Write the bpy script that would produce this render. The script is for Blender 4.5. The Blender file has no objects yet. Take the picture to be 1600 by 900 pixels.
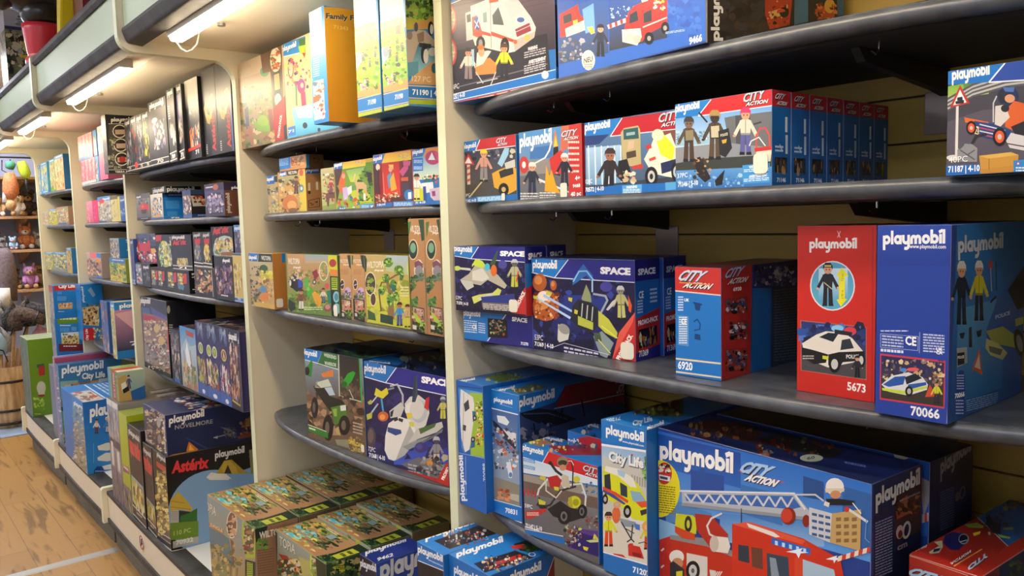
import bpy, bmesh, math, random
from mathutils import Vector, Matrix
from mathutils.geometry import tessellate_polygon

# ------------------------------------------------------------------ camera, world, lights, exposure
sc = bpy.context.scene
COL = sc.collection
EYE = 1.63                                   # height of the camera above the shop floor
FPX = 1239.27                                # focal length for a frame 1600 px wide
YAW, PITCH, ROLL = -0.880768, -0.0872585, -0.0267526

FW = Vector((math.sin(YAW)*math.cos(PITCH), math.cos(YAW)*math.cos(PITCH), math.sin(PITCH)))
_r = FW.cross(Vector((0, 0, 1))).normalized(); _u = _r.cross(FW)
RT = _r*math.cos(ROLL) + _u*math.sin(ROLL)
UP = -_r*math.sin(ROLL) + _u*math.cos(ROLL)

cam_data = bpy.data.cameras.new('camera')
cam_data.sensor_width = 36.0
cam_data.lens = 36.0*FPX/1600.0
cam_data.clip_start = 0.05
cam = bpy.data.objects.new('camera', cam_data); COL.objects.link(cam)
cam.matrix_world = Matrix(((RT.x, UP.x, -FW.x, 0), (RT.y, UP.y, -FW.y, 0), (RT.z, UP.z, -FW.z, EYE), (0, 0, 0, 1)))
sc.camera = cam

world = bpy.data.worlds.new('shop_air'); sc.world = world; world.use_nodes = True
world.node_tree.nodes['Background'].inputs[0].default_value = (0.9, 0.95, 1.0, 1)
world.node_tree.nodes['Background'].inputs[1].default_value = 0.25
sc.view_settings.view_transform = 'Standard'; sc.view_settings.look = 'None'
sc.view_settings.gamma = 1.0; sc.view_settings.use_curve_mapping = False
sc.view_settings.exposure = 0.0
CEILING_LAMP_POWER = 18.0       # emission of the shop's ceiling tube panels
TUBE_POWER = 52.0               # emission of the tubes under the canopies
sc.cycles.use_denoising = True
sc.cycles.max_bounces = 7; sc.cycles.diffuse_bounces = 4; sc.cycles.glossy_bounces = 3

# ------------------------------------------------------------------ from the photograph to the place (Z measured from the eye)
def ray(x, y): return RT*((x-800)/FPX) - UP*((y-450)/FPX) + FW
def on_y(x, y, Y): d = ray(x, y); return d*(Y/d.y)
def on_z(x, y, Z): d = ray(x, y); return d*(Z/d.z)
def on_x(x, y, X): d = ray(x, y); return d*(X/d.x)
def W(v): return Vector((v[0], v[1], v[2]+EYE))          # eye-relative -> world

# ------------------------------------------------------------------ materials
def lin(h):
    h = h.lstrip('#')
    if len(h) == 3: h = ''.join(c*2 for c in h)
    out = []
    for i in (0, 2, 4):
        c = int(h[i:i+2], 16)/255
        out.append(c/12.92 if c <= .04045 else ((c+.055)/1.055)**2.4)
    return tuple(out)+(1.0,)
def mix(a, b, t): return tuple(a[i]*(1-t)+b[i]*t for i in range(3))+(1.0,)

def mat(name, col, rough=.5, spec=.5, metal=0., noise=0., scale=8., bump=0., coat=0., emit=0., stretch=(1, 1, 1), dark=None):
    m = bpy.data.materials.new(name); m.use_nodes = True
    nt = m.node_tree; b = nt.nodes['Principled BSDF']
    c = lin(col)
    b.inputs['Base Color'].default_value = c
    b.inputs['Roughness'].default_value = rough
    b.inputs['Specular IOR Level'].default_value = spec
    b.inputs['Metallic'].default_value = metal
    b.inputs['Coat Weight'].default_value = coat
    if emit:
        b.inputs['Emission Color'].default_value = c; b.inputs['Emission Strength'].default_value = emit
    if noise or bump:
        tc = nt.nodes.new('ShaderNodeTexCoord'); mp = nt.nodes.new('ShaderNodeMapping'); mp.inputs['Scale'].default_value = stretch
        n = nt.nodes.new('ShaderNodeTexNoise'); n.inputs['Scale'].default_value = scale; n.inputs['Detail'].default_value = 6
        nt.links.new(tc.outputs['Object'], mp.inputs[0]); nt.links.new(mp.outputs[0], n.inputs['Vector'])
        if noise:
            r = nt.nodes.new('ShaderNodeValToRGB')
            d = lin(dark) if dark else mix(c, (0, 0, 0, 1), noise)
            r.color_ramp.elements[0].position = .3; r.color_ramp.elements[0].color = d
            r.color_ramp.elements[1].position = .7; r.color_ramp.elements[1].color = c if dark else mix(c, (1, 1, 1, 1), noise*.25)
            nt.links.new(n.outputs[0], r.inputs[0]); nt.links.new(r.outputs[0], b.inputs['Base Color'])
        if bump:
            bp = nt.nodes.new('ShaderNodeBump'); bp.inputs['Strength'].default_value = bump; bp.inputs['Distance'].default_value = .004
            nt.links.new(n.outputs[0], bp.inputs['Height']); nt.links.new(bp.outputs[0], b.inputs['Normal'])
    return m

def print_mat():
    """printed carton: the ink colour of every face is stored on the mesh, the varnish is the same everywhere"""
    m = bpy.data.materials.new('printed_carton'); m.use_nodes = True
    nt = m.node_tree; b = nt.nodes['Principled BSDF']
    a = nt.nodes.new('ShaderNodeAttribute'); a.attribute_name = 'ink'
    nt.links.new(a.outputs['Color'], b.inputs['Base Color'])
    n = nt.nodes.new('ShaderNodeTexNoise'); n.inputs['Scale'].default_value = 14
    tc = nt.nodes.new('ShaderNodeTexCoord'); nt.links.new(tc.outputs['Object'], n.inputs['Vector'])
    bp = nt.nodes.new('ShaderNodeBump'); bp.inputs['Strength'].default_value = .05; bp.inputs['Distance'].default_value = .002
    nt.links.new(n.outputs[0], bp.inputs['Height']); nt.links.new(bp.outputs[0], b.inputs['Normal'])
    b.inputs['Roughness'].default_value = .33; b.inputs['Specular IOR Level'].default_value = .45
    return m
PRINT = print_mat()
M = dict(
    cream=mat('cream_laminate', '#e6dcc0', .45, noise=.04, scale=3),
    edge=mat('pale_green_edging', '#dfe3bf', .4),
    mint=mat('mint_fascia', '#b9cbab', .45, noise=.05, scale=2),
    board=mat('canopy_board', '#f4ecd8', .5, noise=.03, scale=4),
    shelf=mat('charcoal_shelf_laminate', '#565b63', .33, noise=.35, scale=26, bump=.03, dark='#363a42'),
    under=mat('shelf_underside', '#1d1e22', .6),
    trim=mat('dark_rubber_trim', '#34322f', .55, spec=.3, noise=.2, scale=10),
    slat=mat('ochre_slatwall', '#c6a84e', .5, noise=.12, scale=5, stretch=(1, 1, 4)),
    groove=mat('slat_groove', '#4a3f22', .7),
    metal=mat('grey_metal', '#8d8d8d', .35, metal=.8),
    black=mat('black_metal', '#17181a', .45),
    chrome=mat('chrome_hook', '#c9c9c9', .2, metal=1.),
    white=mat('white_plastic', '#e8e6de', .4),
    deck=mat('white_deck', '#e9e8e0', .4, noise=.04, scale=6),
    kick=mat('grey_kick_plate', '#56564c', .5, noise=.2, scale=5),
    tube=mat('lit_tube', '#ffe9c4', .4, emit=TUBE_POWER),
    panel=mat('lit_panel', '#f3f5ff', .4, emit=CEILING_LAMP_POWER),
    cable=mat('grey_cable', '#8d8778', .5),
    label=mat('clear_ticket', '#a59898', .15, spec=.8),
)

# ------------------------------------------------------------------ mesh helpers
def new_obj(name, me, material, parent=None):
    o = bpy.data.objects.new(name, me); COL.objects.link(o)
    if material is not None: me.materials.append(material)
    if parent is not None: o.parent = parent
    return o
def tag(o, label=None, cat=None, group=None, kind=None):
    if label: o['label'] = label
    if cat: o['category'] = cat
    if group: o['group'] = group
    if kind: o['kind'] = kind
    return o
def empty(name, loc, label=None, cat=None, group=None, rotz=0.):
    o = bpy.data.objects.new(name, None); COL.objects.link(o)
    o.location = loc; o.rotation_euler = (0, 0, rotz); o.empty_display_size = .05
    return tag(o, label, cat, group)
class MB:
    """collects simple solids into one mesh (world coordinates unless the parent is moved)"""
    def __init__(s): s.bm = bmesh.new()
    def box(s, x0, x1, y0, y1, z0, z1, bev=0., m=None):
        r = bmesh.ops.create_cube(s.bm, size=1.)
        vs = r['verts']
        for v in vs: v.co = Vector((x0+(v.co.x+.5)*(x1-x0), y0+(v.co.y+.5)*(y1-y0), z0+(v.co.z+.5)*(z1-z0)))
        if bev:
            es = list({e for v in vs for e in v.link_edges})
            bmesh.ops.bevel(s.bm, geom=es, offset=bev, segments=2, affect='EDGES', profile=.6)
        elif m is not None:
            bmesh.ops.transform(s.bm, matrix=m, verts=vs)
        return s
    def prism(s, pts, axis, a0, a1):
        """pts in the plane across axis ('x': (y,z), 'y': (x,z), 'z': (x,y))"""
        f = {'x': lambda p, a: (a, p[0], p[1]), 'y': lambda p, a: (p[0], a, p[1]), 'z': lambda p, a: (p[0], p[1], a)}[axis]
        A = [s.bm.verts.new(f(p, a0)) for p in pts]; B = [s.bm.verts.new(f(p, a1)) for p in pts]
        n = len(pts)
        s.bm.faces.new(A); s.bm.faces.new(B[::-1])
        for i in range(n): s.bm.faces.new((A[i], B[i], B[(i+1) % n], A[(i+1) % n]))
        bmesh.ops.recalc_face_normals(s.bm, faces=s.bm.faces)
        return s
    def tube(s, pts, r, seg=8, cap=True):
        pts = [Vector(p) for p in pts]; rings = []
        rs = r if isinstance(r, (list, tuple)) else [r]*len(pts)
        prev = None
        for i, p in enumerate(pts):
            d = (pts[min(i+1, len(pts)-1)]-pts[max(i-1, 0)]).normalized()
            a = prev if prev is not None else (Vector((0, 0, 1)) if abs(d.z) < .9 else Vector((1, 0, 0)))
            a = (a-d*a.dot(d)).normalized(); b = d.cross(a); prev = a
            rings.append([s.bm.verts.new(p+(a*math.cos(2*math.pi*k/seg)+b*math.sin(2*math.pi*k/seg))*rs[i]) for k in range(seg)])
        for i in range(len(rings)-1):
            for k in range(seg): s.bm.faces.new((rings[i][k], rings[i][(k+1) % seg], rings[i+1][(k+1) % seg], rings[i+1][k]))
        if cap: s.bm.faces.new(rings[0][::-1]); s.bm.faces.new(rings[-1])
        return s
    def lathe(s, prof, c, seg=28):
        rings = [[s.bm.verts.new((c[0]+r*math.cos(2*math.pi*k/seg), c[1]+r*math.sin(2*math.pi*k/seg), c[2]+z)) for k in range(seg)] for r, z in prof]
        for i in range(len(rings)-1):
            for k in range(seg): s.bm.faces.new((rings[i][k], rings[i][(k+1) % seg], rings[i+1][(k+1) % seg], rings[i+1][k]))
        s.bm.faces.new(rings[0][::-1]); s.bm.faces.new(rings[-1])
        return s
    def ball(s, c, r, rot=None, seg=16):
        res = bmesh.ops.create_uvsphere(s.bm, u_segments=seg, v_segments=seg//2+2, radius=1.)
        R = (r, r, r) if isinstance(r, (int, float)) else r
        m = Matrix.Translation(c) @ (rot.to_4x4() if rot is not None else Matrix()) @ Matrix.Diagonal((R[0], R[1], R[2], 1))
        bmesh.ops.transform(s.bm, matrix=m, verts=res['verts'])
        return s
    def build(s, name, material, parent=None, smooth=False):
        me = bpy.data.meshes.new(name); bmesh.ops.recalc_face_normals(s.bm, faces=s.bm.faces)
        s.bm.to_mesh(me); s.bm.free()
        if smooth:
            me.polygons.foreach_set('use_smooth', [True]*len(me.polygons))
        o = new_obj(name, me, material, None)
        if parent is not None:
            o.parent = parent; o.matrix_parent_inverse = parent.matrix_basis.inverted()
        return o
def box_mb(*a, **k): return MB().box(*a, **k)

def fillet(pts, radii, n=6):
    """round the corners of a closed outline"""
    out = []; N = len(pts)
    for i, p in enumerate(pts):
        r = radii.get(i, 0)
        if not r: out.append(p); continue
        a = Vector(pts[i-1])-Vector(p); b = Vector(pts[(i+1) % N])-Vector(p)
        a.normalize(); b.normalize()
        h = a.angle(b)/2; t = r/math.tan(h); c = Vector(p)+(a+b).normalized()*(r/math.sin(h))
        s0 = Vector(p)+a*t-c; s1 = Vector(p)+b*t-c
        a0 = math.atan2(s0.y, s0.x); a1 = math.atan2(s1.y, s1.x)
        d = (a1-a0+math.pi) % (2*math.pi)-math.pi
        for k in range(n+1): out.append((c.x+r*math.cos(a0+d*k/n), c.y+r*math.sin(a0+d*k/n)))
    return out
# ================================================================== the room
FLOOR = 0.
def E(z): return z+EYE
YW = 1.51                                    # face of the slatwall behind the shelves
XR, XL = 1.6, -9.2
YF = -2.4
ZC = 3.05

def floor_mat():
    m = bpy.data.materials.new('oak_plank_floor'); m.use_nodes = True; nt = m.node_tree; b = nt.nodes['Principled BSDF']
    tc = nt.nodes.new('ShaderNodeTexCoord'); mp = nt.nodes.new('ShaderNodeMapping'); mp.inputs['Rotation'].default_value = (0, 0, 0)
    nt.links.new(tc.outputs['Object'], mp.inputs[0])
    br = nt.nodes.new('ShaderNodeTexBrick'); br.inputs['Scale'].default_value = 1.; br.offset = .37
    br.inputs['Brick Width'].default_value = 1.38; br.inputs['Row Height'].default_value = .19; br.inputs['Mortar Size'].default_value = .0016
    br.inputs['Color1'].default_value = lin('#ad8449'); br.inputs['Color2'].default_value = lin('#9c733a'); br.inputs['Mortar'].default_value = lin('#7a5a34')
    nt.links.new(mp.outputs[0], br.inputs[0])
    m2 = nt.nodes.new('ShaderNodeMapping'); m2.inputs['Scale'].default_value = (1.1, 7, 1); nt.links.new(tc.outputs['Object'], m2.inputs[0])
    n = nt.nodes.new('ShaderNodeTexNoise'); n.inputs['Scale'].default_value = 2.2; n.inputs['Detail'].default_value = 9; n.inputs['Distortion'].default_value = 1.3
    nt.links.new(m2.outputs[0], n.inputs['Vector'])
    r = nt.nodes.new('ShaderNodeValToRGB'); e = r.color_ramp.elements
    e[0].position = .34; e[0].color = (.12, .07, .03, 1); e[1].position = .46; e[1].color = (1, 1, 1, 1)
    nt.links.new(n.outputs[0], r.inputs[0])
    mx = nt.nodes.new('ShaderNodeMixRGB'); mx.blend_type = 'MULTIPLY'; mx.inputs[0].default_value = .55
    nt.links.new(br.outputs[0], mx.inputs[1]); nt.links.new(r.outputs[0], mx.inputs[2]); nt.links.new(mx.outputs[0], b.inputs['Base Color'])
    b.inputs['Roughness'].default_value = .38
    return m
def struct(name, mb, material):
    return tag(mb.build(name, material), kind='structure')
struct('floor', box_mb(XL, XR, YF, YW+.1, -.06, 0), floor_mat())
struct('ceiling', box_mb(XL, XR, YF, YW+.1, ZC, ZC+.06), mat('ceiling_paint', '#d6d0c6', .8, noise=.05))
struct('wall_behind_shelves', box_mb(XL, XR, YW+.012, YW+.1, 0, ZC), mat('ochre_wall_paint', '#b28d3f', .7))
struct('wall_far_end', box_mb(XL-.08, XL, YF, YW+.1, 0, ZC), mat('pale_blue_wall', '#bfc6dc', .7, noise=.04))
struct('wall_near_end', box_mb(XR, XR+.08, YF, YW+.1, 0, ZC), mat('pale_end_wall_paint', '#d3d3d0', .8))
struct('wall_opposite', box_mb(XL, XR, YF-.08, YF, 0, ZC), mat('pale_wall_paint', '#d3d5d8', .8))

# aluminium joint strip across the aisle, and the blue-grey mat at its far end
s = MB(); s.prism([(-4.366, .0005), (-4.300, .0005), (-4.308, .006), (-4.358, .006)], 'y', -2.3, .915)
tag(s.build('floor_strip', mat('brushed_aluminium', '#b4b4b0', .38, metal=.55)), 'flat aluminium joint strip crossing the wooden floor', 'floor strip')
m_ = MB(); m_.box(-9.1, -7.36, -1.6, 1.2, .0, .008, bev=.003)
tag(m_.build('floor_mat', mat('blue_mat', '#8fa3bd', .8, noise=.15, scale=12)), 'blue grey mat on the floor under the wooden barrel', 'mat')

# ceiling lamps above the aisle; the outer row is added fill for the shelf interiors
for j, yy in enumerate((-.45, -1.75)):
    for i, x in enumerate((-7.4, -4.9, -2.4, .1)):
        e = empty('ceiling_lamp', (x, yy, ZC), 'long white ceiling tube lamp over the aisle, out of the photo', 'lamp', 'ceiling lamps over the aisle')
        box_mb(x-.62, x+.62, yy-.16, yy+.16, ZC-.06, ZC, bev=.008).build('lamp_housing', M['white'], e)
        box_mb(x-.6, x+.6, yy-.14, yy+.14, ZC-.068, ZC-.0605).build('diffuser', M['panel'], e)
e = empty('ceiling_lamp', (-7.9, .55, ZC), 'square white ceiling lamp over the soft toy corner, out of the photo', 'lamp')  # added unseen lamp, only there to brighten the soft toy corner
box_mb(-8.2, -7.6, .25, .85, ZC-.06, ZC, bev=.008).build('lamp_housing', M['white'], e)
box_mb(-8.18, -7.62, .27, .83, ZC-.068, ZC-.0605).build('diffuser', mat('corner_fill_panel', '#f3f5ff', .4, emit=CEILING_LAMP_POWER*3.2), e)

# ================================================================== dividers between the bays
DIV = {'AB': (-1.580, -1.548), 'BC': (-2.868, -2.833), 'CD': (-4.430, -4.395), 'DE': (-5.682, -5.647), 'EN': (-6.930, -6.895), 'AR': (-.290, -.258)}
DLAB = {'AB': 'tall cream shelf divider with pale green front edge between the nearest bay and the next',
        'BC': 'cream divider with curved top between the brown box bay and the black box bay',
        'CD': 'tall cream shelf divider left of the black boxes, its white foot on the floor edge',
        'DE': 'narrow looking cream shelf divider right of the stacked red and blue boxes',
        'EN': 'last cream shelf divider at the far end beside the plush animals',
        'AR': 'cream shelf divider at the right end of the nearest bay, outside the photo'}
PROFILE = fillet([(.878, -1.50), (.878, -1.32), (1.09, -1.32), (1.09, .58), (.71, .58), (.71, .83), (YW, .83), (YW, -1.50)],
                 {1: .012, 2: .10, 3: .075, 4: .05, 5: .015}, 8)
NF = len(PROFILE)
for k, (x0, x1) in DIV.items():
    e = empty('shelf_divider', (x0, YW, 0), DLAB[k], 'shelf divider')
    MB().prism([(y, E(z)) for y, z in PROFILE], 'x', x0+.001, x1-.001).build('side_panel', M['cream'], e)
    # pale edging that follows the front outline
    g = MB(); pts = PROFILE[:-2]
    for i in range(len(pts)-1):
        (ya, za), (yb, zb) = pts[i], pts[i+1]
        d = Vector((yb-ya, zb-za)); 
        if d.length < 1e-5: continue
        d.normalize(); n = Vector((-d.y, d.x))
        q = [(ya, E(za)), (yb, E(zb)), (yb+n.x*.0022, E(zb+n.y*.0022)), (ya+n.x*.0022, E(za+n.y*.0022))]
        g.prism(q, 'x', x0, x1)
    g.build('edge_band', M['edge'], e)
    # foot block under the base
    box_mb(x0+.001, x1-.001, .95, YW, 0, E(-1.50)).build('foot', M['kick'], e)

BAYS = {'A': ('AB', 'AR'), 'B': ('BC', 'AB'), 'C': ('CD', 'BC'), 'D': ('DE', 'CD'), 'E': ('EN', 'DE')}
ZS = {1: .272, 2: .040, 3: -.287, 4: -.690, 5: -1.335}
TH = .027
BLAB = {'A': 'charcoal shelves holding blue and red boxes in the nearest bay, with bare ochre back wall',
        'B': 'charcoal shelves holding brown jungle boxes and the space shuttle box',
        'C': 'charcoal shelves holding black and dark purple boxes, third bay from the right',
        'D': 'charcoal shelves holding pink and blue boxes, fourth bay from the right',
        'E': 'charcoal shelves of the farthest bay beside the plush animals'}
random.seed(3)
for b, (dl, dr) in BAYS.items():
    xa, xb = DIV[dl][1]+.002, DIV[dr][0]-.002
    w = xb-xa
    e = empty('shelving_unit', ((xa+xb)/2, YW, 0), BLAB[b], 'shelves', 'shelving bays along the wall')
    def bow(x, y_mid=1.085, y_end=1.172):
        u = abs((x-xa)/w*2-1); return y_mid+(y_end-y_mid)*u**3.2
    # slatwall: wide slats with dark grooves between them
    g = MB(); zz = .201-.083*19
    g.box(xa, xb, YW+.006, YW+.011, .06, E(.83)); g.build('slat_groove', M['groove'], e)
    g = MB(); z = zz
    while z < .80:
        g.box(xa, xb, YW-.004, YW+.006, E(z)+.0018, E(min(z+.083, .83))-.0018, bev=.0012); z += .083
    g.build('slat_panel', M['slat'], e)
    for n in (1, 2, 3, 4):
        z = E(ZS[n]); N = 40
        outl = [(xa+w*i/N, bow(xa+w*i/N)) for i in range(N+1)]
        # round the two front corners
        outl = [(xa, 1.215), (xa+.006, 1.192)]+outl[1:-1]+[(xb-.006, 1.192), (xb, 1.215)]
        top = outl+[(xb, YW-.005), (xa, YW-.005)]
        s = MB(); s.prism(top, 'z', z-TH+.004, z)
        sh = s.build('shelf', M['shelf'], e)
        # rounded nosing along the front edge
        path = [(min(max(x, xa+.017), xb-.017), y+.006, z-TH/2) for x, y in outl[1:-1]]
        MB().tube(path, TH/2, 10).build('nosing', M['shelf'], sh, smooth=True)
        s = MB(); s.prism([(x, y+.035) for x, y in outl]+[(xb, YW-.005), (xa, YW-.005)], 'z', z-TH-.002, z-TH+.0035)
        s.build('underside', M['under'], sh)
        for fx in ((.25, .75) if b != 'C' else (.46, .905)):
            xc = xa+w*fx
            bk = MB().prism([(YW-.005, z-TH-.003), (YW-.005, z-TH-.05), (YW-.06, z-TH-.042), (1.2, z-TH-.022), (1.18, z-TH-.003)], 'x', xc-.007, xc+.007)
            bk = bk.build('bracket', M['black'], e)
            if b in 'AB':
                t = box_mb(xc-.034, xc+.034, YW-.008, YW-.0045, z-TH-.115, z-TH-.04, bev=.001); t.build('rail_cover', M['label'], bk)
        if b in 'AB' and n < 4:
            for fx in (.22, .36, .78):
                xc = xa+w*fx; yb = bow(xc)+.05
                MB().tube([(xc, yb+.03, z-TH-.001), (xc, yb+.03, z-TH-.012), (xc-.001, yb+.022, z-TH-.02), (xc-.002, yb+.012, z-TH-.016)], .0016, 6).build('hook', M['chrome'], sh)
    # base: deck, dark front strip, cream board, kick plate
    def bb(x): 
        u = abs((x-xa)/w*2-1); return .893+.006*u**2
    N = 24; fr = [(xa+w*i/N, bb(xa+w*i/N)) for i in range(N+1)]
    zd = E(ZS[5])
    MB().prism([(x, y+.075) for x, y in fr]+[(xb, YW-.005), (xa, YW-.005)], 'z', zd-.02, zd).build('base_deck', M['deck'], e)
    MB().prism(fr+[(x, y+.0745) for x, y in fr[::-1]], 'z', zd-.018, zd).build('front_strip', M['trim'], e)
    MB().prism([(x, y+.004) for x, y in fr]+[(x, y+.02) for x, y in fr[::-1]], 'z', E(-1.475), zd-.0185).build('base_board', M['cream'], e)
    MB().prism([(x, y-.004) for x, y in fr]+[(x, y+.03) for x, y in fr[::-1]], 'z', E(-1.505), E(-1.4755)).build('lower_trim', M['trim'], e)
    MB().prism([(x, y+.03) for x, y in fr]+[(x, y+.05) for x, y in fr[::-1]], 'z', .001, E(-1.5055)).build('kick_plate', M['kick'], e)
    # canopy: board, fascia and two dark trims
    cb = box_mb(xa, xb, .80, YW-.005, E(.617), E(.632)).build('canopy_board', M['board'], e)
    box_mb(xa+.16, xb-.02, .885, YW-.006, E(.6135), E(.6168)).build('inset_board', M['board'], cb)
    box_mb(xa, xb, .73, .748, E(.632), E(.80)).build('fascia', M['mint'], e)
    prof = fillet([(.716, E(.655)), (.735, E(.604)), (.782, E(.598)), (.782, E(.632)), (.748, E(.655))], {0: .012, 1: .015}, 4)
    MB().prism(prof, 'x', xa, xb).build('lower_fascia_trim', M['trim'], e)
    prof = fillet([(.712, E(.795)), (.722, E(.782)), (.765, E(.79)), (.765, E(.825)), (.72, E(.825))], {0: .006, 4: .008}, 4)
    MB().prism(prof, 'x', xa, xb).build('upper_fascia_trim', M['trim'], e)
    box_mb(xa, xb, .77, YW-.005, E(.80), E(.82)).build('canopy_top', M['cream'], e)
    # tube lamp under the canopy
    lx = {'A': (-1.30, -.40), 'B': (-2.57, -1.66), 'C': (-4.09, -3.17), 'D': (-5.46, -4.73), 'E': (-6.75, -5.98)}[b]
    L = {'A': 'nearest bay, outside the photo', 'B': 'second bay, cut by the photo edge', 'C': 'bay of black boxes', 'D': 'bay of pink boxes', 'E': 'farthest bay'}[b]
    t = empty('tube_lamp', ((lx[0]+lx[1])/2, .81, E(.606)), 'lit tube lamp under the canopy of the '+L, 'lamp')
    box_mb(lx[0]-.02, lx[1]+.02, .787, .835, E(.584), E(.6163), bev=.003).build('lamp_housing', M['white'], t)
    MB().prism(fillet([(.789, E(.5835)), (.793, E(.569)), (.829, E(.569)), (.833, E(.5835))], {1: .006, 2: .006}, 4), 'x', lx[0], lx[1]).build('diffuser', M['tube'], t)
    if b in 'BCD':
        x = lx[0]-.017
        MB().tube([(x, .81, E(.600)), (x+.004, .815, E(.570)), (x+.012, .825, E(.550)), (x+.022, .838, E(.541)), (x+.036, .850, E(.546)), (x+.046, .862, E(.562)), (x+.05, .872, E(.600)), (x+.052, .874, E(.611))], .0026, 6).build('cable', M['cable'], t)
        MB().tube([(lx[0]+.14, .90, E(.600)), (lx[0]+.14, .90, E(.6085 if b != 'B' else .6085))], .012, 10).build('cable_clip', M['metal'], t)
# ================================================================== printed cartons
STEP = 2.2e-5                                # ink layers lie this far apart
_text_cache = {}
def text_polys(s, bold=.03, italic=0., space=1.):
    key = (s, bold, italic, space)
    if key in _text_cache: return _text_cache[key]
    cu = bpy.data.curves.new('lettering', 'FONT'); cu.body = s; cu.size = 1.; cu.resolution_u = 2
    cu.offset = bold; cu.shear = italic; cu.space_character = space; cu.fill_mode = 'FRONT'
    o = bpy.data.objects.new('lettering', cu); COL.objects.link(o)
    dg = bpy.context.evaluated_depsgraph_get(); dg.update()
    me = o.evaluated_get(dg).to_mesh()
    V = [(v.co.x, v.co.y) for v in me.vertices]; F = [tuple(p.vertices) for p in me.polygons]
    o.evaluated_get(dg).to_mesh_clear(); bpy.data.objects.remove(o); bpy.data.curves.remove(cu)
    if V:
        x0 = min(v[0] for v in V); x1 = max(v[0] for v in V); cap = .727
        V = [((x-x0)/(x1-x0), y/cap) for x, y in V]
    _text_cache[key] = (V, F); return V, F

def arc(cx, cy, r, a0, a1, n=10): return [(cx+r*math.cos(math.radians(a0+(a1-a0)*i/n)), cy+r*math.sin(math.radians(a0+(a1-a0)*i/n))) for i in range(n+1)]
# heavy rounded lower-case letters as pen strokes: (width, strokes)
PEN = {
    'p': (.80, [arc(.40, .42, .28, 0, 360, 14), [(.12, .70), (.12, -.38)]]),
    'l': (.27, [[(.13, 1.12), (.13, .12)]]),
    'a': (.80, [arc(.40, .42, .28, 0, 360, 14), [(.68, .70), (.68, .12)]]),
    'y': (.80, [[(.12, .72), (.12, .40)]+arc(.40, .40, .28, 180, 360, 8)+[(.68, .72)], [(.68, .40), (.68, -.10)]+arc(.42, -.10, .26, 0, -110, 5)]),
    'm': (1.13, [[(.12, .12), (.12, .45)]+arc(.34, .47, .21, 180, 0, 6)+[(.55, .12)], [(.55, .45)]+arc(.78, .47, .21, 180, 0, 6)+[(.99, .12)]]),
    'o': (.80, [arc(.40, .42, .28, 0, 360, 14)]),
    'b': (.80, [arc(.40, .42, .28, 0, 360, 14), [(.12, 1.12), (.12, .14)]]),
    'i': (.27, [[(.13, .72), (.13, .12)], [(.07, 1.02), (.25, 1.10)]]),
}
PEN_W = .135
def stroke_quads(pts, hw):
    out = []
    for (xa, ya), (xb, yb) in zip(pts, pts[1:]):
        d = math.hypot(xb-xa, yb-ya)
        if d < 1e-9: continue
        nx, ny = -(yb-ya)/d*hw, (xb-xa)/d*hw
        ex, ey = (xb-xa)/d*hw*.35, (yb-ya)/d*hw*.35
        out.append([(xa+nx-ex, ya+ny-ey), (xa-nx-ex, ya-ny-ey), (xb-nx+ex, yb-ny+ey), (xb+nx+ex, yb+ny+ey)])
    return out
def ribbon(pts, hw):
    """one stroke as a strip of quads that share their edges"""
    n = len(pts); closed = math.hypot(pts[0][0]-pts[-1][0], pts[0][1]-pts[-1][1]) < 1e-6
    side = []
    for i in range(n):
        a = pts[i-1] if i else (pts[-2] if closed else pts[0]); b = pts[i]; c = pts[i+1] if i < n-1 else (pts[1] if closed else pts[-1])
        d1 = Vector((b[0]-a[0], b[1]-a[1])); d2 = Vector((c[0]-b[0], c[1]-b[1]))
        if d1.length < 1e-9: d1 = d2
        if d2.length < 1e-9: d2 = d1
        d1.normalize(); d2.normalize(); t = (d1+d2).normalized(); k = hw/max(.5, t.dot(d1)); nx, ny = -t.y*k, t.x*k
        ex = ey = 0
        if not closed and i == 0: ex, ey = -t.x*hw*.75, -t.y*hw*.75
        if not closed and i == n-1: ex, ey = t.x*hw*.75, t.y*hw*.75
        side.append(((b[0]+nx+ex, b[1]+ny+ey), (b[0]-nx+ex, b[1]-ny+ey)))
    return [[side[i][0], side[i][1], side[i+1][1], side[i+1][0]] for i in range(n-1)]
def pen_polys(word):
    if ('pen', word) in _text_cache: return _text_cache[('pen', word)]
    x = 0.; polys = []
    for ch in word:
        if ch not in PEN: x += .5; continue
        w, st = PEN[ch]
        for k, s in enumerate(st):
            polys += [([(px+x, py) for px, py in q], k) for q in ribbon(s, PEN_W)]
        x += w+.06
    V = []; F = []; SUB = []
    for q, k in polys: F.append(tuple(range(len(V), len(V)+len(q)))); V += [(px/x, py/1.2) for px, py in q]; SUB.append(k)
    _text_cache[('pen', word)] = (V, F, SUB); return V, F, SUB

def clip(poly, w, h):
    def cut(P, inside, inter):
        out = []
        for i in range(len(P)):
            a, b = P[i-1], P[i]
            ia, ib = inside(a), inside(b)
            if ib:
                if not ia: out.append(inter(a, b))
                out.append(b)
            elif ia: out.append(inter(a, b))
        return out
    def ix(c): return lambda a, b: tuple(a[k]+(b[k]-a[k])*((c-a[0])/(b[0]-a[0])) for k in range(len(a)))
    def iy(c): return lambda a, b: tuple(a[k]+(b[k]-a[k])*((c-a[1])/(b[1]-a[1])) for k in range(len(a)))
    for ins, it in ((lambda p: p[0] >= 0, ix(0)), (lambda p: p[0] <= w, ix(w)), (lambda p: p[1] >= 0, iy(0)), (lambda p: p[1] <= h, iy(h))):
        if not poly: return []
        poly = cut(poly, ins, it)
    return poly

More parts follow.
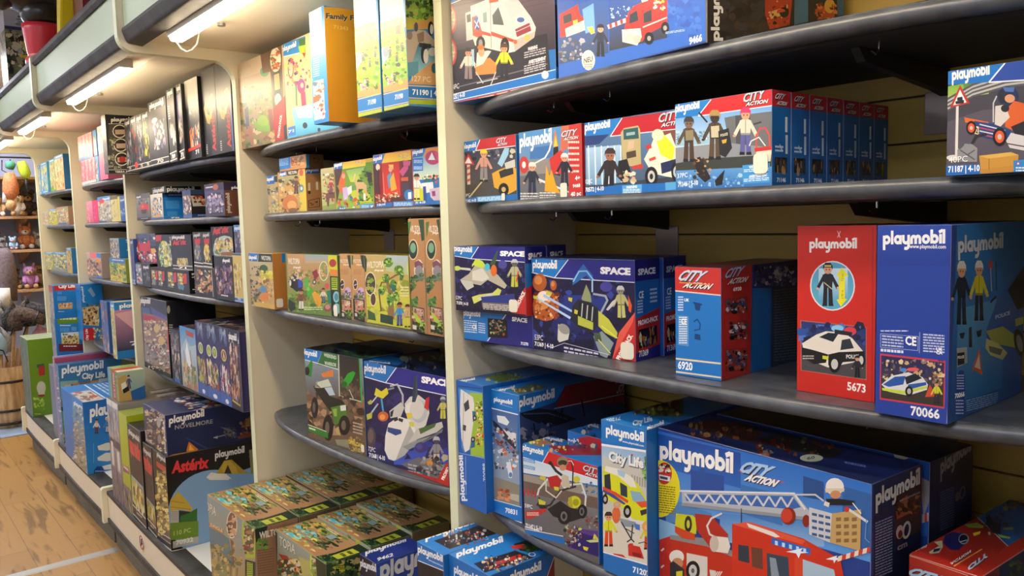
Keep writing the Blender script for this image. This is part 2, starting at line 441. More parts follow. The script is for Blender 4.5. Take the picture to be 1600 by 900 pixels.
class Sheet:
    def __init__(s): s.V = []; s.F = []; s.C = []
    def add(s, pts, cols):
        n = len(s.V); s.V += pts; s.F.append(tuple(range(n, n+len(pts)))); s.C += cols
    def build(s, name, parent):
        me = bpy.data.meshes.new(name); me.from_pydata(s.V, [], s.F)
        at = me.color_attributes.new('ink', 'FLOAT_COLOR', 'CORNER')
        flat = []
        for p in me.polygons:
            for li in p.loop_indices: flat.extend(s.C[me.loops[li].vertex_index])
        at.data.foreach_set('color', flat)
        o = new_obj(name, me, PRINT); o.parent = parent
        return o

FACES = []
class Art:
    """print on one face of a carton; points are given in percent of the face (y down) or, with crop=(x0,y0,scale),
    in pixels of an enlarged piece of the photograph, carried onto the plane of the face"""
    def __init__(s, box, face, crop=None, inset=.0004):
        s.b = box; s.face = face; s.crop = crop
        w, d, h = box.w, box.d, box.h
        s.O, s.u, s.v, s.w, s.h, s.nm = {
            'F': (Vector((0, 0, 0)), Vector((1, 0, 0)), Vector((0, 0, 1)), w, h, 'front_panel'),
            'R': (Vector((w, 0, 0)), Vector((0, 1, 0)), Vector((0, 0, 1)), d, h, 'side_panel'),
            'T': (Vector((0, 0, h)), Vector((1, 0, 0)), Vector((0, 1, 0)), w, d, 'top_panel')}[face]
        s.n = s.u.cross(s.v)
        s.O = s.O+s.u*inset+s.v*inset; s.w -= 2*inset; s.h -= 2*inset
        s.ink = Sheet(); s.let = []; s.L = []
        FACES.append(s)
    def m(s, x, y):
        if s.crop is None: return (x/100*s.w, (1-y/100)*s.h)
        px, py = s.crop[0]+x/s.crop[2], s.crop[1]+y/s.crop[2]
        R = s.b.R
        n = R @ s.n; O = s.b.loc+R @ s.O; o = Vector((0, 0, EYE)); d = ray(px, py)
        q = o+d*((O-o).dot(n)/d.dot(n))-O
        return (q.dot(R @ s.u), q.dot(R @ s.v))
    def pts(s, t):
        if isinstance(t, str): t = [tuple(float(k) for k in q.split(',')) for q in t.split()]
        return [s.m(*p) for p in t]
    def lay(s, P):
        x0 = min(p[0] for p in P); x1 = max(p[0] for p in P); y0 = min(p[1] for p in P); y1 = max(p[1] for p in P)
        l = 0
        for a0, a1, b0, b1, k in s.L:
            if k >= l and x0 < a1 and x1 > a0 and y0 < b1 and y1 > b0: l = k+1
        s.L.append((x0, x1, y0, y1, l)); return l
    def put(s, P, cols, sheet=None, layer=None):
        Q = [tuple(p)+tuple(c) for p, c in zip(P, cols)]
        Q = clip(Q, s.w, s.h)
        if len(Q) < 3: return
        if layer is None: layer = s.lay(Q)
        off = .00018+STEP*layer
        (sheet or s.ink).add([tuple(s.O+s.u*q[0]+s.v*q[1]+s.n*off) for q in Q], [q[2:6] for q in Q])
    def p(s, col, t):                         # polygon
        P = s.pts(t); c = lin(col); s.put(P, [c]*len(P)); return s
    def g(s, c1, c2, t=None):                 # quad with a printed gradient, c1 at the first two corners, c2 at the last two
        P = s.pts(t) if t else [(0, s.h), (s.w, s.h), (s.w, 0), (0, 0)]
        a, b = lin(c1), lin(c2); s.put(P, [a, a, b, b]); return s
    def fill(s, c): s.put([(0, s.h), (s.w, s.h), (s.w, 0), (0, 0)], [lin(c)]*4); return s
    def e(s, col, cx, cy, rx, ry, ang=0, n=16):
        a = math.radians(ang); ca, sa = math.cos(a), math.sin(a)
        return s.p(col, [(cx+rx*math.cos(6.2832*k/n)*ca-ry*math.sin(6.2832*k/n)*sa, cy+rx*math.cos(6.2832*k/n)*sa+ry*math.sin(6.2832*k/n)*ca) for k in range(n)])
    def l(s, col, w, t):
        if isinstance(t, str): t = [tuple(float(k) for k in q.split(',')) for q in t.split()]
        for q in stroke_quads(t, w/2): s.p(col, q)
        return s
    def word(s, VF, x0, y0, x1, y1, h, col, slant=0, sheet=None, nm='lettering'):
        V, F = VF[:2]; SUB = VF[2] if len(VF) > 2 else [0]*len(F)
        a, b, c = s.m(x0, y0), s.m(x1, y1), s.m(x0+slant, y0-h)
        ux, uy, vx, vy = b[0]-a[0], b[1]-a[1], c[0]-a[0], c[1]-a[1]
        Q = [(a[0]+ux*x+vx*y, a[1]+uy*x+vy*y) for x, y in V]
        if not Q: return sheet
        layer = s.lay([(max(0, min(s.w, q[0])), max(0, min(s.h, q[1]))) for q in Q]); k = lin(col)
        sh = sheet or Sheet()
        for f, j in zip(F, SUB): s.put([Q[i] for i in f], [k]*len(f), sh, layer+j)
        s.L.append((max(0, min(q[0] for q in Q)), min(s.w, max(q[0] for q in Q)), max(0, min(q[1] for q in Q)), min(s.h, max(q[1] for q in Q)), layer+2))
        if sheet is None and sh.F: s.let.append((nm, sh))
        return sh
    def t(s, txt, x0, y0, x1, y1, h, col='#ffffff', it=0., bold=.03, shadow=None, d=1.):
        sh = s.word(text_polys(txt, bold+.03, it), x0+d, y0+d, x1+d, y1+d, h, shadow) if shadow else None
        s.word(text_polys(txt, bold, it), x0, y0, x1, y1, h, col, sheet=sh); return s
    def logo(s, x0, y0, x1, y1, h, col='#f4f4f2', word='playmobil', shadow=None, d=1.):
        sh = s.word(pen_polys(word), x0+d, y0+d, x1+d, y1+d, h, shadow, nm='logo') if shadow else None
        s.word(pen_polys(word), x0, y0, x1, y1, h, col, sheet=sh, nm='logo'); return s
    def tl(s, x0, y0, x1, y1, n, col, seed=1, fat=.5, dy=0.):     # lines of print too small to read
        r = random.Random(seed); st = (y1-y0)/n
        for i in range(n):
            x = x0
            while x < x1-1e-6:
                k = min(x1, x+(x1-x0)*r.uniform(.08, .26))
                ya = y0+st*i+dy*(x-x0)/(x1-x0); yb = y0+st*i+dy*(k-x0)/(x1-x0)
                s.p(col, [(x, ya), (k, yb), (k, yb+st*fat), (x, ya+st*fat)])
                x = k+(x1-x0)*.03
        return s
    def busy(s, n, x0, y0, x1, y1, pal, size, seed=1):
        r = random.Random(seed); pal = pal.split(); n = int(n*1.9); size *= .72
        for i in range(n):
            cx, cy = r.uniform(x0, x1), r.uniform(y0, y1); k = r.choice((3, 4, 5, 6)); a0 = r.uniform(0, 6.28)
            R = size*r.uniform(.4, 1.2); ax = r.uniform(.5, 1.5)
            s.p(r.choice(pal), [(cx+R*ax*math.cos(a0+6.2832*j/k)*r.uniform(.7, 1.2), cy+R*math.sin(a0+6.2832*j/k)*r.uniform(.7, 1.2)) for j in range(k)])
        return s
    def fig(s, x, y, h, cols, lean=0, arm=0, asp=1.):             # small printed toy figure standing at x,y
        hat, face, body, legs = cols.split(); w = h*.29*asp
        def T(a, b): return (x+a*w+lean*(b), y-b*h)
        s.p(legs, [T(-.42, .02), T(-.06, .02), T(-.03, .42), T(.03, .42), T(.06, .02), T(.42, .02), T(.34, .47), T(-.34, .47)])
        s.p('#1d1b1c', [T(-.46, -.01), T(-.05, -.01), T(-.06, .05), T(-.42, .06)]); s.p('#1d1b1c', [T(.05, -.01), T(.46, -.01), T(.42, .06), T(.06, .05)])
        up = .95 if arm else .42
        s.p(body, [T(.38, .73), T(.34, .6), T(.70, up-.04), T(.88, up+.04)])
        s.p(body, [T(-.38, .73), T(-.34, .6), T(-.72, .38), T(-.88, .45)])
        s.p(body, [T(-.34, .42), T(.34, .42), T(.44, .72), T(.2, .76), T(-.2, .76), T(-.44, .72)])
        c = lin(body); dk = '#%02x%02x%02x' % tuple(int(255*(max(0, min(1, v*.45))**(1/2.2))) for v in c[:3])
        s.p(dk, [T(-.34, .42), T(.34, .42), T(.36, .46), T(-.36, .46)]); s.p(dk, [T(-.03, .46), T(.03, .46), T(.03, .74), T(-.03, .74)])
        s.e(face, *T(.82, up), w*.13, h*.03, n=6); s.e(face, *T(-.82, .40), w*.13, h*.03, n=6)
        s.e(face, *T(0, .845), w*.33, h*.105, n=10)
        s.p('#2a1c18', [T(-.16, .86), T(-.08, .86), T(-.08, .83), T(-.16, .83)]); s.p('#2a1c18', [T(.08, .86), T(.16, .86), T(.16, .83), T(.08, .83)])
        s.p(hat, [T(-.40, .84), T(-.38, .94), T(-.2, 1.01), T(.2, 1.01), T(.38, .94), T(.40, .84), T(.3, .89), T(-.3, .89)])
        return s
    def car(s, x, y, w, h, col, glass='#1c2a3a', lamp='#f2ead0', stripe=None):   # small printed vehicle, lower left corner x,y
        def T(a, b): return (x+a*w, y-b*h)
        s.p('#1a1a1c', [T(.04, .06), T(.98, .06), T(.98, .14), T(.04, .14)])
        s.p(col, [T(0, .14), T(1, .14), T(1, .42), T(.94, .52), T(.72, .56), T(.6, .96), T(.2, .98), T(.1, .56), T(0, .5)])
        s.p(glass, [T(.24, .9), T(.40, .9), T(.40, .58), T(.17, .58)]); s.p(glass, [T(.44, .9), T(.57, .89), T(.67, .57), T(.44, .58)])
        if stripe: s.p(stripe, [T(0, .32), T(1, .32), T(1, .42), T(0, .42)])
        for a in (.22, .78):
            s.e('#141416', *T(a, .12), w*.11, h*.2, n=12); s.e('#b9bcc0', *T(a, .12), w*.05, h*.09, n=8)
        s.e(lamp, *T(.96, .36), w*.03, h*.06, n=6)
        return s
    def tri(s, x, y, h, asp=1.):                                   # small warning triangle
        w = h*.55*asp
        s.p('#c8322c', [(x, y-h), (x+w, y), (x-w, y)]); s.p('#f2f2f2', [(x, y-h*.7), (x+w*.6, y-h*.13), (x-w*.6, y-h*.13)])
        return s
    def done(s):
        o = None
        if s.ink.F: o = s.ink.build(s.nm, s.b.o)
        for nm, sh in s.let: sh.build(nm, o or s.b.o)

def carton_mesh(w, d, h, col, bev=.0011):
    bm = bmesh.new(); r = bmesh.ops.create_cube(bm, size=1.)
    for v in bm.verts: v.co = Vector(((v.co.x+.5)*w, (v.co.y+.5)*d, (v.co.z+.5)*h))
    orig = set(bm.faces)
    bmesh.ops.bevel(bm, geom=list(bm.edges), offset=bev, segments=1, affect='EDGES')
    me = bpy.data.meshes.new('toy_box')
    bm.to_mesh(me); bm.free()
    c = lin(col); worn = mix(c, (.8, .8, .8, 1), .22)
    at = me.color_attributes.new('ink', 'FLOAT_COLOR', 'CORNER'); flat = []
    big = .25*min(w*d, w*h, d*h)
    for p in me.polygons:
        k = c if p.area > min(w*d, w*h, d*h)*.5 else worn
        flat += list(k)*len(p.loop_indices)
    at.data.foreach_set('color', flat)
    return me

class Box:
    """carton with its lower left front corner at loc; w along the shelf, d into it, h up"""
    def __init__(s, label, loc, w, d, h, col='#1f6fb8', rot=0., cat='toy box', group=None, name='toy_box'):
        s.w, s.d, s.h, s.loc = w, d, h, Vector(loc)
        s.R = Matrix.Rotation(rot, 3, 'Z')
        s.o = new_obj(name, carton_mesh(w, d, h, col), PRINT)
        s.o.location = s.loc; s.o.rotation_euler = (0, 0, rot)
        tag(s.o, label, cat, group)
    def art(s, face, crop=None): return Art(s, face, crop)

def px_box(label, bl, br, tl, d, Z=None, Y=None, col='#1f6fb8', rot=0, xmin=None, xmax=None, group=None, H=None, cat='toy box', dy=0, name='toy_box', lift=0.):
    """find the carton whose front lower edge runs bl-br in the photograph: it stands on level Z, or its front lies in plane Y"""
    if Y is None:
        p, q = on_z(*bl, Z), on_z(*br, Z)
    else:
        p, q = on_y(*bl, Y), on_y(*br, Y); p.z = q.z = Z
    ang = 0.
    if rot: ang = math.atan2(q.y-p.y, q.x-p.x) if rot is True else math.radians(rot)
    if not rot: q = on_y(*br, p.y)
    w = math.hypot(q.x-p.x, (q.y-p.y) if rot else 0)
    h = H if H else on_y(*tl, p.y).z-p.z
    x = p.x
    if xmin is not None and x < xmin: w -= xmin-x; x = xmin
    if xmax is not None and x+w > xmax: w = xmax-x
    return Box(label, (x, p.y+dy, Z+EYE+.0004+lift), w, d, h, col, ang, group=group, cat=cat, name=name)

def sticker(b, face, x, y, w, h, col='#e9e4d2'):
    """a small paper price sticker stuck on a face, position in percent"""
    a = Art(b, face); FACES.remove(a)
    cx, cy = a.m(x, y); P = []
    r = min(w, h)*.25
    for px, py, q in ((w/2-r, h/2-r, 0), (-w/2+r, h/2-r, 90), (-w/2+r, -h/2+r, 180), (w/2-r, -h/2+r, 270)):
        for k in range(4):
            t = math.radians(q+k*30); P.append((cx+px+r*math.cos(t), cy+py+r*math.sin(t)))
    A = [a.O+a.u*x_+a.v*y_+a.n*.0016 for x_, y_ in P]; B = [v+a.n*.0005 for v in A]
    sh = Sheet(); n = len(A); c = lin(col)
    for ring in (B,): sh.add([tuple(v) for v in ring], [c]*n)
    for i in range(n): sh.add([tuple(A[i]), tuple(A[(i+1) % n]), tuple(B[(i+1) % n]), tuple(B[i])], [c]*4)
    o = sh.build('price_sticker', b.o); o['label'] = 'small pale price sticker'
    return o
# ================================================================== bay A, nearest
z1, z2, z3, z4, z5 = ZS[1], ZS[2], ZS[3], ZS[4], ZS[5]
XA0, XA1 = -1.5465, -.292
C = (680, 0, 4)
b = px_box('white ambulance picture box, leftmost on the top shelf of the nearest bay', (703, 163), (870, 132), None, .12, Z=z1, H=.29, rot=True, xmin=XA0+.012, col='#1c6db8')
a = b.art('F', C); a.g('#7d6a78', '#332d3a', '0,-200 800,-300 800,300 0,400'); a.p('#2b2932', '60,330 700,210 720,440 80,600')
for k in range(9): a.l('#54485a', 5, f'40,{20+k*34} 700,{-120+k*34}')
a.l('#6f6a74', 7, '80,560 700,400'); a.p('#1c76c8', '30,52 150,0 900,-200 30,-200'); a.l('#e8e8ea', 5, '40,50 160,-2')
for cy, ry in ((125, 95), (328, 92)):
    a.e('#c4423a', 92, cy, 44, ry); a.e('#b9a28c', 90, cy-4, 36, ry-14); a.busy(14, 62, cy-60, 116, cy+60, '#7a4a34 #e0c8a0 #c87a50 #4a4a40', 14, 5)
a.p('#d8d2cc', '190,82 226,70 236,246 196,256'); a.p('#35323c', '196,95 222,86 224,135 200,142')
a.p('#e9e4de', '222,38 330,-5 430,-40 520,0 600,108 630,172 620,232 500,322 452,332 250,284 230,222')
a.p('#dd4a2e', '230,108 262,96 296,205 292,246 236,222'); a.p('#2458b0', '243,112 268,104 278,188 250,196'); a.l('#e8eef4', 5, '246,130 274,172'); a.l('#e8eef4', 5, '272,122 250,180')
a.p('#d84a34', '236,178 345,208 350,228 240,204'); a.p('#d84a34', '350,196 500,250 496,268 350,222'); a.p('#e0563a', '335,-10 400,-35 395,10 340,20')
a.p('#7c9aa0', '298,82 322,74 326,138 302,142'); a.p('#3c4450', '358,96 396,44 424,130 430,158 362,152'); a.p('#c6d0d6', '428,12 512,-14 556,66 474,118'); a.l('#8a8a90', 4, '345,20 352,300')
a.p('#9a3648', '500,184 590,142 602,192 512,232'); a.l('#d8d2d6', 4, '505,200 594,160'); a.e('#4068b4', 535, 124, 24, 16); a.p('#c0b8b0', '488,256 625,195 618,236 500,322')
for q in ((285, 272, 28, 46), (436, 290, 28, 56)): a.e('#17171a', *q); a.e('#9a9a9a', q[0], q[1], 13, 26)
a.e('#e8c060', 575, 236, 18, 20); a.e('#e06a3a', 502, 262, 12, 14)
a.fig(208, 505, 205, '#2f2420 #d89a78 #dcd8c8 #8f7c7c'); a.p('#a8cbe0', '226,310 244,306 246,400 232,420')
a.p('#f08a3c', '250,400 340,360 385,400 380,460 255,470'); a.p('#e9e4da', '262,330 330,316 352,320 300,400 256,420'); a.e('#e2a880', 290, 325, 20, 30); a.e('#c8782c', 286, 296, 22, 16)
a.l('#c8c8c8', 6, '255,450 300,520'); a.l('#c8c8c8', 6, '380,450 345,540'); a.l('#c8c8c8', 6, '262,520 390,490')
a.fig(432, 488, 215, '#54381e #e0a070 #dada28 #23242c', arm=0)
a.t('63PC', 96, 565, 150, 552, 34, '#e4e0e0', bold=0); a.t('WARNING', 580, 318, 640, 302, 22); a.tl(556, 328, 690, 372, 3, '#b8b4bc', 2, dy=-32); a.t('AVERTISSEMENT', 584, 400, 692, 372, 22); a.tl(556, 412, 690, 470, 4, '#b8b4bc', 3, dy=-34)
a.p('#1c74c6', '80,598 780,428 780,488 80,640'); a.l('#e8e8e8', 5, '80,598 780,428'); a.l('#e8e8e8', 5, '80,640 780,488'); a.p('#c4452c', '80,650 780,494 780,512 80,668'); a.t('71232 | 4-10', 98, 624, 186, 603, 30); a.e('#e8e6e0', 688, 468, 22, 26); a.tl(100, 655, 720, 664, 1, '#f0d8c0', 4, dy=-148)
a = b.art('R'); a.fill('#1d70bd'); a.g('#2a2c3c', '#1a1a24', '0,45 100,45 100,88 0,88'); a.t('712', 20, 97, 80, 97, 6)

b = px_box('wide blue box with two red fire truck pictures on the top shelf', (873, 124), (1103, 67), None, .235, Z=z1, H=.26, rot=True, col='#24479a')
a = b.art('F', C); a.g('#1f3f98', '#2c63c0', '700,-400 1800,-600 1700,250 760,500'); a.g('#2f5aa8', '#3a4a68', '776,70 1082,-40 1082,330 776,402')
a.busy(40, 1400, -60, 1650, 240, '#3464bc #2b56b0 #3a6cc4 #2c52aa', 34, 8)
a.p('#c4302a', '776,92 890,28 905,90 936,120 930,170 900,206 782,236'); a.p('#2c3038', '800,100 850,80 856,130 804,150'); a.p('#e8d840', '862,130 890,122 896,200 866,204'); a.p('#ddd4c0', '812,180 930,126 944,186 820,232'); a.busy(26, 780, 240, 930, 380, '#6a6c78 #8a8c96 #4c4e5c #aab', 20, 4)
a.p('#6aa0e8', '920,60 990,20 1000,190 940,210'); a.fig(1034, 352, 200, '#2a2420 #c89a80 #232a40 #16181f', arm=0); a.p('#e8dc50', '950,172 985,165 1000,205 975,215')
a.g('#2a58b0', '#33363f', '1090,-60 1452,-150 1450,236 1090,318'); a.busy(22, 1090, 40, 1240, 110, '#9ac0f0 #6aa0e8 #cfe4ff', 9, 6)
a.l('#e6dede', 26, '1084,168 1215,118')
for k in range(4): a.p('#c4302a', f'{1088+k*34},{152-k*13} {1104+k*34},{146-k*13} {1108+k*34},{172-k*13} {1092+k*34},{178-k*13}')
a.p('#cc2e28', '1184,176 1206,84 1240,40 1290,16 1420,-30 1452,-20 1452,150 1340,208 1290,262 1196,236'); a.p('#26323e', '1216,92 1262,66 1272,128 1214,150'); a.p('#2b343e', '1302,84 1352,58 1356,132 1304,146'); a.l('#e8d0c8', 8, '1300,170 1448,110')
a.p('#e4dac4', '1168,186 1284,176 1292,232 1264,284 1172,262'); a.e('#c8c0b0', 1215, 235, 26, 26); a.e('#b8b0a4', 1262, 245, 24, 26); a.p('#f0ead8', '1290,0 1330,-14 1332,4 1294,16'); a.busy(12, 1360, 0, 1440, 60, '#e8c040 #d86a30 #efe6d8', 12, 3)
for q in ((1338, 240, 30, 40), (1438, 175, 26, 40)): a.e('#16171a', *q); a.e('#9c9c98', q[0], q[1], 12, 16)
a.e('#ebe4cc', 958, 376, 42, 63); a.t('NEU', 930, 396, 985, 382, 32, '#3a3a34'); a.tl(932, 400, 984, 432, 3, '#77756a', 5); a.tl(1440, 200, 1560, 216, 2, '#a9c4ee', 6, dy=-18)
a.t('9466', 1588, 279, 1668, 255, 44); a.l('#dfe6f2', 4, '1720,300 1720,-200')
C2 = (1000, 0, 2.667)
a = b.art('R', C2); a.fill('#24242a'); a.busy(40, 340, -60, 620, 180, '#2f2a2c #3c3130 #1b1b20 #33343c', 34, 9)
a.word(pen_polys('playmobil'), 331, 170, 331, -160, 0, '#dcdcd8', slant=-36); a.l('#cfcfcf', 3, '278,186 278,-100'); a.p('#b2402a', '520,-40 590,-60 640,-60 622,104 540,122 520,60'); a.p('#d8b060', '540,50 600,30 602,60 544,80'); a.e('#16161a', 600, 50, 20, 24); a.busy(16, 530, -10, 620, 110, '#6a2a20 #e0a080 #2a2226 #c84a30', 12, 2)
e1 = Box('blue and dark fire truck box standing behind the wide fire truck box', b.loc+b.R @ Vector((.012, .242, 0)), .355, .155, .25, '#26456e', math.atan2(b.R[1][0], b.R[0][0]))
a = e1.art('R', C2); a.fill('#22242c'); a.p('#4a7c9c', '640,-60 700,-70 700,90 640,104'); a.p('#b8522c', '728,40 800,10 812,70 740,84'); a.e('#e0b050', 790, 25, 22, 30); a.busy(14, 720, 10, 820, 90, '#7a3020 #e08050 #30262a', 12, 7); a.p('#3a6a94', '820,-40 860,-50 860,60 822,66')

# second shelf
C = (700, 130, 2.963)
Y2 = 1.135
def city_head(a, L, S, R, lh, rh):           # blue flag with wordmark, slanted red band: x of left, slant and right, heights of the top edge
    pass
b = px_box('small box with road worker and yellow digger, leftmost on the second shelf', (728, 318), (808, 312), (725, 222), .07, Z=z2, Y=Y2, xmin=XA0, col='#1c6db8')
a = b.art('F', C); a.g('#2c3048', '#5a5450', '60,255 330,225 330,560 60,560'); a.busy(26, 70, 310, 320, 350, '#1e2236 #39405e #6a6a78 #c8c8b0', 14, 4); a.p('#4a4642', '70,470 325,420 325,540 75,555'); a.l('#c8c088', 6, '90,540 170,440')
a.p('#1c7aca', '60,262 152,250 128,312 60,320'); a.p('#c2262c', '152,250 330,225 330,290 128,312'); a.l('#eee', 4, '128,312 330,288'); a.l('#eee', 4, '152,252 128,312'); a.logo(72, 306, 131, 296, 24); a.t('CITY', 224, 278, 272, 270, 22, '#d8dce8', .3, shadow='#222'); a.t('ACTION', 230, 292, 275, 284, 11, '#e8e8ee', .3, shadow='#222')
a.p('#d8cfc4', '88,375 102,374 104,468 90,470')
for k in range(3): a.p('#c85a3a', f'88,{390+k*28} 103,{384+k*28} 103,{396+k*28} 88,{402+k*28}')
a.tri(95, 378, 52); a.fig(166, 455, 148, '#e6d224 #d8a080 #cf9a84 #8f8c8a'); a.p('#d8a42c', '204,418 238,400 262,392 300,384 326,402 326,490 280,514 214,482'); a.p('#2a2826', '236,410 300,380 304,420 244,440'); a.p('#c8c8c0', '262,370 310,352 312,388 268,398'); a.e('#17171a', 258, 492, 24, 30); a.e('#c8b070', 258, 492, 10, 12); a.p('#9ccbe4', '230,372 262,300 284,300 280,330 250,388')
a.p('#1a6cbc', '70,532 330,512 330,560 70,560'); a.p('#58a8de', '134,526 256,518 256,550 136,553'); a.tl(140, 530, 250, 548, 3, '#e4f2fc', 3, dy=-6); a.t('71145 | 4-10', 80, 552, 130, 548, 14); a.t('8PC', 80, 526, 102, 523, 14, bold=0)
sticker(b, 'F', 76, 94, .012, .016)
b = px_box('fire brigade box with flames, hose and two firefighters on the second shelf', (813, 313), (910, 308), (808, 208), .07, Z=z2, Y=Y2, col='#b3221f')
a = b.art('F', C); a.g('#4a92d0', '#8a8c90', '318,220 630,190 630,560 318,560'); a.p('#3f74b4', '380,300 485,285 485,345 380,352'); a.p('#6a6c70', '330,420 625,380 625,560 330,560'); a.p('#8e8a86', '330,360 620,345 620,400 330,430')
a.p('#c63028', '560,190 640,190 640,560 560,540'); a.p('#c86a50', '525,200 560,195 560,300 520,320'); a.logo(332, 300, 482, 272, 62, '#f2f4f6'); a.t('CITY', 526, 250, 600, 238, 28, '#c8d4e0', .35, shadow='#2a2426', d=2); a.t('ACTION', 536, 266, 604, 256, 14, '#e8e8ea', .35, shadow='#2a2426')
for k in range(6): a.tl(556, 268+k*27, 608, 280+k*27, 1, '#f0d8d0', k, .8)
a.p('#241f24', '488,300 510,290 520,430 484,420'); a.p('#e87a20', '486,296 496,210 512,292'); a.p('#f6d040', '490,294 498,240 508,292'); a.p('#c8302a', '470,350 520,310 545,330 550,420 480,420')
a.fig(390, 525, 158, '#e8e4dc #d8a080 #26283a #2a2c48'); a.fig(540, 475, 150, '#e8e4dc #d8a080 #1f2130 #262838'); a.e('#c23a34', 352, 378, 22, 40); a.e('#e8e8e6', 352, 378, 9, 16); a.l('#e8e8e4', 7, '400,372 450,345 470,310 480,270'); a.p('#dfe4e8', '420,440 560,500 560,508 420,452')
for q in ('448,500 455,380 470,430 480,400 500,470 520,510', '470,490 474,430 486,470 496,500'): a.p('#f0a81c', q)
a.t('4+', 588, 450, 612, 446, 20); a.t('9468', 578, 484, 612, 480, 16); a.t('40 pc', 568, 524, 616, 518, 20); a.tl(335, 508, 420, 545, 3, '#d8d8d4', 3); a.tl(424, 505, 500, 540, 3, '#d8d8d4', 5)
sticker(b, 'F', 73, 90, .02, .03)
b = px_box('police motorcycle and cash machine box on the second shelf of the nearest bay', (915, 306), (1058, 298), (911, 193), .072, Z=z2, Y=Y2, col='#1b67b0')
a = b.art('F', C); a.g('#5a84b4', '#40505e', '620,160 1060,130 1060,540 620,540'); a.g('#a8cbe8', '#6c9cc4', '640,300 800,285 810,470 640,470')
for k in range(6): a.l('#e8eef2', 5, f'{650+k*30},290 {655+k*30},470')
a.p('#203a78', '628,236 760,224 700,282 628,290'); a.p('#38404c', '630,480 1055,430 1055,540 630,540'); a.p('#7a4a3c', '950,215 1060,200 1060,300 950,300')
a.p('#1c7aca', '620,182 806,162 752,236 624,246'); a.p('#b81e2a', '806,160 1062,126 1062,212 752,246'); a.l('#eee', 4, '752,246 1060,212'); a.l('#eee', 4, '806,162 752,246'); a.logo(634, 224, 752, 204, 42); a.t('CITY', 976, 182, 1080, 160, 40, '#c9ced8', .3, shadow='#1c1a20', d=3); a.t('ACTION', 986, 204, 1100, 184, 18, '#e8e8ee', .3, shadow='#1c1a20', d=2)
a.p('#b7aa7a', '800,230 815,208 880,196 890,215 895,390 810,380'); a.p('#2c5a62', '812,215 880,204 884,256 814,262'); a.p('#9ab8b8', '826,230 866,224 866,238 826,244'); a.p('#4c3c30', '826,320 870,310 872,340 828,350'); a.p('#d8b098', '836,270 862,265 860,300 832,310')
a.p('#17181c', '790,360 830,350 850,420 820,470 780,430'); a.p('#c03a34', '850,385 900,372 904,395 856,400'); a.busy(10, 810, 410, 870, 460, '#e8dcc8 #d8a080 #c8b890', 14, 3)
a.fig(742, 522, 220, '#3a2a26 #a06a50 #2c2426 #1e1c22', lean=10)
a.p('#e4e6d2', '908,352 940,290 960,236 985,250 1030,230 1058,300 1058,440 1000,430 960,420 935,400'); a.p('#d6e02c', '960,250 990,226 1030,270 1050,300 1040,360 985,330'); a.e('#e8e0c0', 972, 240, 28, 28); a.p('#232c58', '985,370 1056,350 1056,400 990,420'); a.p('#c23a30', '915,290 940,280 944,300 920,308'); a.p('#d84a34', '930,350 960,338 964,352 934,362')
for q in ((942, 432, 30, 46), (1060, 410, 26, 50)): a.e('#17181a', *q); a.e('#c8c8c4', q[0], q[1], 17, 28); a.e('#17181a', q[0], q[1], 8, 14)
a.p('#1c6cc0', '630,486 720,480 800,470 1060,460 1060,545 630,540'); a.p('#58a8de', '806,474 898,468 898,510 808,514'); a.p('#58a8de', '1006,460 1056,456 1056,492 1008,496'); a.tl(812, 490, 892, 510, 3, '#e6f2fc', 3); a.t('WARNING', 826, 488, 876, 484, 12); a.t('32PC', 634, 466, 668, 462, 20, bold=0); a.t('70572 | 4-10', 636, 503, 722, 496, 20)
G71146 = 'identical blue police boxes in a row'
dep = .0555
ordn = ['front', 'second', 'third', 'fourth', 'fifth', 'sixth', 'last']
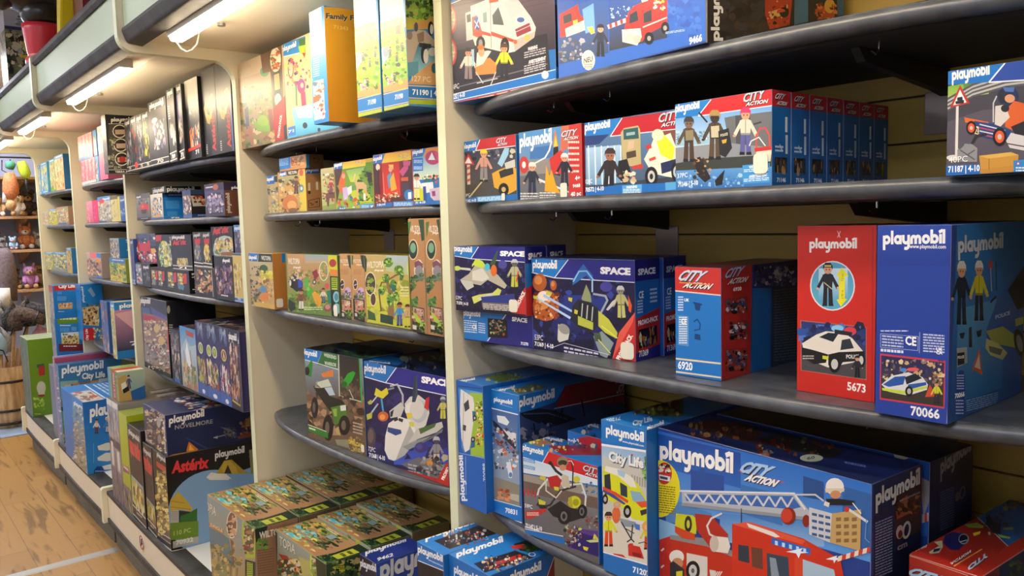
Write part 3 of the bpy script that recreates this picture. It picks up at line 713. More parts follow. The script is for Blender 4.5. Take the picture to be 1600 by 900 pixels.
for k in range(7):
    lab = 'tactical police box with red header, front one of its row of seven' if k == 0 else f'{ordn[k]} box from the front in the row of seven blue police boxes'
    b = px_box(lab, (1056, 296), (1206, 289), (1053, 164), dep-.002, Z=z2, Y=1.118, col='#1a5da4', group=G71146, dy=k*dep)
    if k == 0:
        a = b.art('F', C); a.g('#3f8fd8', '#bcdcf0', '1040,100 1510,40 1510,300 1040,300'); a.p('#9cc0d8', '1050,240 1300,215 1300,275 1050,292'); a.busy(30, 1055, 225, 1280, 262, '#7aa4c8 #b8d0e0 #5a88b4 #dce8f0', 10, 5)
        a.p('#6a6e72', '1280,160 1330,150 1505,130 1505,330 1310,330'); a.p('#4a4e54', '1330,150 1400,145 1400,300 1335,300'); a.p('#8d9298', '1050,300 1290,275 1510,300 1510,380 1050,400'); a.p('#3a403c', '1050,372 1180,350 1510,330 1510,390 1050,410'); a.g('#5a9ad8', '#1d5aa4', '1050,405 1510,385 1510,520 1050,520'); a.busy(30, 1060, 420, 1380, 480, '#8fbfe6 #6aa6dc #2f74bc #a8cfee', 12, 4)
        a.p('#1c7aca', '1040,100 1218,76 1160,150 1042,166'); a.p('#c8282c', '1218,74 1510,24 1510,102 1160,152'); a.l('#eee', 4, '1160,152 1510,102'); a.l('#eee', 4, '1218,76 1160,150'); a.logo(1052, 138, 1166, 116, 42); a.t('CITY', 1368, 88, 1472, 66, 40, '#cbd2dc', .3, shadow='#1c1a20', d=3); a.t('ACTION', 1378, 106, 1484, 90, 17, '#e8e8ee', .3, shadow='#1c1a20', d=2)
        a.fig(1116, 362, 206, '#3a3c40 #7a6250 #544838 #4a3a2c'); a.p('#8f8468', '1100,220 1136,216 1138,262 1102,266'); a.fig(1236, 352, 226, '#a88a50 #3a3028 #4c4232 #5a4834'); a.p('#c8bfa0', '1218,200 1256,196 1258,250 1220,252'); a.l('#2a2a2c', 8, '1162,136 1200,180'); a.p('#26282c', '1252,222 1300,208 1316,300 1286,344 1258,330'); a.t('POLICE', 1262, 248, 1296, 240, 12, '#e8e0c0'); a.p('#d8a83a', '1268,264 1292,258 1288,276 1272,280')
        a.fig(1378, 330, 216, '#c8386a #d8a080 #d8d4c4 #5a5ea0'); a.l('#3a3c40', 8, '1416,190 1450,180'); a.l('#d84a44', 7, '1430,300 1426,250 1444,210 1470,206 1488,240 1490,300'); a.l('#e8e8e4', 5, '1396,290 1404,268 1440,250 1470,290'); a.p('#ded8c4', '1426,310 1500,300 1494,362 1434,366'); a.p('#c8342c', '1420,300 1505,290 1505,308 1422,318')
        a.p('#2a2420', '1134,352 1168,340 1218,440 1190,460 1160,430'); a.p('#1c1c20', '1235,452 1282,400 1270,470 1240,476'); a.busy(18, 1140, 350, 1215, 450, '#6a4a30 #c89a70 #3a2c24 #2a2e3a', 12, 5)
        for yy, s_ in ((380, 'WARNING'), (424, 'AVERTISSEMENT')):
            a.p('#3f9ade', f'1364,{yy} 1490,{yy-12} 1490,{yy+34} 1366,{yy+42}'); a.t(s_, 1394, yy+16, 1480, yy+6, 14); a.tl(1370, yy+20, 1486, yy+36, 2, '#d8ecfa', yy, dy=-8)
        a.t('37PC', 1062, 440, 1110, 434, 22, bold=0); a.t('71146 | 5-10', 1066, 480, 1158, 470, 22)
        sticker(b, 'F', 90, 76, .026, .032)
    a = b.art('R'); a.g('#1f6cb8', '#1a5fa8'); a.p('#c0262c', '0,0 100,0 100,17 0,17'); a.t('CITY', 14, 9, 74, 9, 6, '#d0d4e0', 8, shadow='#2a2024'); a.t('ACTION', 22, 15, 84, 15, 4, '#e4e4e8', 8, shadow='#2a2024'); a.p('#dfe8f0', '70,27 82,27 82,43 70,43'); a.tl(16, 58, 60, 66, 2, '#cfe0f0', k); a.l('#bcd4ec', 3, '40,57 54,63'); a.p('#cfdcec', '72,46 84,46 84,66 72,66'); a.p('#20242c', '14,70 80,70 80,86 14,86'); a.busy(14, 18, 72, 76, 85, '#54463a #b08a60 #38465a #2a2c30', 8, k); a.t('71146', 26, 96, 74, 96, 4.5)
C = (1380, 0, 2.727)
b = px_box('go-kart racer box standing alone at the right end of the second shelf', (1478, 273), (1636, 273), (1482, 112), .07, Z=z2, Y=1.105, col='#1c6db8', xmax=XA1)
a = b.art('F', C); a.g('#3f4048', '#4a4652', '270,250 800,200 800,760 270,760'); a.g('#7cb040', '#a8c060', '270,370 450,335 450,400 275,425'); a.p('#5f8f34', '340,345 450,335 450,360 345,380')
for k in range(7): a.l('#b9b9b4' if k % 2 else '#54565c', 9, f'275,{470-k*8} 380,{410-k*8} 520,{370-k*9} 800,{335-k*9}')
a.p('#57525e', '272,520 420,470 800,430 800,700 272,720'); a.p('#1c72c4', '272,302 520,266 452,350 274,362'); a.p('#2a4aa2', '520,266 800,222 800,330 452,352'); a.l('#e8eef4', 6, '452,351 800,329'); a.l('#e8eef4', 6, '520,268 452,350'); a.logo(294, 344, 456, 318, 52)
a.p('#d9d7d2', '311,450 322,450 318,672 306,672'); a.e('#d8d6d0', 300, 672, 30, 12); a.p('#b93a30', '328,362 370,440 284,460'); a.p('#efefec', '328,382 356,436 299,449'); a.p('#26262a', '308,432 346,426 344,440 310,444'); a.p('#26262a', '316,416 338,412 340,428 316,430')
a.e('#1f2f5a', 532, 410, 46, 42); a.p('#2c2b36', '490,400 512,375 540,430 500,440'); a.e('#d89a70', 540, 420, 22, 18); a.p('#4a72b4', '510,372 560,372 556,392 520,390'); a.p('#d8622a', '520,470 560,430 600,440 620,520 560,560 520,540'); a.p('#d8d2cc', '478,452 520,446 540,500 500,540 476,530'); a.e('#2a2a30', 520, 462, 18, 16)
a.p('#dd6a2a', '346,500 450,520 446,530 350,522'); a.p('#24407e', '388,515 470,528 545,556 530,606 440,590 388,570'); 
for k in range(4): a.l('#cf4a54' if k % 2 else '#d8d8e0', 5, f'412,{530+k*14} 520,{556+k*13}')
a.p('#efe2b4', '390,536 408,540 408,574 390,570'); a.t('2', 394, 566, 406, 568, 22, '#3a3020')
for q in ((376, 545, 22, 30), (497, 583, 30, 40)): a.e('#18181c', *q); a.e('#e05a2c', q[0], q[1], q[2]*.66, q[3]*.66); a.e('#c8c0c0', q[0], q[1], q[2]*.3, q[3]*.3)
a.p('#d3d0d2', '524,600 545,566 620,580 700,600 700,660 540,630'); a.l('#3a3a40', 5, '530,612 690,640'); a.p('#25252b', '545,540 640,500 700,540 700,600 560,570'); a.l('#c4c4c8', 6, '470,520 470,440 484,410')
a.p('#8f9094', '316,640 340,612 380,614 402,632 400,690 318,688'); a.p('#55565a', '322,606 350,602 345,620 325,640'); a.l('#5c5c62', 6, '330,640 390,680'); a.l('#5c5c62', 6, '390,640 330,680'); a.l('#2a2a2e', 12, '380,612 396,580 440,572')
a.p('#c8943c', '410,664 545,648 578,660 574,716 416,722'); a.p('#dcb054', '410,664 545,648 578,660 452,676'); a.p('#c08a38', '412,722 556,706 560,748 412,748'); a.l('#8a6428', 3, '452,676 452,722')
a.p('#1c68bc', '268,706 414,700 414,748 266,748'); a.p('#2f86cc', '556,684 800,660 800,740 556,742'); a.tri(576, 702, 16); a.tl(566, 712, 640, 736, 2, '#e4f0fa', 3); a.t('40PC', 280, 694, 360, 688, 26, bold=0); a.t('71187 | 4-10', 278, 734, 412, 728, 26)

# third shelf
C = (690, 360, 3.751)
b = Box('low blue spaceship box underneath another, left end of the third shelf', (-1.5325, 1.112, z3+EYE+.0004), .226, .12, .072, '#1d5fae', math.radians(6))
lowspace = b
a = b.art('F', C); a.fill('#27247a'); a.p('#1c78c4', '100,440 382,490 268,650 110,630'); a.l('#e8eef4', 5, '380,490 270,648'); a.logo(128, 500, 228, 508, 36); a.t('SPACE', 412, 530, 502, 540, 24, bold=.05); a.p('#15151f', '270,514 384,524 388,632 272,626'); a.busy(36, 285, 530, 376, 615, '#8a9a60 #c8c8c0 #4a5a40 #2a2c3a #d8d84a #b8501e', 12, 5)
a.tl(128, 524, 208, 600, 6, '#cfe4f6', 4, dy=8); a.t('CE', 180, 575, 206, 578, 24); a.tl(216, 540, 256, 604, 5, '#cfe4f6', 6, dy=6); a.t('71370', 464, 670, 508, 676, 18)
for k in range(2):
    b = Box('spaceship with astronaut box with red corner, on top of the low blue box' if k == 0 else 'second dark blue space box behind the spaceship box', Vector((-1.537, 1.094, lowspace.loc.z+.0726))+Matrix.Rotation(math.radians(6), 3, 'Z') @ Vector((.009*k, .068*k, 0)), .230-.006*k, .066, .152, '#211f68', math.radians(6))
    if k == 0:
        a = b.art('F', C); a.g('#1d1a48', '#14122c', '60,80 540,90 540,500 60,500'); a.busy(60, 80, 160, 520, 430, '#2a2868 #191740 #33317a #201c50', 22, 3); a.p('#1c7aca', '62,84 222,88 172,166 66,148'); a.p('#2a2788', '222,88 540,96 540,190 172,166'); a.l('#e8eef4', 4, '66,148 172,166 540,190'); a.l('#e8eef4', 4, '222,88 172,166'); a.logo(74, 122, 180, 130, 38); a.t('SPACE', 342, 148, 486, 152, 28, bold=.06)
        a.p('#b8b4a0', '108,290 160,255 200,200 260,210 330,260 384,322 370,342 270,290 230,322 180,312'); a.p('#d8d6c8', '180,240 240,220 280,280 240,300 180,290'); a.p('#c8e04a', '178,200 210,166 240,180 262,210 230,220'); a.l('#d8e050', 6, '180,210 200,172 240,190'); a.p('#3a5a3a', '282,200 326,118 332,122 312,210'); a.e('#e0702a', 306, 235, 18, 34); a.e('#4ac0d8', 268, 215, 16, 22); a.p('#cfcfc8', '78,214 170,222 172,236 80,226'); a.e('#c8d860', 92, 222, 20, 14); a.p('#c8c8be', '110,290 180,300 190,330 150,352 120,310'); a.p('#d0d86a', '178,390 220,376 300,366 330,338 352,350 340,380 250,400 190,430'); a.p('#cfd0cc', '215,395 300,365 302,376 222,412')
        a.e('#4a4a9a', 358, 200, 26, 26); a.fig(428, 340, 170, '#c8ccd0 #6a6a60 #b8b890 #c8c848'); a.l('#d84a2a', 7, '450,240 440,300'); a.p('#b8642c', '352,400 380,370 430,400 420,428 366,424')
        a.p('#2c3a86', '230,390 430,370 420,430 240,420'); a.p('#74706e', '236,420 410,430 408,472 240,452'); a.tl(244, 428, 400, 466, 4, '#cfcbc6', 5, dy=12); a.p('#c22a28', '530,260 540,260 540,500 412,484 440,420');
        a.word(text_polys('PROMO-PACK', .05), 440, 474, 494, 362, 10, '#f4f0e8', slant=-18); a.t('57PC', 84, 404, 120, 408, 22, bold=0); a.t('71370 | 4-10', 88, 432, 156, 440, 18)
        sticker(b, 'F', 84, 86, .026, .028)
    a = b.art('R'); a.fill('#27257c'); a.p('#1f6cb8', '0,24 100,24 100,70 0,70'); a.p('#b82a2a', '0,60 100,48 100,100 0,100'); a.t('SPACE', 16, 18, 84, 18, 9, bold=.05); a.t('71', 70, 96, 95, 96, 8)
    a = b.art('T'); a.fill('#201e58'); a.busy(30, 5, 5, 95, 95, '#17163c #2f2c78 #3a4a8a #141430', 9, 4)
for k in range(2):
    b = px_box('space cannon and asteroid box with red corner on the third shelf' if k == 0 else 'second space cannon box right behind the first on the third shelf', (833.5, 545), (993, 566), (831, 403), .084, Z=z3, rot=6, col='#1f4f9c')
    if k: b.loc = b.loc+b.R @ Vector((0.008, .0865, 0)); b.o.location = b.loc
    if k == 0:
        a = b.art('F', C); a.g('#1b1740', '#18163a', '520,160 1140,180 1140,790 520,790'); a.g('#26388c', '#1c1c50', '700,380 960,380 960,640 620,640'); a.busy(50, 540, 270, 1100, 700, '#27286a #1a184a #33469a #141232', 34, 3)
        a.p('#1c7aca', '520,164 742,172 662,278 526,246'); a.p('#2b2888', '742,172 1150,182 1150,306 662,278'); a.l('#e8eef4', 5, '526,246 662,278 1150,306'); a.l('#e8eef4', 5, '742,172 662,278'); a.logo(534, 222, 678, 226, 50); a.t('SPACE', 930, 252, 1108, 260, 38, bold=.06)
        for q in ((575, 305, 42, 52), (656, 322, 19, 30), (612, 440, 78, 92), (566, 470, 28, 50)): a.e('#b05a26', *q); a.e('#d88a48', q[0]-q[2]*.2, q[1]-q[3]*.25, q[2]*.55, q[3]*.5)
        a.busy(40, 548, 370, 680, 520, '#8a3a16 #e8a060 #c86a30 #f0c890 #6a2a14', 17, 6); a.e('#f6e8d8', 600, 385, 36, 30); a.p('#a8c8f0', '600,372 770,470 764,480 596,388'); a.p('#bcd4f4', '560,392 760,508 752,520 556,400'); a.p('#c8d050', '616,352 650,366 640,384 612,376'); a.p('#c8d050', '538,380 566,388 560,404 538,398')
        a.p('#2a6ab4', '770,290 800,236 832,196 858,230 888,262 880,300 850,262 800,300 768,320'); a.l('#8ec8f0', 8, '772,300 806,240 850,238 890,290'); a.l('#a8c8e8', 9, '884,290 884,360'); a.l('#9aaab8', 12, '890,372 960,384 972,410 930,490'); a.p('#8f9a70', '820,400 848,316 872,370 880,420 840,430')
        a.p('#23262e', '770,440 800,404 870,420 920,460 912,560 880,600 800,570 756,520'); a.p('#b8c24a', '800,500 890,540 888,584 800,552')
        for k2 in range(7): a.l('#c8cccc' if k2 % 2 else '#101216', 6, f'{812+k2*15},{424+k2*5} {806+k2*15},{500+k2*6}')
        a.p('#d0c634', '744,392 768,396 764,420 744,410'); a.p('#d0c634', '780,462 800,470 796,492 778,486'); a.p('#c4c84a', '920,470 980,520 1032,600 1026,634 960,600 920,560'); a.p('#8a9a98', '890,620 940,590 1010,660 970,750 930,730'); a.p('#4a5a48', '892,600 930,600 940,650 900,650'); a.l('#e4e050', 7, '940,560 1030,630'); a.l('#d8dc60', 6, '920,640 990,720')
        a.p('#d3d2c8', '684,548 750,600 742,640 690,656 680,640'); a.e('#9a9a94', 718, 578, 38, 26, 40); a.e('#46429a', 965, 330, 36, 30); a.fig(1056, 522, 196, '#c8ccd0 #8a8878 #b4b078 #c0c06a', lean=-8); a.p('#c8c8c8', '964,464 1000,416 1024,400 1016,430 976,470'); a.p('#d85a28', '1094,380 1116,440 1110,484 1096,470')
        a.p('#c22a28', '1150,470 1150,800 1000,764 1040,680'); a.p('#e05a48', '1040,600 1142,470 1120,540 1000,760'); a.word(text_polys('PROMO-PACK', .05), 1046, 760, 1124, 616, 10, '#f4f0e8', slant=-24); a.l('#d8d4e0', 3, '640,690 720,660 990,730'); a.tl(718, 680, 920, 745, 3, '#cfcce0', 7, dy=38); a.t('53PC', 546, 640, 594, 646, 32, bold=0); a.t('71369 | 4-10', 546, 674, 656, 692, 24)
        sticker(b, 'F', 93, 90, .032, .034)
    a = b.art('R'); a.fill('#27257c'); a.p('#1f6cb8', '0,21 100,21 100,70 0,70'); a.p('#b82a2a', '0,58 100,50 100,88 0,92'); a.t('SPACE', 12, 15, 84, 15, 6, bold=.05); a.t('CE', 14, 38, 34, 38, 7); a.tl(8, 40, 30, 54, 5, '#cfe0f4', 3); a.tl(60, 30, 90, 46, 4, '#cfe0f4', 5); a.t('PROMO-PACK', 10, 65, 92, 63, 5); a.p('#171722', '12,69 88,68 88,86 12,88'); a.busy(16, 16, 70, 84, 86, '#b8622c #5a6a98 #c8c8a0 #2c3444', 7, 3); a.t('71369', 12, 96, 50, 96, 6)
    a = b.art('T'); a.fill('#201e58'); a.busy(40, 5, 5, 95, 95, '#17163c #2f2c78 #4a5a6a #141430 #6a6a50', 8, 4)
C = (1030, 340, 2.647)
b = px_box('red and blue box with city lettering, wide side facing right, on the third shelf', (1056, 585), (1127, 596), (1056, 417), .275, Z=z3, rot=True, col='#1c6fc0')
a = b.art('F', C); a.fill('#1c76c8'); a.p('#c2302c', '60,190 260,200 260,322 60,302'); a.l('#e8d8c8', 5, '60,302 260,322'); a.t('CITY', 80, 258, 205, 266, 44, '#c8d8ec', 8, shadow='#2a2a34', d=3); a.t('ACTION', 96, 288, 226, 298, 24, '#f0f0f0', 8, shadow='#2a2a34', d=3); a.l('#e08a40', 5, '84,268 210,278')
a.tl(78, 326, 100, 390, 6, '#d4e6f8', 3); a.t('UK', 104, 346, 124, 347, 12); a.p('#5a92cc', '78,404 122,408 122,532 78,526'); a.tl(82, 410, 116, 525, 12, '#dcecfa', 5); a.t('CE', 92, 440, 114, 442, 24); a.l('#0f3c78', 7, '142,352 176,360'); a.p('#153f7c', '146,356 172,360 168,386 150,382'); a.l('#123c78', 5, '144,430 158,420 170,440 168,462 146,466'); a.p('#153f7c', '148,480 170,484 172,508 146,502')
a.l('#e6d8b0', 7, '60,582 256,604'); a.l('#e6d8b0', 7, '60,636 256,662'); a.t('6920', 78, 624, 138, 632, 32)
a = b.art('R', C); a.fill('#1a4f90'); a.p('#a82e2e', '250,200 384,180 376,660 250,690'); a.p('#1c6ab4', '388,290 462,284 456,640 380,650'); a.p('#28366e', '388,180 640,150 640,286 388,292'); a.t('CITY', 272, 250, 356, 236, 38, '#9ab4d8', 8, shadow='#3a2024', d=2); a.t('ACTION', 282, 276, 370, 264, 22, '#d8d8dc', 8, shadow='#3a2024', d=2); a.t('6920', 306, 304, 340, 300, 15)
for (x0, y0, x1, y1) in ((272, 334, 366, 400), (290, 430, 370, 510), (272, 545, 366, 640)): a.p('#8a3030', f'{x0},{y0} {x1},{y0-8} {x1},{y1-8} {x0},{y1}'); a.busy(26, x0+6, y0+4, x1-6, y1-8, '#23304e #5a7aa0 #c8ccd4 #17181c #b05a3c #39516e', 13, int(x0+y0))
a.busy(40, 396, 200, 560, 280, '#6a7a96 #3a4672 #9aa4b8 #1a2040 #c8d0dc', 16, 4); a.p('#2c3a4c', '468,290 640,270 640,600 462,640'); a.tl(474, 300, 600, 600, 26, '#54667c', 6, .4, dy=-14)
a = b.art('T', C); a.fill('#6a3434'); a.p('#7c3c38', '60,190 300,160 330,185 260,205'); a.p('#26344c', '330,185 420,140 640,130 640,160')
b = px_box('tall red box with police car picture and officer in a round window, third shelf', (1245, 610), (1366, 630), (1246, 353), .145, Z=z3, Y=1.147, H=.263, col='#c02424')
a = b.art('F', C); a.fill('#c9281f'); a.logo(622, 128, 820, 128, 42, '#f0ece6'); a.l('#e8c8c0', 3, '738,56 748,82'); a.l('#e8c8c0', 3, '750,56 738,82'); a.e('#e8e4e0', 717, 282, 93, 103, n=28); a.e('#5aa6c8', 717, 282, 88, 98, n=28); a.g('#cfe8f0', '#4a9cc4', '660,210 780,210 780,350 660,350')
a.fig(698, 364, 176, '#17181c #d8a080 #23242c #1b1c22'); a.p('#c8b068', '684,196 712,196 712,204 684,204'); a.l('#c8b890', 4, '682,268 716,296'); a.p('#e8e02c', '756,206 784,242 768,242 768,336 778,336 752,368 734,340 744,336 744,242 732,242'); a.word(text_polys('7,5 cm', 0), 762, 262, 762, 232, 0, '#5a5a18', slant=-9); a.word(text_polys('2.95 in', 0), 762, 336, 762, 300, 0, '#5a5a18', slant=-9)
a.p('#b06a5a', '584,424 858,452 858,672 586,632'); a.g('#203878', '#4a4448', '588,428 855,456 855,668 589,630'); a.busy(36, 590, 440, 850, 520, '#2c50a0 #16265a #4a78c8 #1c2038', 22, 4); a.p('#4a474c', '590,590 855,600 855,668 590,630'); a.e('#d8404c', 790, 470, 26, 18); a.e('#8ac8f0', 738, 458, 26, 14)
a.p('#e4ded2', '592,520 650,484 690,470 760,474 800,500 850,560 846,580 800,600 700,620 650,600 600,560'); a.p('#17171b', '590,536 640,548 700,566 690,600 640,606 592,576'); a.p('#1e2630', '662,494 700,476 742,480 720,514'); a.p('#28323c', '756,506 790,500 806,540 750,548'); a.p('#16161a', '700,566 744,556 850,552 850,590 760,598 740,630 700,610'); a.p('#c8d030', '676,570 702,574 698,588 676,584'); a.p('#23262c', '726,462 800,474 796,490 726,480'); a.t('POLICE', 774, 582, 830, 582, 16, '#e8e8e4'); a.tl(594, 570, 640, 590, 2, '#b8b4ac', 2)
for q in ((726, 606, 24, 36), (836, 590, 16, 30)): a.e('#101014', *q); a.e('#c8c8c4', q[0], q[1], q[2]*.6, q[3]*.6)
a.fig(820, 660, 90, '#16161a #d8a080 #222430 #15161c'); a.t('5673', 778, 712, 854, 724, 34, '#f2ece6'); a.l('#a82020', 5, '884,40 880,770')
a = b.art('R'); a.fill('#b02222')
b = px_box('tall dark blue police box with two sides showing, right end of the third shelf', (1367, 645), (1480, 662), (1370, 353), .27, Z=z3, Y=1.093, H=.2635, col='#23419a')
a = b.art('F', C); a.fill('#22409c'); a.g('#2848a6', '#1f3a90', '905,35 1230,30 1230,200 905,200'); a.logo(926, 112, 1186, 108, 56, '#eef0f2'); a.t('www.playmobil.com', 1036, 126, 1186, 128, 16, bold=.01)
a.tl(916, 466, 1030, 476, 1, '#c8d4ee', 3); a.l('#aebce0', 2, '916,480 1072,492 1070,550 916,536 916,480'); a.tl(922, 486, 1010, 536, 4, '#c0cdea', 5, dy=8); a.t('CE', 1018, 524, 1064, 530, 36); a.tl(916, 542, 1010, 556, 1, '#dce4f6', 4, .8, dy=8); a.tl(1092, 480, 1180, 560, 7, '#c0cdea', 6, dy=6); a.t('UK', 1146, 550, 1172, 552, 14); a.t('CA', 1146, 564, 1172, 566, 14); a.l('#aebce0', 2, '1078,474 1076,560')
a.p('#c83a4c', '914,562 1184,592 1180,790 912,752'); a.g('#252858', '#4a4038', '919,570 1179,600 1175,780 917,744'); a.busy(50, 922, 590, 1172, 680, '#3a3c70 #6a5a60 #c8a878 #201f40 #8a7a70 #e0c89c', 14, 4); a.p('#3a3330', '918,690 1175,700 1175,782 918,745')
a.p('#d8dce0', '920,690 960,655 1030,640 1090,660 1112,690 1108,712 1030,736 950,720'); a.p('#2858a8', '926,690 975,658 1020,655 1010,690 950,700'); a.p('#c8d83a', '922,704 1010,716 1108,696 1108,706 1010,730 924,714'); a.p('#1c2430', '1016,660 1060,644 1088,664 1024,690'); a.p('#2858a8', '1030,690 1104,680 1106,692 1030,712'); a.e('#121216', 1034, 718, 16, 22); a.e('#b8b8b8', 1034, 718, 8, 12); a.e('#e05a5c', 1050, 628, 26, 8); a.e('#4a8ad8', 1010, 630, 14, 8)
a.p('#c84a30', '1120,690 1150,740 1100,742'); a.fig(1148, 768, 92, '#2a2a2e #d8a080 #c8d030 #2a2c36'); a.busy(14, 1130, 640, 1172, 690, '#e8c080 #c8a868 #8a6a4a', 9, 3); a.t('70066', 1040, 816, 1160, 832, 38, '#f0f2f4'); a.l('#c8cede', 3, '1224,34 1190,850')
a = b.art('R', C); a.g('#2a74b8', '#274e90', '1220,30 1600,0 1600,800 1190,860'); a.g('#4a88b8', '#2d6aa8', '1235,380 1420,330 1420,700 1225,780'); a.p('#29468e', '1212,30 1232,30 1200,850 1186,850'); a.logo(1236, 148, 1424, 126, 72, '#c8ccd4')
a.fig(1250, 440, 258, '#d8d8d4 #c89878 #20283c #20283a', asp=.62); a.fig(1322, 424, 244, '#d8d8d4 #c89878 #c8c030 #22283a', asp=.62); a.e('#b8403c', 1370, 194, 9, 18); a.l('#b8bcc4', 3, '1370,210 1374,304'); a.l('#30405c', 6, '1392,180 1394,300'); a.l('#20262e', 8, '1370,350 1392,326'); a.p('#20262e', '1240,480 1264,474 1258,500 1246,500'); a.p('#2a2c30', '1280,456 1292,450 1294,536 1280,536'); a.p('#20262e', '1310,470 1334,462 1330,490 1316,496')
a.p('#9a9ea8', '1230,540 1272,535 1274,600 1232,620'); a.p('#20242c', '1232,560 1262,556 1262,604 1234,612'); a.t('POLICE', 1234, 584, 1260, 580, 11); a.p('#c0583c', '1325,540 1336,650 1292,625'); a.p('#cfc4b8', '1322,565 1328,628 1304,618'); a.l('#787c82', 5, '1292,640 1300,620')
a.p('#2c5aa0', '1400,330 1460,250 1509,200 1600,170 1600,500 1480,570 1420,575 1360,540 1350,470'); a.p('#97a050', '1350,470 1420,450 1490,500 1480,540 1380,520'); a.p('#1f2834', '1440,300 1509,200 1600,180 1600,340 1480,380'); a.p('#b4b47a', '1352,500 1400,520 1440,560 1420,588 1370,570 1348,540'); a.p('#5c6660', '1362,530 1420,545 1410,570 1366,556'); a.t('POLICE', 1390, 420, 1450, 400, 16, '#b8c4d4'); a.e('#171a20', 1490, 520, 22, 60, -12); a.e('#8a8f94', 1490, 520, 12, 36, -12); a.p('#a8ac5c', '1470,420 1600,380 1600,400 1474,450')
a.p('#21459a', '1228,660 1240,632 1258,632 1264,660 1262,800 1240,828 1222,810'); a.tl(1230, 650, 1260, 716, 6, '#b4c6ea', 5, .4); a.t('70066', 1222, 748, 1262, 738, 20); a.tl(1226, 754, 1258, 820, 5, '#b4c6ea', 6, .4); a.tl(1270, 756, 1400, 806, 6, '#8fb0dc', 7, .4, dy=-34)
# fourth shelf of the nearest bay
C = (700, 560, 5.625); C3 = (700, 700, 4.5); C4 = (690, 560, 2.646)
b = px_box('blue box with a sideways camper van picture, leftmost on the fourth shelf', (717, 785), (770, 803), (714, 594), .33, Z=z4, xmin=XA0, xmax=-1.4425, col='#1c66b8')
a = b.art('F', C); a.fill('#1a62ba'); a.p('#0f3f86', '88,238 356,268 356,276 88,246'); a.g('#5aa0e0', '#b8c850', '95,262 300,300 330,330 332,870'); a.p('#4a90d8', '92,262 160,272 140,830 120,780'); a.p('#9cc040', '190,300 300,308 328,340 330,872 200,850'); a.p('#e4e2da', '112,270 160,300 220,340 232,400 224,560 190,800 150,826 118,700 105,480')
a.p('#2d6a8c', '214,460 246,470 240,540 220,560'); a.p('#2d6a8c', '204,700 240,690 236,780 200,790'); a.e('#17181a', 236, 524, 18, 24); a.e('#17181a', 220, 712, 18, 24); a.e('#c8c8c4', 236, 524, 8, 12); a.e('#c8c8c4', 220, 712, 8, 12); a.p('#3a424a', '140,400 180,360 190,440 150,470'); a.p('#3a424a', '130,580 160,590 156,640 128,630'); a.l('#8a8c90', 4, '140,300 130,800')
a.busy(40, 250, 380, 316, 780, '#d84a2a #e8c83a #6a3a20 #f0e0c0 #2a7a3a #c83a50', 17, 4); a.l('#cfe0f4', 3, '330,880 88,828')
a.crop = C3; a.word(pen_polys('playmobil'), 122, 372, 104, 46, 0, '#eef2f6', slant=-38, nm='logo'); a.l('#cfe0f4', 2, '128,330 124,60'); a.t('70088', 268, 234, 262, 106, 0) if False else a.word(text_polys('70088', .01), 270, 234, 264, 108, 0, '#e4ecf6', slant=-22); a.l('#123f80', 4, '292,10 300,470')
a = b.art('T', C); a.fill('#2170c4'); a.g('#6a8a3a', '#3a4a24', '320,170 480,120 760,190 520,220'); a.busy(24, 340, 130, 740, 210, '#8aa84a #4a6a30 #c8c8a0 #2a3a20', 18, 4); a.logo(104, 210, 240, 188, 22); a.logo(350, 262, 540, 228, 24)
b = px_box('stunt plane box with ramps on its long side, second on the fourth shelf', (772, 795), (816, 817), (768, 608), .345, Z=z4, Y=1.118, xmin=-1.4415, col='#1c6db8')
a = b.art('F', C); a.g('#2c5a9a', '#9ab0c8', '378,290 612,330 612,1500 378,1400'); a.p('#1c76c6', '378,290 612,332 612,492 378,428'); a.l('#eef2f6', 9, '380,436 614,494'); a.logo(404, 376, 568, 408, 40); a.l('#dfe8f4', 2, '474,406 566,434')
a.p('#e8eef0', '430,500 500,510 540,560 520,590 440,560'); a.p('#26303e', '390,540 420,560 520,660 600,780 590,800 480,690 400,590'); a.p('#d8dce0', '480,620 560,650 600,660 598,740 560,720'); a.p('#8a5030', '400,690 470,740 500,790 440,760'); a.e('#dfe2e4', 578, 690, 18, 40); a.busy(30, 395, 620, 600, 860, '#2a3a5a #c8ccd0 #d84a2a #8aa0b8 #e8e8e4 #4a3a30', 24, 5); a.e('#e0702a', 510, 870, 44, 36)
a.crop = C3; a.p('#8fa2b8', '330,0 500,40 505,260 330,200'); a.busy(24, 330, 10, 495, 150, '#d8dce2 #2c3a50 #e8e8e4 #d86a2a #4a5a70 #98b0c8', 22, 8); a.p('#e4e6e8', '410,100 440,96 456,180 450,210 430,210'); a.e('#5a8ab8', 441, 188, 12, 18); a.p('#8f8a7a', '326,200 505,260 505,420 326,370'); a.busy(18, 345, 290, 440, 365, '#c86a40 #8a4a2c #e09a6a', 20, 3); a.p('#c0b8a4', '440,320 500,330 500,380 440,360')
a.p('#1c76c6', '320,360 540,420 540,530 320,470'); a.l('#e8ecf0', 7, '320,470 540,530'); a.l('#e8ecf0', 5, '320,362 540,422'); a.t('70831', 404, 452, 488, 470, 34)
a = b.art('R', C4); a.g('#2a3a6a', '#4a5a80', '310,140 900,30 900,800 310,900'); a.p('#1c74c4', '310,150 520,98 470,180 310,236'); a.p('#7a2028', '520,98 830,30 830,180 600,190 470,200'); a.l('#9cb0c8', 4, '466,208 830,130'); a.logo(318, 204, 468, 162, 42); a.t('STUNT', 722, 144, 812, 126, 34, '#b8b0ac', 8); a.t('SHOW', 752, 188, 812, 172, 30, '#b8b0ac', 8); a.t('AIR', 718, 104, 760, 94, 18, '#b8b0ac')
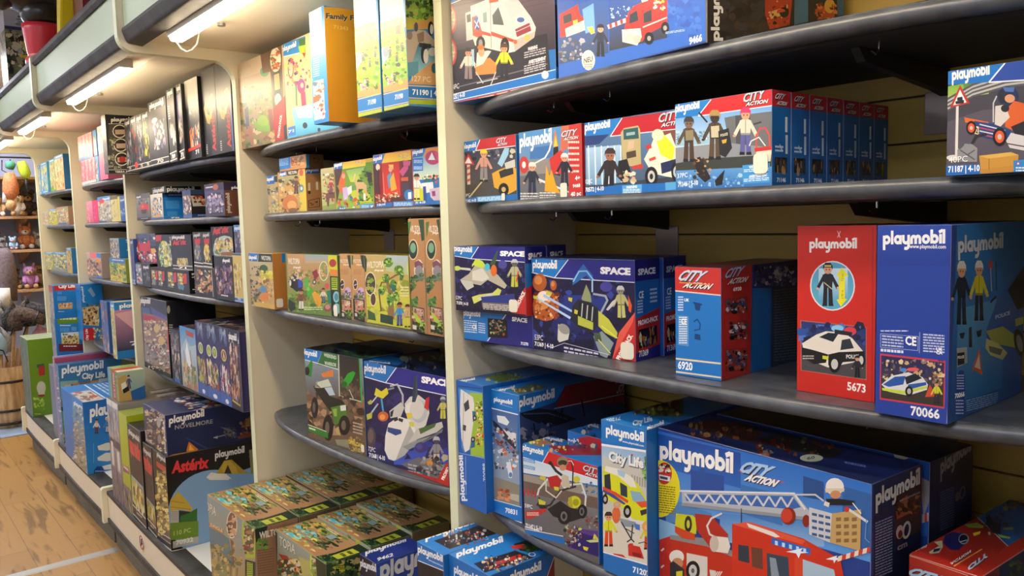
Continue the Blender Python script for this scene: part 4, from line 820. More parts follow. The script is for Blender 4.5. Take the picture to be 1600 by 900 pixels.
a.p('#1c1e28', '322,226 400,206 460,214 560,250 470,280 400,268 340,244'); a.l('#3a4a68', 6, '340,230 440,226 520,252'); a.l('#15161c', 6, '380,270 390,330'); a.l('#15161c', 5, '470,212 480,260 500,206 500,250 480,258'); a.l('#15161c', 6, '578,170 590,240'); a.p('#6a5a68', '340,330 470,300 470,340 340,360'); a.busy(20, 330, 270, 470, 340, '#3a4a70 #6a7a98 #8a8a98 #2a3048', 22, 3)
a = b.art('T', C); a.fill('#2478c8'); a.p('#5a6a50', '540,280 740,222 880,250 640,316'); a.busy(20, 560, 240, 850, 300, '#c8a050 #3a3a30 #d8d8c8 #8a5a30', 16, 3); a.logo(436, 294, 590, 256, 22)
for k in range(2):
    b = px_box('off-road quad box with red header, second to the left of the ambulance box', (820, 828), (940, 884), (815, 690), .085, Z=z4, Y=1.09, col='#1c6db8', H=.2, xmax=-1.072) if k == 0 else Box('blue topped rescue box half hidden behind the off-road quad box', (b.loc.x+.05, b.loc.y+.0885, b.loc.z), .18, .085, .222, '#1c6db8')
    if k == 0:
        a = b.art('F', C3); a.g('#9ccae8', '#d8e4ea', '510,-60 1090,90 1090,270 510,170'); a.g('#7a7a7e', '#5c5a5e', '520,180 1100,280 1100,900 520,620'); a.p('#9a9488', '520,180 1100,290 1100,400 530,260'); a.p('#6a5a52', '530,230 1100,360 1100,440 540,310'); a.busy(18, 950, 240, 1085, 340, '#4a7ab0 #2a5a94 #9ac0e0 #385a80', 16, 4)
        a.p('#1c7aca', '512,-60 724,-6 664,104 520,62'); a.p('#c8242c', '724,-6 1100,90 1100,240 664,104'); a.l('#eef', 5, '520,62 664,104 1100,240'); a.l('#eef', 5, '724,-6 664,104'); a.logo(524, 12, 672, 52, 42); a.t('CITY', 950, 156, 1085, 196, 42, '#c9ced8', .3, shadow='#2a1c20', d=4); a.t('ACTION', 964, 186, 1100, 224, 20, '#eee', .3, shadow='#2a1c20', d=3)
        for yy in (84, 132): a.p('#4a90cc', f'530,{yy-16} 612,{yy+2} 612,{yy+26} 532,{yy+8}'); a.tl(536, yy-10, 606, yy+8, 3, '#cfe4f6', yy, dy=16)
        for k2 in range(4): a.p('#b83a34', f'{535+k2*24},{280+k2*6} {546+k2*24},{283+k2*6} {546+k2*24},{330+k2*6} {535+k2*24},{327+k2*6}')
        a.l('#dcdcd4', 12, '630,330 640,290 700,220 760,190 820,280 850,260 940,250 970,340 960,470'); a.l('#2a2c30', 14, '640,350 650,420 720,400 790,300 900,270'); a.l('#cfcfc8', 9, '690,230 690,300 760,350 800,300'); a.l('#25272c', 9, '868,90 880,160 876,270'); a.l('#d8d8d0', 6, '846,92 868,90 884,120')
        a.p('#b8282c', '700,206 770,190 800,230 780,290 720,280'); a.p('#c8bca4', '800,180 850,200 860,280 800,270'); a.e('#8a8468', 806, 98, 40, 38); a.e('#3a3228', 806, 104, 32, 20); a.e('#c88a68', 808, 138, 24, 22); a.l('#2a2624', 18, '720,104 760,160 800,190'); a.e('#2a2624', 720, 106, 14, 14)
        a.p('#2a2c34', '640,370 700,420 680,440 620,400'); a.p('#c8c83a', '636,356 690,380 680,400 640,396'); a.p('#c8d03a', '745,270 780,275 780,300 750,296'); a.p('#c8c040', '650,190 690,205 680,230 645,215'); a.e('#d0c83a', 905, 220, 24, 24)
        a.p('#1e2024', '700,430 790,370 860,420 960,440 950,490 860,520 740,480'); a.e('#ccd02e', 890, 380, 46, 44); a.e('#9a9c1e', 900, 382, 22, 24); a.p('#b2a82a', '846,350 870,340 880,420 850,410')
        for q in ((820, 480, 48, 58), (946, 446, 34, 50)): a.e('#141518', *q); a.e('#6c6c70', q[0]-4, q[1], q[2]*.5, q[3]*.6); a.e('#1a1a1c', q[0]-4, q[1], q[2]*.26, q[3]*.34)
        a.p('#c4302c', '548,448 690,424 690,446 580,500 544,490'); a.tl(556, 452, 640, 480, 3, '#f0d0c8', 3)
        a.p('#28206a', '930,570 1100,590 1100,780 840,690'); a.p('#5a3a8a', '880,560 1090,590 1090,640 950,600'); a.busy(40, 820, 550, 940, 690, '#2a2c2e #c8c83a #6a6a6c #8a3a30 #3a3a5a #b0b0a8', 18, 5); a.busy(26, 975, 480, 1075, 560, '#6a5a54 #3a3634 #a89a88 #8a3a34', 15, 6); a.p('#d8c83a', '950,690 990,700 980,724 956,714'); a.p('#d8d040', '1030,600 1060,640 1020,640'); a.p('#c8d090', '970,650 1060,640 1080,660 1000,664')
        a.p('#1a6cbc', '530,570 810,632 830,680 530,600'); a.l('#e8ecf0', 5, '540,568 810,620'); a.l('#e8ecf0', 7, '535,552 640,580'); a.t('59PC', 540, 416, 594, 428, 28, bold=0); a.t('71147 | 5-10', 546, 556, 662, 582, 28)
    else:
        a = b.art('F', C4); a.fill('#2474c0'); a.p('#b82430', '560,330 700,300 700,400 560,400'); a.logo(480, 336, 568, 358, 22); a.busy(20, 520, 350, 660, 420, '#3a4a6a #c8c8a0 #8a3030', 16, 3)
    a = b.art('T', C4); a.fill('#2474c0'); 
    if k == 0: a.p('#8a2430', '440,360 660,360 660,400 500,400'); a.p('#8a6a50', '360,345 420,330 460,352 400,366'); a.busy(24, 365, 335, 600, 395, '#c8c840 #3a3058 #c8a070 #2a2a34 #e0d8c0', 12, 5); a.logo(420, 330, 500, 348, 14)
    else: a.busy(20, 500, 280, 640, 330, '#2a3a5a #c87a40 #d8d8c8 #3a6a9a', 14, 3); a.logo(580, 270, 650, 290, 14)
b = px_box('tall ambulance and paramedics box standing left of the big fire engine box', (943, 890), (1028, 912), (938, 655), .30, Z=z4, xmin=-1.068, xmax=-.9395, col='#1c6db8')
a = b.art('F', C3); a.g('#4a9ad8', '#dfe6e4', '1080,-200 1470,-80 1470,400 1080,300'); a.p('#c8c8bc', '1090,60 1470,180 1470,700 1090,500'); a.p('#d8d4c4', '1090,440 1470,560 1480,880 1090,740')
for k in range(9): a.p('#9a9a90', f'{1290+k*18},{186+k*6} {1300+k*18},{188+k*6} {1300+k*18},{250+k*6} {1290+k*18},{246+k*6}')
a.p('#4a8a3a', '1380,60 1470,40 1470,250 1420,230 1390,160'); a.busy(30, 1380, 60, 1470, 220, '#6aa84a #2f6a2a #8ac060 #3a7a34', 22, 4); a.p('#2f3a24', '1440,240 1480,250 1480,500 1440,420')
a.p('#1c76c6', '1070,-220 1480,-150 1480,40 1070,-30'); a.p('#eef0f2', '1070,-33 1480,28 1480,44 1070,-17')
a.crop = C4; a.logo(680, 312, 838, 348, 40); a.t('www.playmobil.com', 748, 346, 836, 366, 9, bold=.01); a.crop = C3
a.t('City Life', 1130, 86, 1378, 142, 66, '#eef0ee', 0, .05, shadow='#3a4a5a', d=5); a.p('#c83a34', '1284,52 1296,40 1306,56')
a.p('#d6dc2a', '1088,130 1200,150 1290,200 1340,260 1420,400 1430,470 1390,520 1290,500 1240,430 1100,350'); a.p('#e8e6dc', '1110,126 1200,146 1300,210 1330,280 1280,270 1200,200 1100,160'); a.p('#a8c8e0', '1190,150 1250,170 1240,210 1200,190'); a.p('#26323c', '1100,190 1140,180 1150,320 1104,330'); a.p('#8ab0c8', '1280,300 1350,310 1394,370 1340,390 1300,370'); a.p('#2c3a48', '1210,240 1260,270 1262,350 1215,330'); a.p('#d84a2a', '1090,270 1180,310 1270,370 1264,390 1170,330 1090,290'); a.p('#3a4a9a', '1090,290 1170,330 1250,390 1240,400 1160,350 1090,306'); a.p('#e0542c', '1320,380 1400,372 1424,410 1360,420'); a.p('#30343a', '1350,440 1420,420 1424,450 1360,476')
a.p('#d8dce0', '1240,430 1300,500 1400,520 1390,540 1280,520')
for q in ((1262, 446, 28, 46), (1106, 360, 20, 36)): a.e('#141518', *q); a.e('#b8b8b8', q[0], q[1], q[2]*.5, q[3]*.5)
a.fig(1130, 690, 240, '#3a2a22 #d89a78 #d8dc2a #d8481e'); a.fig(1404, 712, 200, '#e8c050 #d8a080 #d4c830 #c8401e'); a.e('#e0a84a', 1398, 550, 34, 36); a.e('#e8b890', 1402, 556, 20, 20); a.e('#d86a3a', 1184, 470, 30, 60); a.e('#d8a080', 1190, 400, 26, 24); a.e('#c8b090', 1188, 396, 14, 14)
a.p('#8a9aa4', '1200,490 1320,520 1330,560 1230,550'); a.l('#2c3038', 9, '1220,520 1290,640 1260,660'); a.l('#2c3038', 9, '1300,540 1290,640 1310,660'); a.l('#3a3f48', 7, '1240,560 1310,600'); a.p('#4a7ac8', '1310,530 1350,540 1350,580 1320,570')
a.p('#c8302a', '1266,680 1280,670 1300,670 1304,684 1350,694 1380,780 1270,756'); a.p('#8a1c1c', '1296,730 1360,744 1362,772 1300,756'); a.l('#26262a', 6, '1340,670 1380,660 1440,700 1430,760'); a.p('#c8302a', '1160,740 1230,750 1260,780 1200,800'); a.tri(1196, 800, 50)
a.p('#1c70c0', '1070,728 1490,850 1490,1000 1070,880'); a.l('#e8ecf0', 8, '1080,728 1490,848'); a.t('71202', 1300, 872, 1420, 904, 40)
a = b.art('T', C4); a.fill('#2a80cc'); a.p('#5a6a3a', '800,220 900,180 1000,170 1000,240 880,240'); a.busy(30, 800, 180, 980, 230, '#2a2e28 #8a9a3a #c8a860 #6a3030 #3a3a34', 18, 4); a.t('71202', 740, 240, 680, 252, -14, '#dfe8f4'); a.t('City Life', 860, 258, 790, 282, -22, '#e8ecf0', 0, .04) if False else a.t('City Life', 790, 280, 872, 258, 22, '#cfe0ee', 0, .04); a.logo(850, 296, 920, 272, 18)
# the two big fire engine boxes
def ztop_box(label, tl, tr, ztop, h, d, col, rot=True, cap=None, **k):
    p, q = on_z(*tl, ztop), on_z(*tr, ztop)
    ang = math.atan2(q.y-p.y, q.x-p.x) if rot else 0
    w = math.hypot(q.x-p.x, q.y-p.y) if rot else on_y(*tr, p.y).x-p.x
    if cap: w = min(w, cap)
    return Box(label, (p.x, p.y, ztop-h+EYE+.0004), w, d, h, col, ang, **k)
C = (930, 620, 3.077); CR = (1300, 620, 3.213)
big = ztop_box('large fire engine box with ladder and yellow bubble, in front', (1028, 668), (1362, 757), -.39, .2995, .142, '#1f3f8c')
a = big.art('F', C); a.g('#2a6cc4', '#5a9ae0', '290,160 1340,420 1340,800 290,500'); a.g('#1c4aa0', '#2a66bc', '290,175 700,270 700,440 290,330'); a.p('#2a50a0', '460,350 620,380 620,470 460,470'); a.p('#27549e', '500,350 520,330 540,400 500,430'); a.g('#4a86cc', '#88b4e0', '600,560 1100,600 1100,720 600,700'); a.p('#3a74b8', '700,420 900,470 900,620 700,560'); a.p('#27508e', '1000,380 1100,410 1100,500 1000,480'); a.p('#2f62a4', '1190,430 1340,470 1340,760 1190,700'); a.p('#4f86c0', '340,480 560,560 560,640 340,600'); a.p('#8ab8e0', '290,580 460,640 460,720 290,690')
a.logo(312, 296, 668, 372, 92, '#f4f4f2', shadow='#16326c', d=3)
a.p('#b8585a', '684,352 910,410 908,416 700,364'); a.t('CITY', 696, 358, 872, 394, 54, '#a8cdf0', 8, .05, shadow='#2a2430', d=4); a.t('ACTION', 714, 398, 890, 438, 34, '#f0f0f0', 8, .05, shadow='#2a2430', d=3)
a.e('#e8dc28', 310, 442, 98, 138, n=26); a.e('#c8342c', 334, 368, 36, 54); a.p('#dfe4e8', '308,372 362,384 360,408 310,398'); a.p('#3a4a6a', '312,380 350,388 348,400 312,392'); a.busy(10, 306, 326, 362, 362, '#3a2a28 #c8a060 #e8e0d0', 12, 3); a.tl(306, 424, 386, 560, 12, '#8a7c14', 4, .5, dy=10)
a.p('#b4bac2', '416,450 960,462 1040,560 1020,580 420,520')
a.p('#3a6ab4', '430,468 950,476 990,530 950,540 440,500')
for k in range(9):
    x = 432+k*58; a.l('#d0d5da', 9, f'{x},{466+k*2} {x+30},{506+k*3} {x+56},{468+k*2}')
a.l('#dfe3e6', 9, '410,452 958,464 1010,540'); a.l('#9298a0', 16, '420,516 700,548 1010,584'); a.l('#c8ccd0', 8, '960,470 1060,470 1100,500')
a.e('#8a2a20', 930, 572, 36, 42); a.e('#c8402e', 922, 570, 28, 34); a.e('#8a2a20', 1016, 596, 18, 30)
a.p('#c9ccd0', '1030,530 1140,560 1130,700 1030,660'); a.p('#c2a268', '1140,560 1280,540 1276,740 1130,700')
for r in range(4):
    for k in range(3): a.p('#3a5a92', f'{1044+k*32},{556+r*32+k*7} {1068+k*32},{561+r*32+k*7} {1068+k*32},{574+r*32+k*7} {1044+k*32},{569+r*32+k*7}')
    for k in range(3): a.p('#8a6c3c', f'{1160+k*38},{580+r*34} {1184+k*38},{578+r*34} {1184+k*38},{596+r*34} {1160+k*38},{598+r*34}')
a.e('#e8e4da', 1152, 432, 44, 42); a.p('#d8c8b0', '1106,440 1200,440 1196,456 1108,460'); a.e('#c88a64', 1156, 470, 26, 20); a.p('#1d1e26', '1110,490 1180,490 1250,500 1244,520 1170,520 1120,520'); a.p('#e0dcd2', '1106,500 1130,510 1124,530 1100,520'); a.l('#d8d8d8', 12, '1220,540 1310,600'); a.e('#c8342c', 1212, 540, 12, 14); a.l('#e8e8e8', 5, '1240,510 1280,560'); a.l('#6a9ad0', 4, '1306,590 1300,680 1320,700')
a.p('#c0301f', '300,690 360,670 540,690 660,760 660,880 300,880'); a.p('#8a8a8c', '360,664 540,680 700,760 660,770 540,720 360,684'); a.p('#ccd028', '390,560 470,570 490,590 486,660 440,650 384,620'); a.e('#2a2c30', 448, 612, 18, 40); a.e('#c8cc3a', 448, 612, 8, 20); a.p('#d04a26', '384,620 480,660 480,690 420,680 384,650'); a.p('#b03024', '480,560 560,570 640,660 640,750 560,730 490,640'); a.l('#d8d8d4', 9, '610,560 560,584 540,620 552,660 590,680')
a.p('#e4dcd0', '570,668 640,676 652,720 640,752 578,744'); a.e('#c8bcae', 574, 706, 22, 40); a.l('#26262a', 4, '704,536 704,610')
a.p('#cc3420', '660,610 760,606 1000,680 1180,780 1200,880 660,880'); a.p('#e0583c', '660,612 740,600 1010,690 1000,710'); a.p('#e8e4dc', '730,606 860,650 890,672 870,676 740,626')
a.p('#2c3a4a', '690,710 740,716 744,800 690,786'); a.p('#6a4036', '752,720 806,730 808,830 756,816'); a.p('#33465a', '826,750 930,770 936,880 830,880'); a.p('#8a98a4', '840,770 870,776 890,880 850,880'); a.p('#aac4d8', '1000,780 1150,830 1160,880 1000,880'); a.p('#d8482e', '960,770 1000,776 1000,880 960,880')
a.p('#2468c4', '850,676 1040,730 1034,760 848,706')
for k in range(5): a.p('#bfe0ff', f'{866+k*34},{690+k*9} {880+k*34},{694+k*9} {880+k*34},{714+k*9} {866+k*34},{710+k*9}')
a.p('#e8f4ff', '960,736 1000,726 990,742 1030,748 990,752 980,776 968,752 920,744'); a.p('#e8f4ff', '1140,770 1166,762 1160,772 1190,780 1160,784 1150,800 1146,784 1110,780'); a.p('#c84a2c', '1010,690 1030,720 1014,716')
for k in range(8): a.p('#c8432c' if k % 2 else '#e8d8cc', f'{1170+k*20},{766-k*6} {1190+k*20},{760-k*6} {1186+k*20},{786-k*6} {1166+k*20},{792-k*6}')
a.e('#e8e4da', 392, 770, 36, 34); a.e('#c88a64', 396, 800, 28, 26); a.p('#2a2c34', '360,800 376,790 430,830 430,880 360,880'); a.p('#d8d02c', '390,840 420,836 420,880 390,880'); a.p('#d8d4ca', '440,750 540,770 540,880 440,860'); a.e('#15161a', 470, 836, 34, 48); a.e('#c8c8c4', 470, 836, 20, 30); a.e('#5a5a5c', 470, 836, 8, 12)
for k in range(4): a.l('#e0d8d0' if k % 2 else '#c8342c', 8, f'318,{700+k*40} 330,{690+k*40}'); a.l('#e8e0d8', 5, f'{556+k*10},{880} {580+k*10},{840}')
a.p('#d8d0c8', '550,830 580,836 584,880 556,880'); a.t('9463', 1208, 386, 1330, 414, 26, '#e8eef4', 12)
a = big.art('R', C); a.g('#252c50', '#1a1e36', '1338,420 1600,300 1600,900 1338,1000'); a.p('#3a2a2a', '1440,470 1570,400 1570,640 1440,700'); a.p('#8a4a2a', '1442,520 1500,470 1512,560 1450,590'); a.busy(20, 1440, 470, 1560, 560, '#4a2c20 #6a3a24 #2a1c1c #8a5a34', 24, 3); a.logo(1348, 528, 1562, 418, 84, '#c4c6c8'); a.t('www.playmobil.com', 1460, 506, 1560, 462, 12, '#9a9ca4', bold=.01); a.tl(1346, 606, 1428, 880, 20, '#7c88b0', 3, .45, dy=-34)
a.e('#b8b8b8', 1496, 640, 20, 44, 10); a.e('#232230', 1496, 640, 11, 30, 10); a.e('#b0a0a0', 1464, 650, 18, 34, 8); a.e('#6a2a2a', 1466, 660, 10, 20, 8); a.t('60', 1450, 690, 1500, 664, 12, '#aaa') if False else None; a.t('cm', 1452, 740, 1500, 716, 30, '#a08a8a')
a = big.art('T', C); a.g('#2a3a80', '#1a2448'); a.p('#3c2420', '420,140 540,110 820,170 730,220'); a.busy(40, 450, 125, 770, 205, '#5a3226 #8a4a2c #2a2226 #96703f #6a241c #3a3a40', 18, 4); a.p('#2a2c30', '720,215 860,175 1200,260 1130,300'); a.busy(40, 760, 195, 1150, 280, '#6a2220 #8a8a34 #2c2c32 #7a7a70 #4a1818 #8a4428', 18, 6); a.p('#cfd0b8', '300,0 300,0 300,0'); a.e('#c8ccb0', 1040, 295, 56, 18); a.t('60', 1018, 304, 1056, 298, 14, '#3a4a3a'); a.tl(1200, 310, 1300, 330, 1, '#6a7ab8', 4, dy=20)  # top inks darkened: shade on the lid is put into the print
b2 = Box('second large fire engine box close behind the first, mostly hidden', big.loc+big.R @ Vector((.004, .158, 0)), big.w, .142, big.h, '#1f3f8c', math.atan2(big.R[1][0], big.R[0][0]))
a = b2.art('F', CR); a.g('#1c4a9c', '#2a5aa8', '0,180 540,290 540,700 0,700'); a.e('#c8c4b8', 352, 290, 42, 26); a.p('#8a8a90', '440,400 520,440 460,600'); 
for k in range(6): a.p('#a8342c' if k % 2 else '#b0a0a0', f'{452+k*13},{590-k*4} {465+k*13},{587-k*4} {465+k*13},{630-k*4} {452+k*13},{634-k*4}')
a.tl(400, 255, 520, 275, 1, '#7a92c4', 3, dy=24)
a = b2.art('R', CR); a.g('#232846', '#161a2e'); a.logo(544, 394, 698, 270, 84, '#94969c'); a.tl(542, 480, 612, 680, 16, '#56608a', 3, .45, dy=-30); a.e('#6a6868', 654, 480, 14, 34, 10); a.e('#161826', 654, 480, 8, 24, 10); a.e('#6a6060', 630, 500, 11, 26, 10)  # same print as the front box, inks dimmed to carry its shade
a = b2.art('T', CR); a.fill('#1a2038'); a.e('#3c4048', 208, 184, 52, 12)
C = (1380, 760, 6.427)
p = on_z(1409.6, 862.7, -.5); q = on_z(1513.8, 898.5, -.5)
b = Box('red city rescue box with drone printed on top, lower right corner of the photo', (p.x+.010, p.y, -.69+EYE+.0004), .098, .34, .19, '#a82a22', math.radians(-3))
a = b.art('F', C); a.g('#b03024', '#8a2018', '190,660 850,890 850,1200 190,1100'); a.t('CITY', 250, 880, 640, 1000, 84, '#a8cdea', 8, .06, shadow='#2a1418', d=8); a.p('#e08a40', '190,850 260,880 230,884'); a.l('#d8b8a0', 5, '200,672 850,894')
a = b.art('T', C); a.g('#8a2420', '#c23022', '900,270 1240,600 860,890 190,660'); a.p('#1c5a9c', '905,270 1260,100 1414,100 1414,500 1250,600'); a.l('#c8c0a8', 7, '905,275 1000,360 1250,600'); a.t('70780', 290, 668, 446, 612, 26, '#d8c8c0') if False else a.t('71780', 285, 668, 440, 606, 28, '#e0d0c4'); 
a.p('#22265e', '600,570 620,490 700,460 780,465 860,500 860,560 800,600 760,640 680,640'); a.e('#8f9ca0', 810, 530, 52, 54, 20); a.e('#1a1e30', 806, 528, 42, 44, 20); a.l('#b8c4c4', 8, '770,560 840,540'); a.p('#c9c39a', '510,560 590,545 600,610 560,670 470,680 460,660 560,600'); a.p('#27284e', '510,630 580,620 560,650 500,664')
a.p('#22283a', '1030,300 1180,330 1180,480 1100,470 1040,390'); a.p('#9aba4a', '815,385 940,365 1010,400 1000,420 860,415'); a.p('#9ab04a', '1150,480 1280,510 1270,530 1160,510'); a.p('#8aa04a', '1200,420 1300,410 1310,435 1210,440'); a.p('#d8cc2c', '900,470 980,450 970,480 910,500'); a.p('#b8b4a0', '1050,460 1075,455 1080,490 1060,488'); a.busy(20, 1020, 250, 1240, 420, '#1a1e2c #2a3250 #3a4668', 26, 4); a.busy(24, 1220, 110, 1414, 240, '#5a5a30 #2a3a30 #7a7a40 #1c2a34', 34, 5)
a.word(text_polys('CITY', .06, .1), 1046, 640, 850, 800, 46, '#b4cfe4', slant=-90) if False else a.t('CITY', 850, 806, 1050, 660, -50, '#b8d0e4', 0, .06, shadow='#2a1418', d=5); a.t('ACTION', 672, 772, 880, 640, -26, '#e8e0dc', 0, .05, shadow='#2a1418', d=4); a.p('#e8a050', '700,800 990,626 996,634 716,806')
a = b.art('R', C); a.g('#7a1f1c', '#14304e', '860,890 1160,690 1600,500 1600,1200'); a.p('#143050', '1165,690 1600,440 1600,1200 1165,1200'); a.t('CITY', 930, 930, 1100, 800, 60, '#9ab4cc', 8, .06); a.busy(20, 1280, 760, 1414, 900, '#5a6a30 #1c2a34 #3a4a2a', 34, 5)

# stacks on the base deck in front of the divider between the two near bays
C = (700, 700, 4.5); C6 = (540, 740, 3.81)
for k, (tl, tr, d, lab) in enumerate((((651.5, 846), (700.6, 864.7), .165, 'blue box with convoy picture on top, lying left of the other blue box'), ((701, 865.7), (765, 900), .185, 'blue box with red roofed house picture on top, bottom edge of the photo'))):
    b = ztop_box(lab, tl, tr, -.748, .29, d, '#1c6cbc', rot=False, cap=.107 if k == 0 else None)
    lo = Box('plain lower blue box under the '+('left' if k == 0 else 'right')+' blue box with a picture on top', (b.loc.x, b.loc.y, z5+EYE+.0004), b.w, d, .2965, '#1c6cbc')
    a = b.art('T', C6); a.g('#2478c8', '#2e84d2')
    if k == 0:
        a.logo(476, 394, 772, 298, 40); a.p('#2a2830', '525,400 790,310 915,352 620,450'); a.busy(60, 590, 330, 850, 425, '#d8d2c8 #8a5a50 #b8a890 #3a3a44 #6a7a9a #c0c0c4 #963c34', 12, 4); a.p('#1c5090', '800,280 930,260 990,300 920,360')
        a = b.art('F', C6); a.fill('#1f70c0'); a.p('#1a1c26', '420,516 610,590 610,800 420,800'); a.l('#e8ecf0', 5, '424,514 612,590'); a.logo(430, 468, 580, 528, 44); a.t('www.playmobil.com', 494, 516, 580, 556, 10, bold=0.01)
    else:
        a.logo(660, 502, 942, 406, 40); a.p('#2c2830', '762,536 1010,458 1124,500 830,590'); a.p('#c0382c', '880,530 1040,480 1050,500 890,548'); a.busy(60, 820, 490, 1090, 580, '#d8ccbc #a8342c #b89058 #3a2a28 #c89a58 #6a6a70 #e0d8d0', 12, 4); a.p('#2a3a28', '1000,420 1100,390 1180,430 1110,470 1040,460'); a.p('#c83a34', '980,432 1060,418 1080,440 1000,452'); a.busy(20, 1060, 395, 1170, 460, '#3a6a30 #2a3a24 #8a3a30 #1a2a1c', 18, 4); a.e('#e8f0f6', 1110, 482, 22, 12); a.e('#2478c8', 1110, 482, 17, 9)
        a.p('#6a1c28', '1240,470 1400,440 1400,600 1180,600')
        a = b.art('F', C6); a.fill('#1f70c0'); a.logo(646, 590, 790, 660, 50)
        a = b.art('R', C6); a.fill('#1b62ae'); a.logo(980, 640, 1166, 572, 56); a.p('#7a2028', '1255,470 1440,440 1440,800 1180,640'); a.l('#d8dce4', 3, '1250,472 1190,640')

# ================================================================== bay B
XB0, XB1 = -2.831, -1.5825
C = (360, 0, 3.75)
b = px_box('jungle clearing box with white glare, leftmost on the top shelf of the second bay', (378, 237), (449, 218), (368, 103), .12, Z=z1, Y=1.098, xmin=XB0, col='#8a6a48')
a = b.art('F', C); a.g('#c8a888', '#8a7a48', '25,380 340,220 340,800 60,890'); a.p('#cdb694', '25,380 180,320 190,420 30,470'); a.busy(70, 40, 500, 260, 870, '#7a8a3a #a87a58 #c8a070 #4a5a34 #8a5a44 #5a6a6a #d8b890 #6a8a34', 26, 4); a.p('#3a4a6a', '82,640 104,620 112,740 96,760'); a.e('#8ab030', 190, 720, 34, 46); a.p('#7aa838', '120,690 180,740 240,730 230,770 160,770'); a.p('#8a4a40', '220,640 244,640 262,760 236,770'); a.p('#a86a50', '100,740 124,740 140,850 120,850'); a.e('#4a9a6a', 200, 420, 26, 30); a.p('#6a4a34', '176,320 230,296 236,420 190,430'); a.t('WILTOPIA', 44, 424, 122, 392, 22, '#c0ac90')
a.p('#5a4a34', '226,300 300,262 318,800 264,820'); a.e('#e0d8c0', 265, 350, 32, 74); a.busy(16, 244, 290, 288, 410, '#c86a3a #d8b060 #6a7a34 #a83a2c', 16, 3); a.p('#1c2e24', '246,430 292,410 300,560 256,560'); a.p('#c8985a', '256,440 286,428 292,520 262,530'); a.e('#8ac0b8', 280, 585, 20, 38); a.p('#a82a24', '250,640 320,560 330,812 264,830'); a.word(text_polys('PROMO-PACK', .04), 288, 806, 304, 672, 0, '#f0e0d8', slant=-12); a.p('#2a3a24', '312,740 336,720 340,810 318,818')
b = px_box('pale blue mermaid lagoon box with treasure, second on the top shelf', (449.5, 218), (531, 199), (441, 70), .12, Z=z1, Y=1.095, col='#4aa0d0')
a = b.art('F', C); a.g('#e8c8a0', '#d8a878', '300,260 480,180 480,700 330,800'); a.p('#2c84cc', '296,262 440,210 440,300 304,332'); a.l('#e8eef2', 5, '304,334 440,302'); a.logo(306, 304, 386, 272, 32); a.p('#3a6a3c', '400,230 440,220 440,310 410,300'); a.p('#a8d03a', '398,272 440,262 436,316 408,314'); a.p('#b83030', '420,310 440,310 436,340'); a.e('#7a4a3c', 354, 400, 18, 62); a.e('#d8b8a0', 354, 400, 13, 50); a.busy(30, 330, 350, 470, 520, '#d8c85a #c85a6a #8a3a6a #c88a5a #5a7a3a #4a3a60', 16, 5); a.e('#8a2a7a', 416, 505, 24, 44); a.p('#b8285a', '410,520 440,540 446,630 420,636'); a.e('#d8a88c', 420, 500, 10, 16)
a.g('#8accd4', '#3a9ac4', '360,640 640,560 760,720 390,810'); a.p('#d8eef0', '380,630 480,620 480,690 400,690'); a.e('#2a3040', 438, 735, 14, 18); a.e('#2a3040', 520, 760, 9, 12); a.p('#3a7a4a', '380,500 390,500 394,620 384,620'); a.p('#2c78c0', '336,748 380,735 384,790 340,800'); a.t('71', 340, 780, 372, 772, 16)
b = px_box('orange sided family box, taller and pulled forward past the lagoon box', (491, 195), (514, 190), (478, 22), .27, Z=z1, Y=1.003, col='#2a80c8')
a = b.art('F', C); a.g('#bcdcf2', '#2a86d2', '435,90 532,40 545,330 455,360'); a.p('#2480cc', '450,340 560,310 580,740 480,740'); a.l('#cfe4f4', 2, '484,272 510,264 514,320 490,326 484,272'); a.tl(486, 345, 522, 460, 9, '#a8d0f0', 3, .4, dy=-10); a.word(pen_polys('playmobil'), 478, 470, 466, 292, 0, '#e8f0f6', slant=-12, nm='logo'); a.e('#e8f0f6', 462, 262, 10, 18); a.p('#a8c8d8', '484,478 545,462 556,690 492,708'); a.busy(24, 490, 480, 550, 690, '#d8602a #c8502a #e0c8a0 #4a6a7a #e8e8e0 #8a3a2a', 18, 3); a.p('#d8642c', '484,570 524,550 522,590 488,606')
a = b.art('R', C); a.g('#dba22c', '#d08914', '532,40 900,60 900,740 570,720'); a.t('Family Fun', 560, 106, 770, 124, 30, '#3a3a4a', 0, .04, shadow='#f0ddb0', d=1); a.t('71343', 604, 168, 690, 178, 22, '#e8c878', bold=.02)
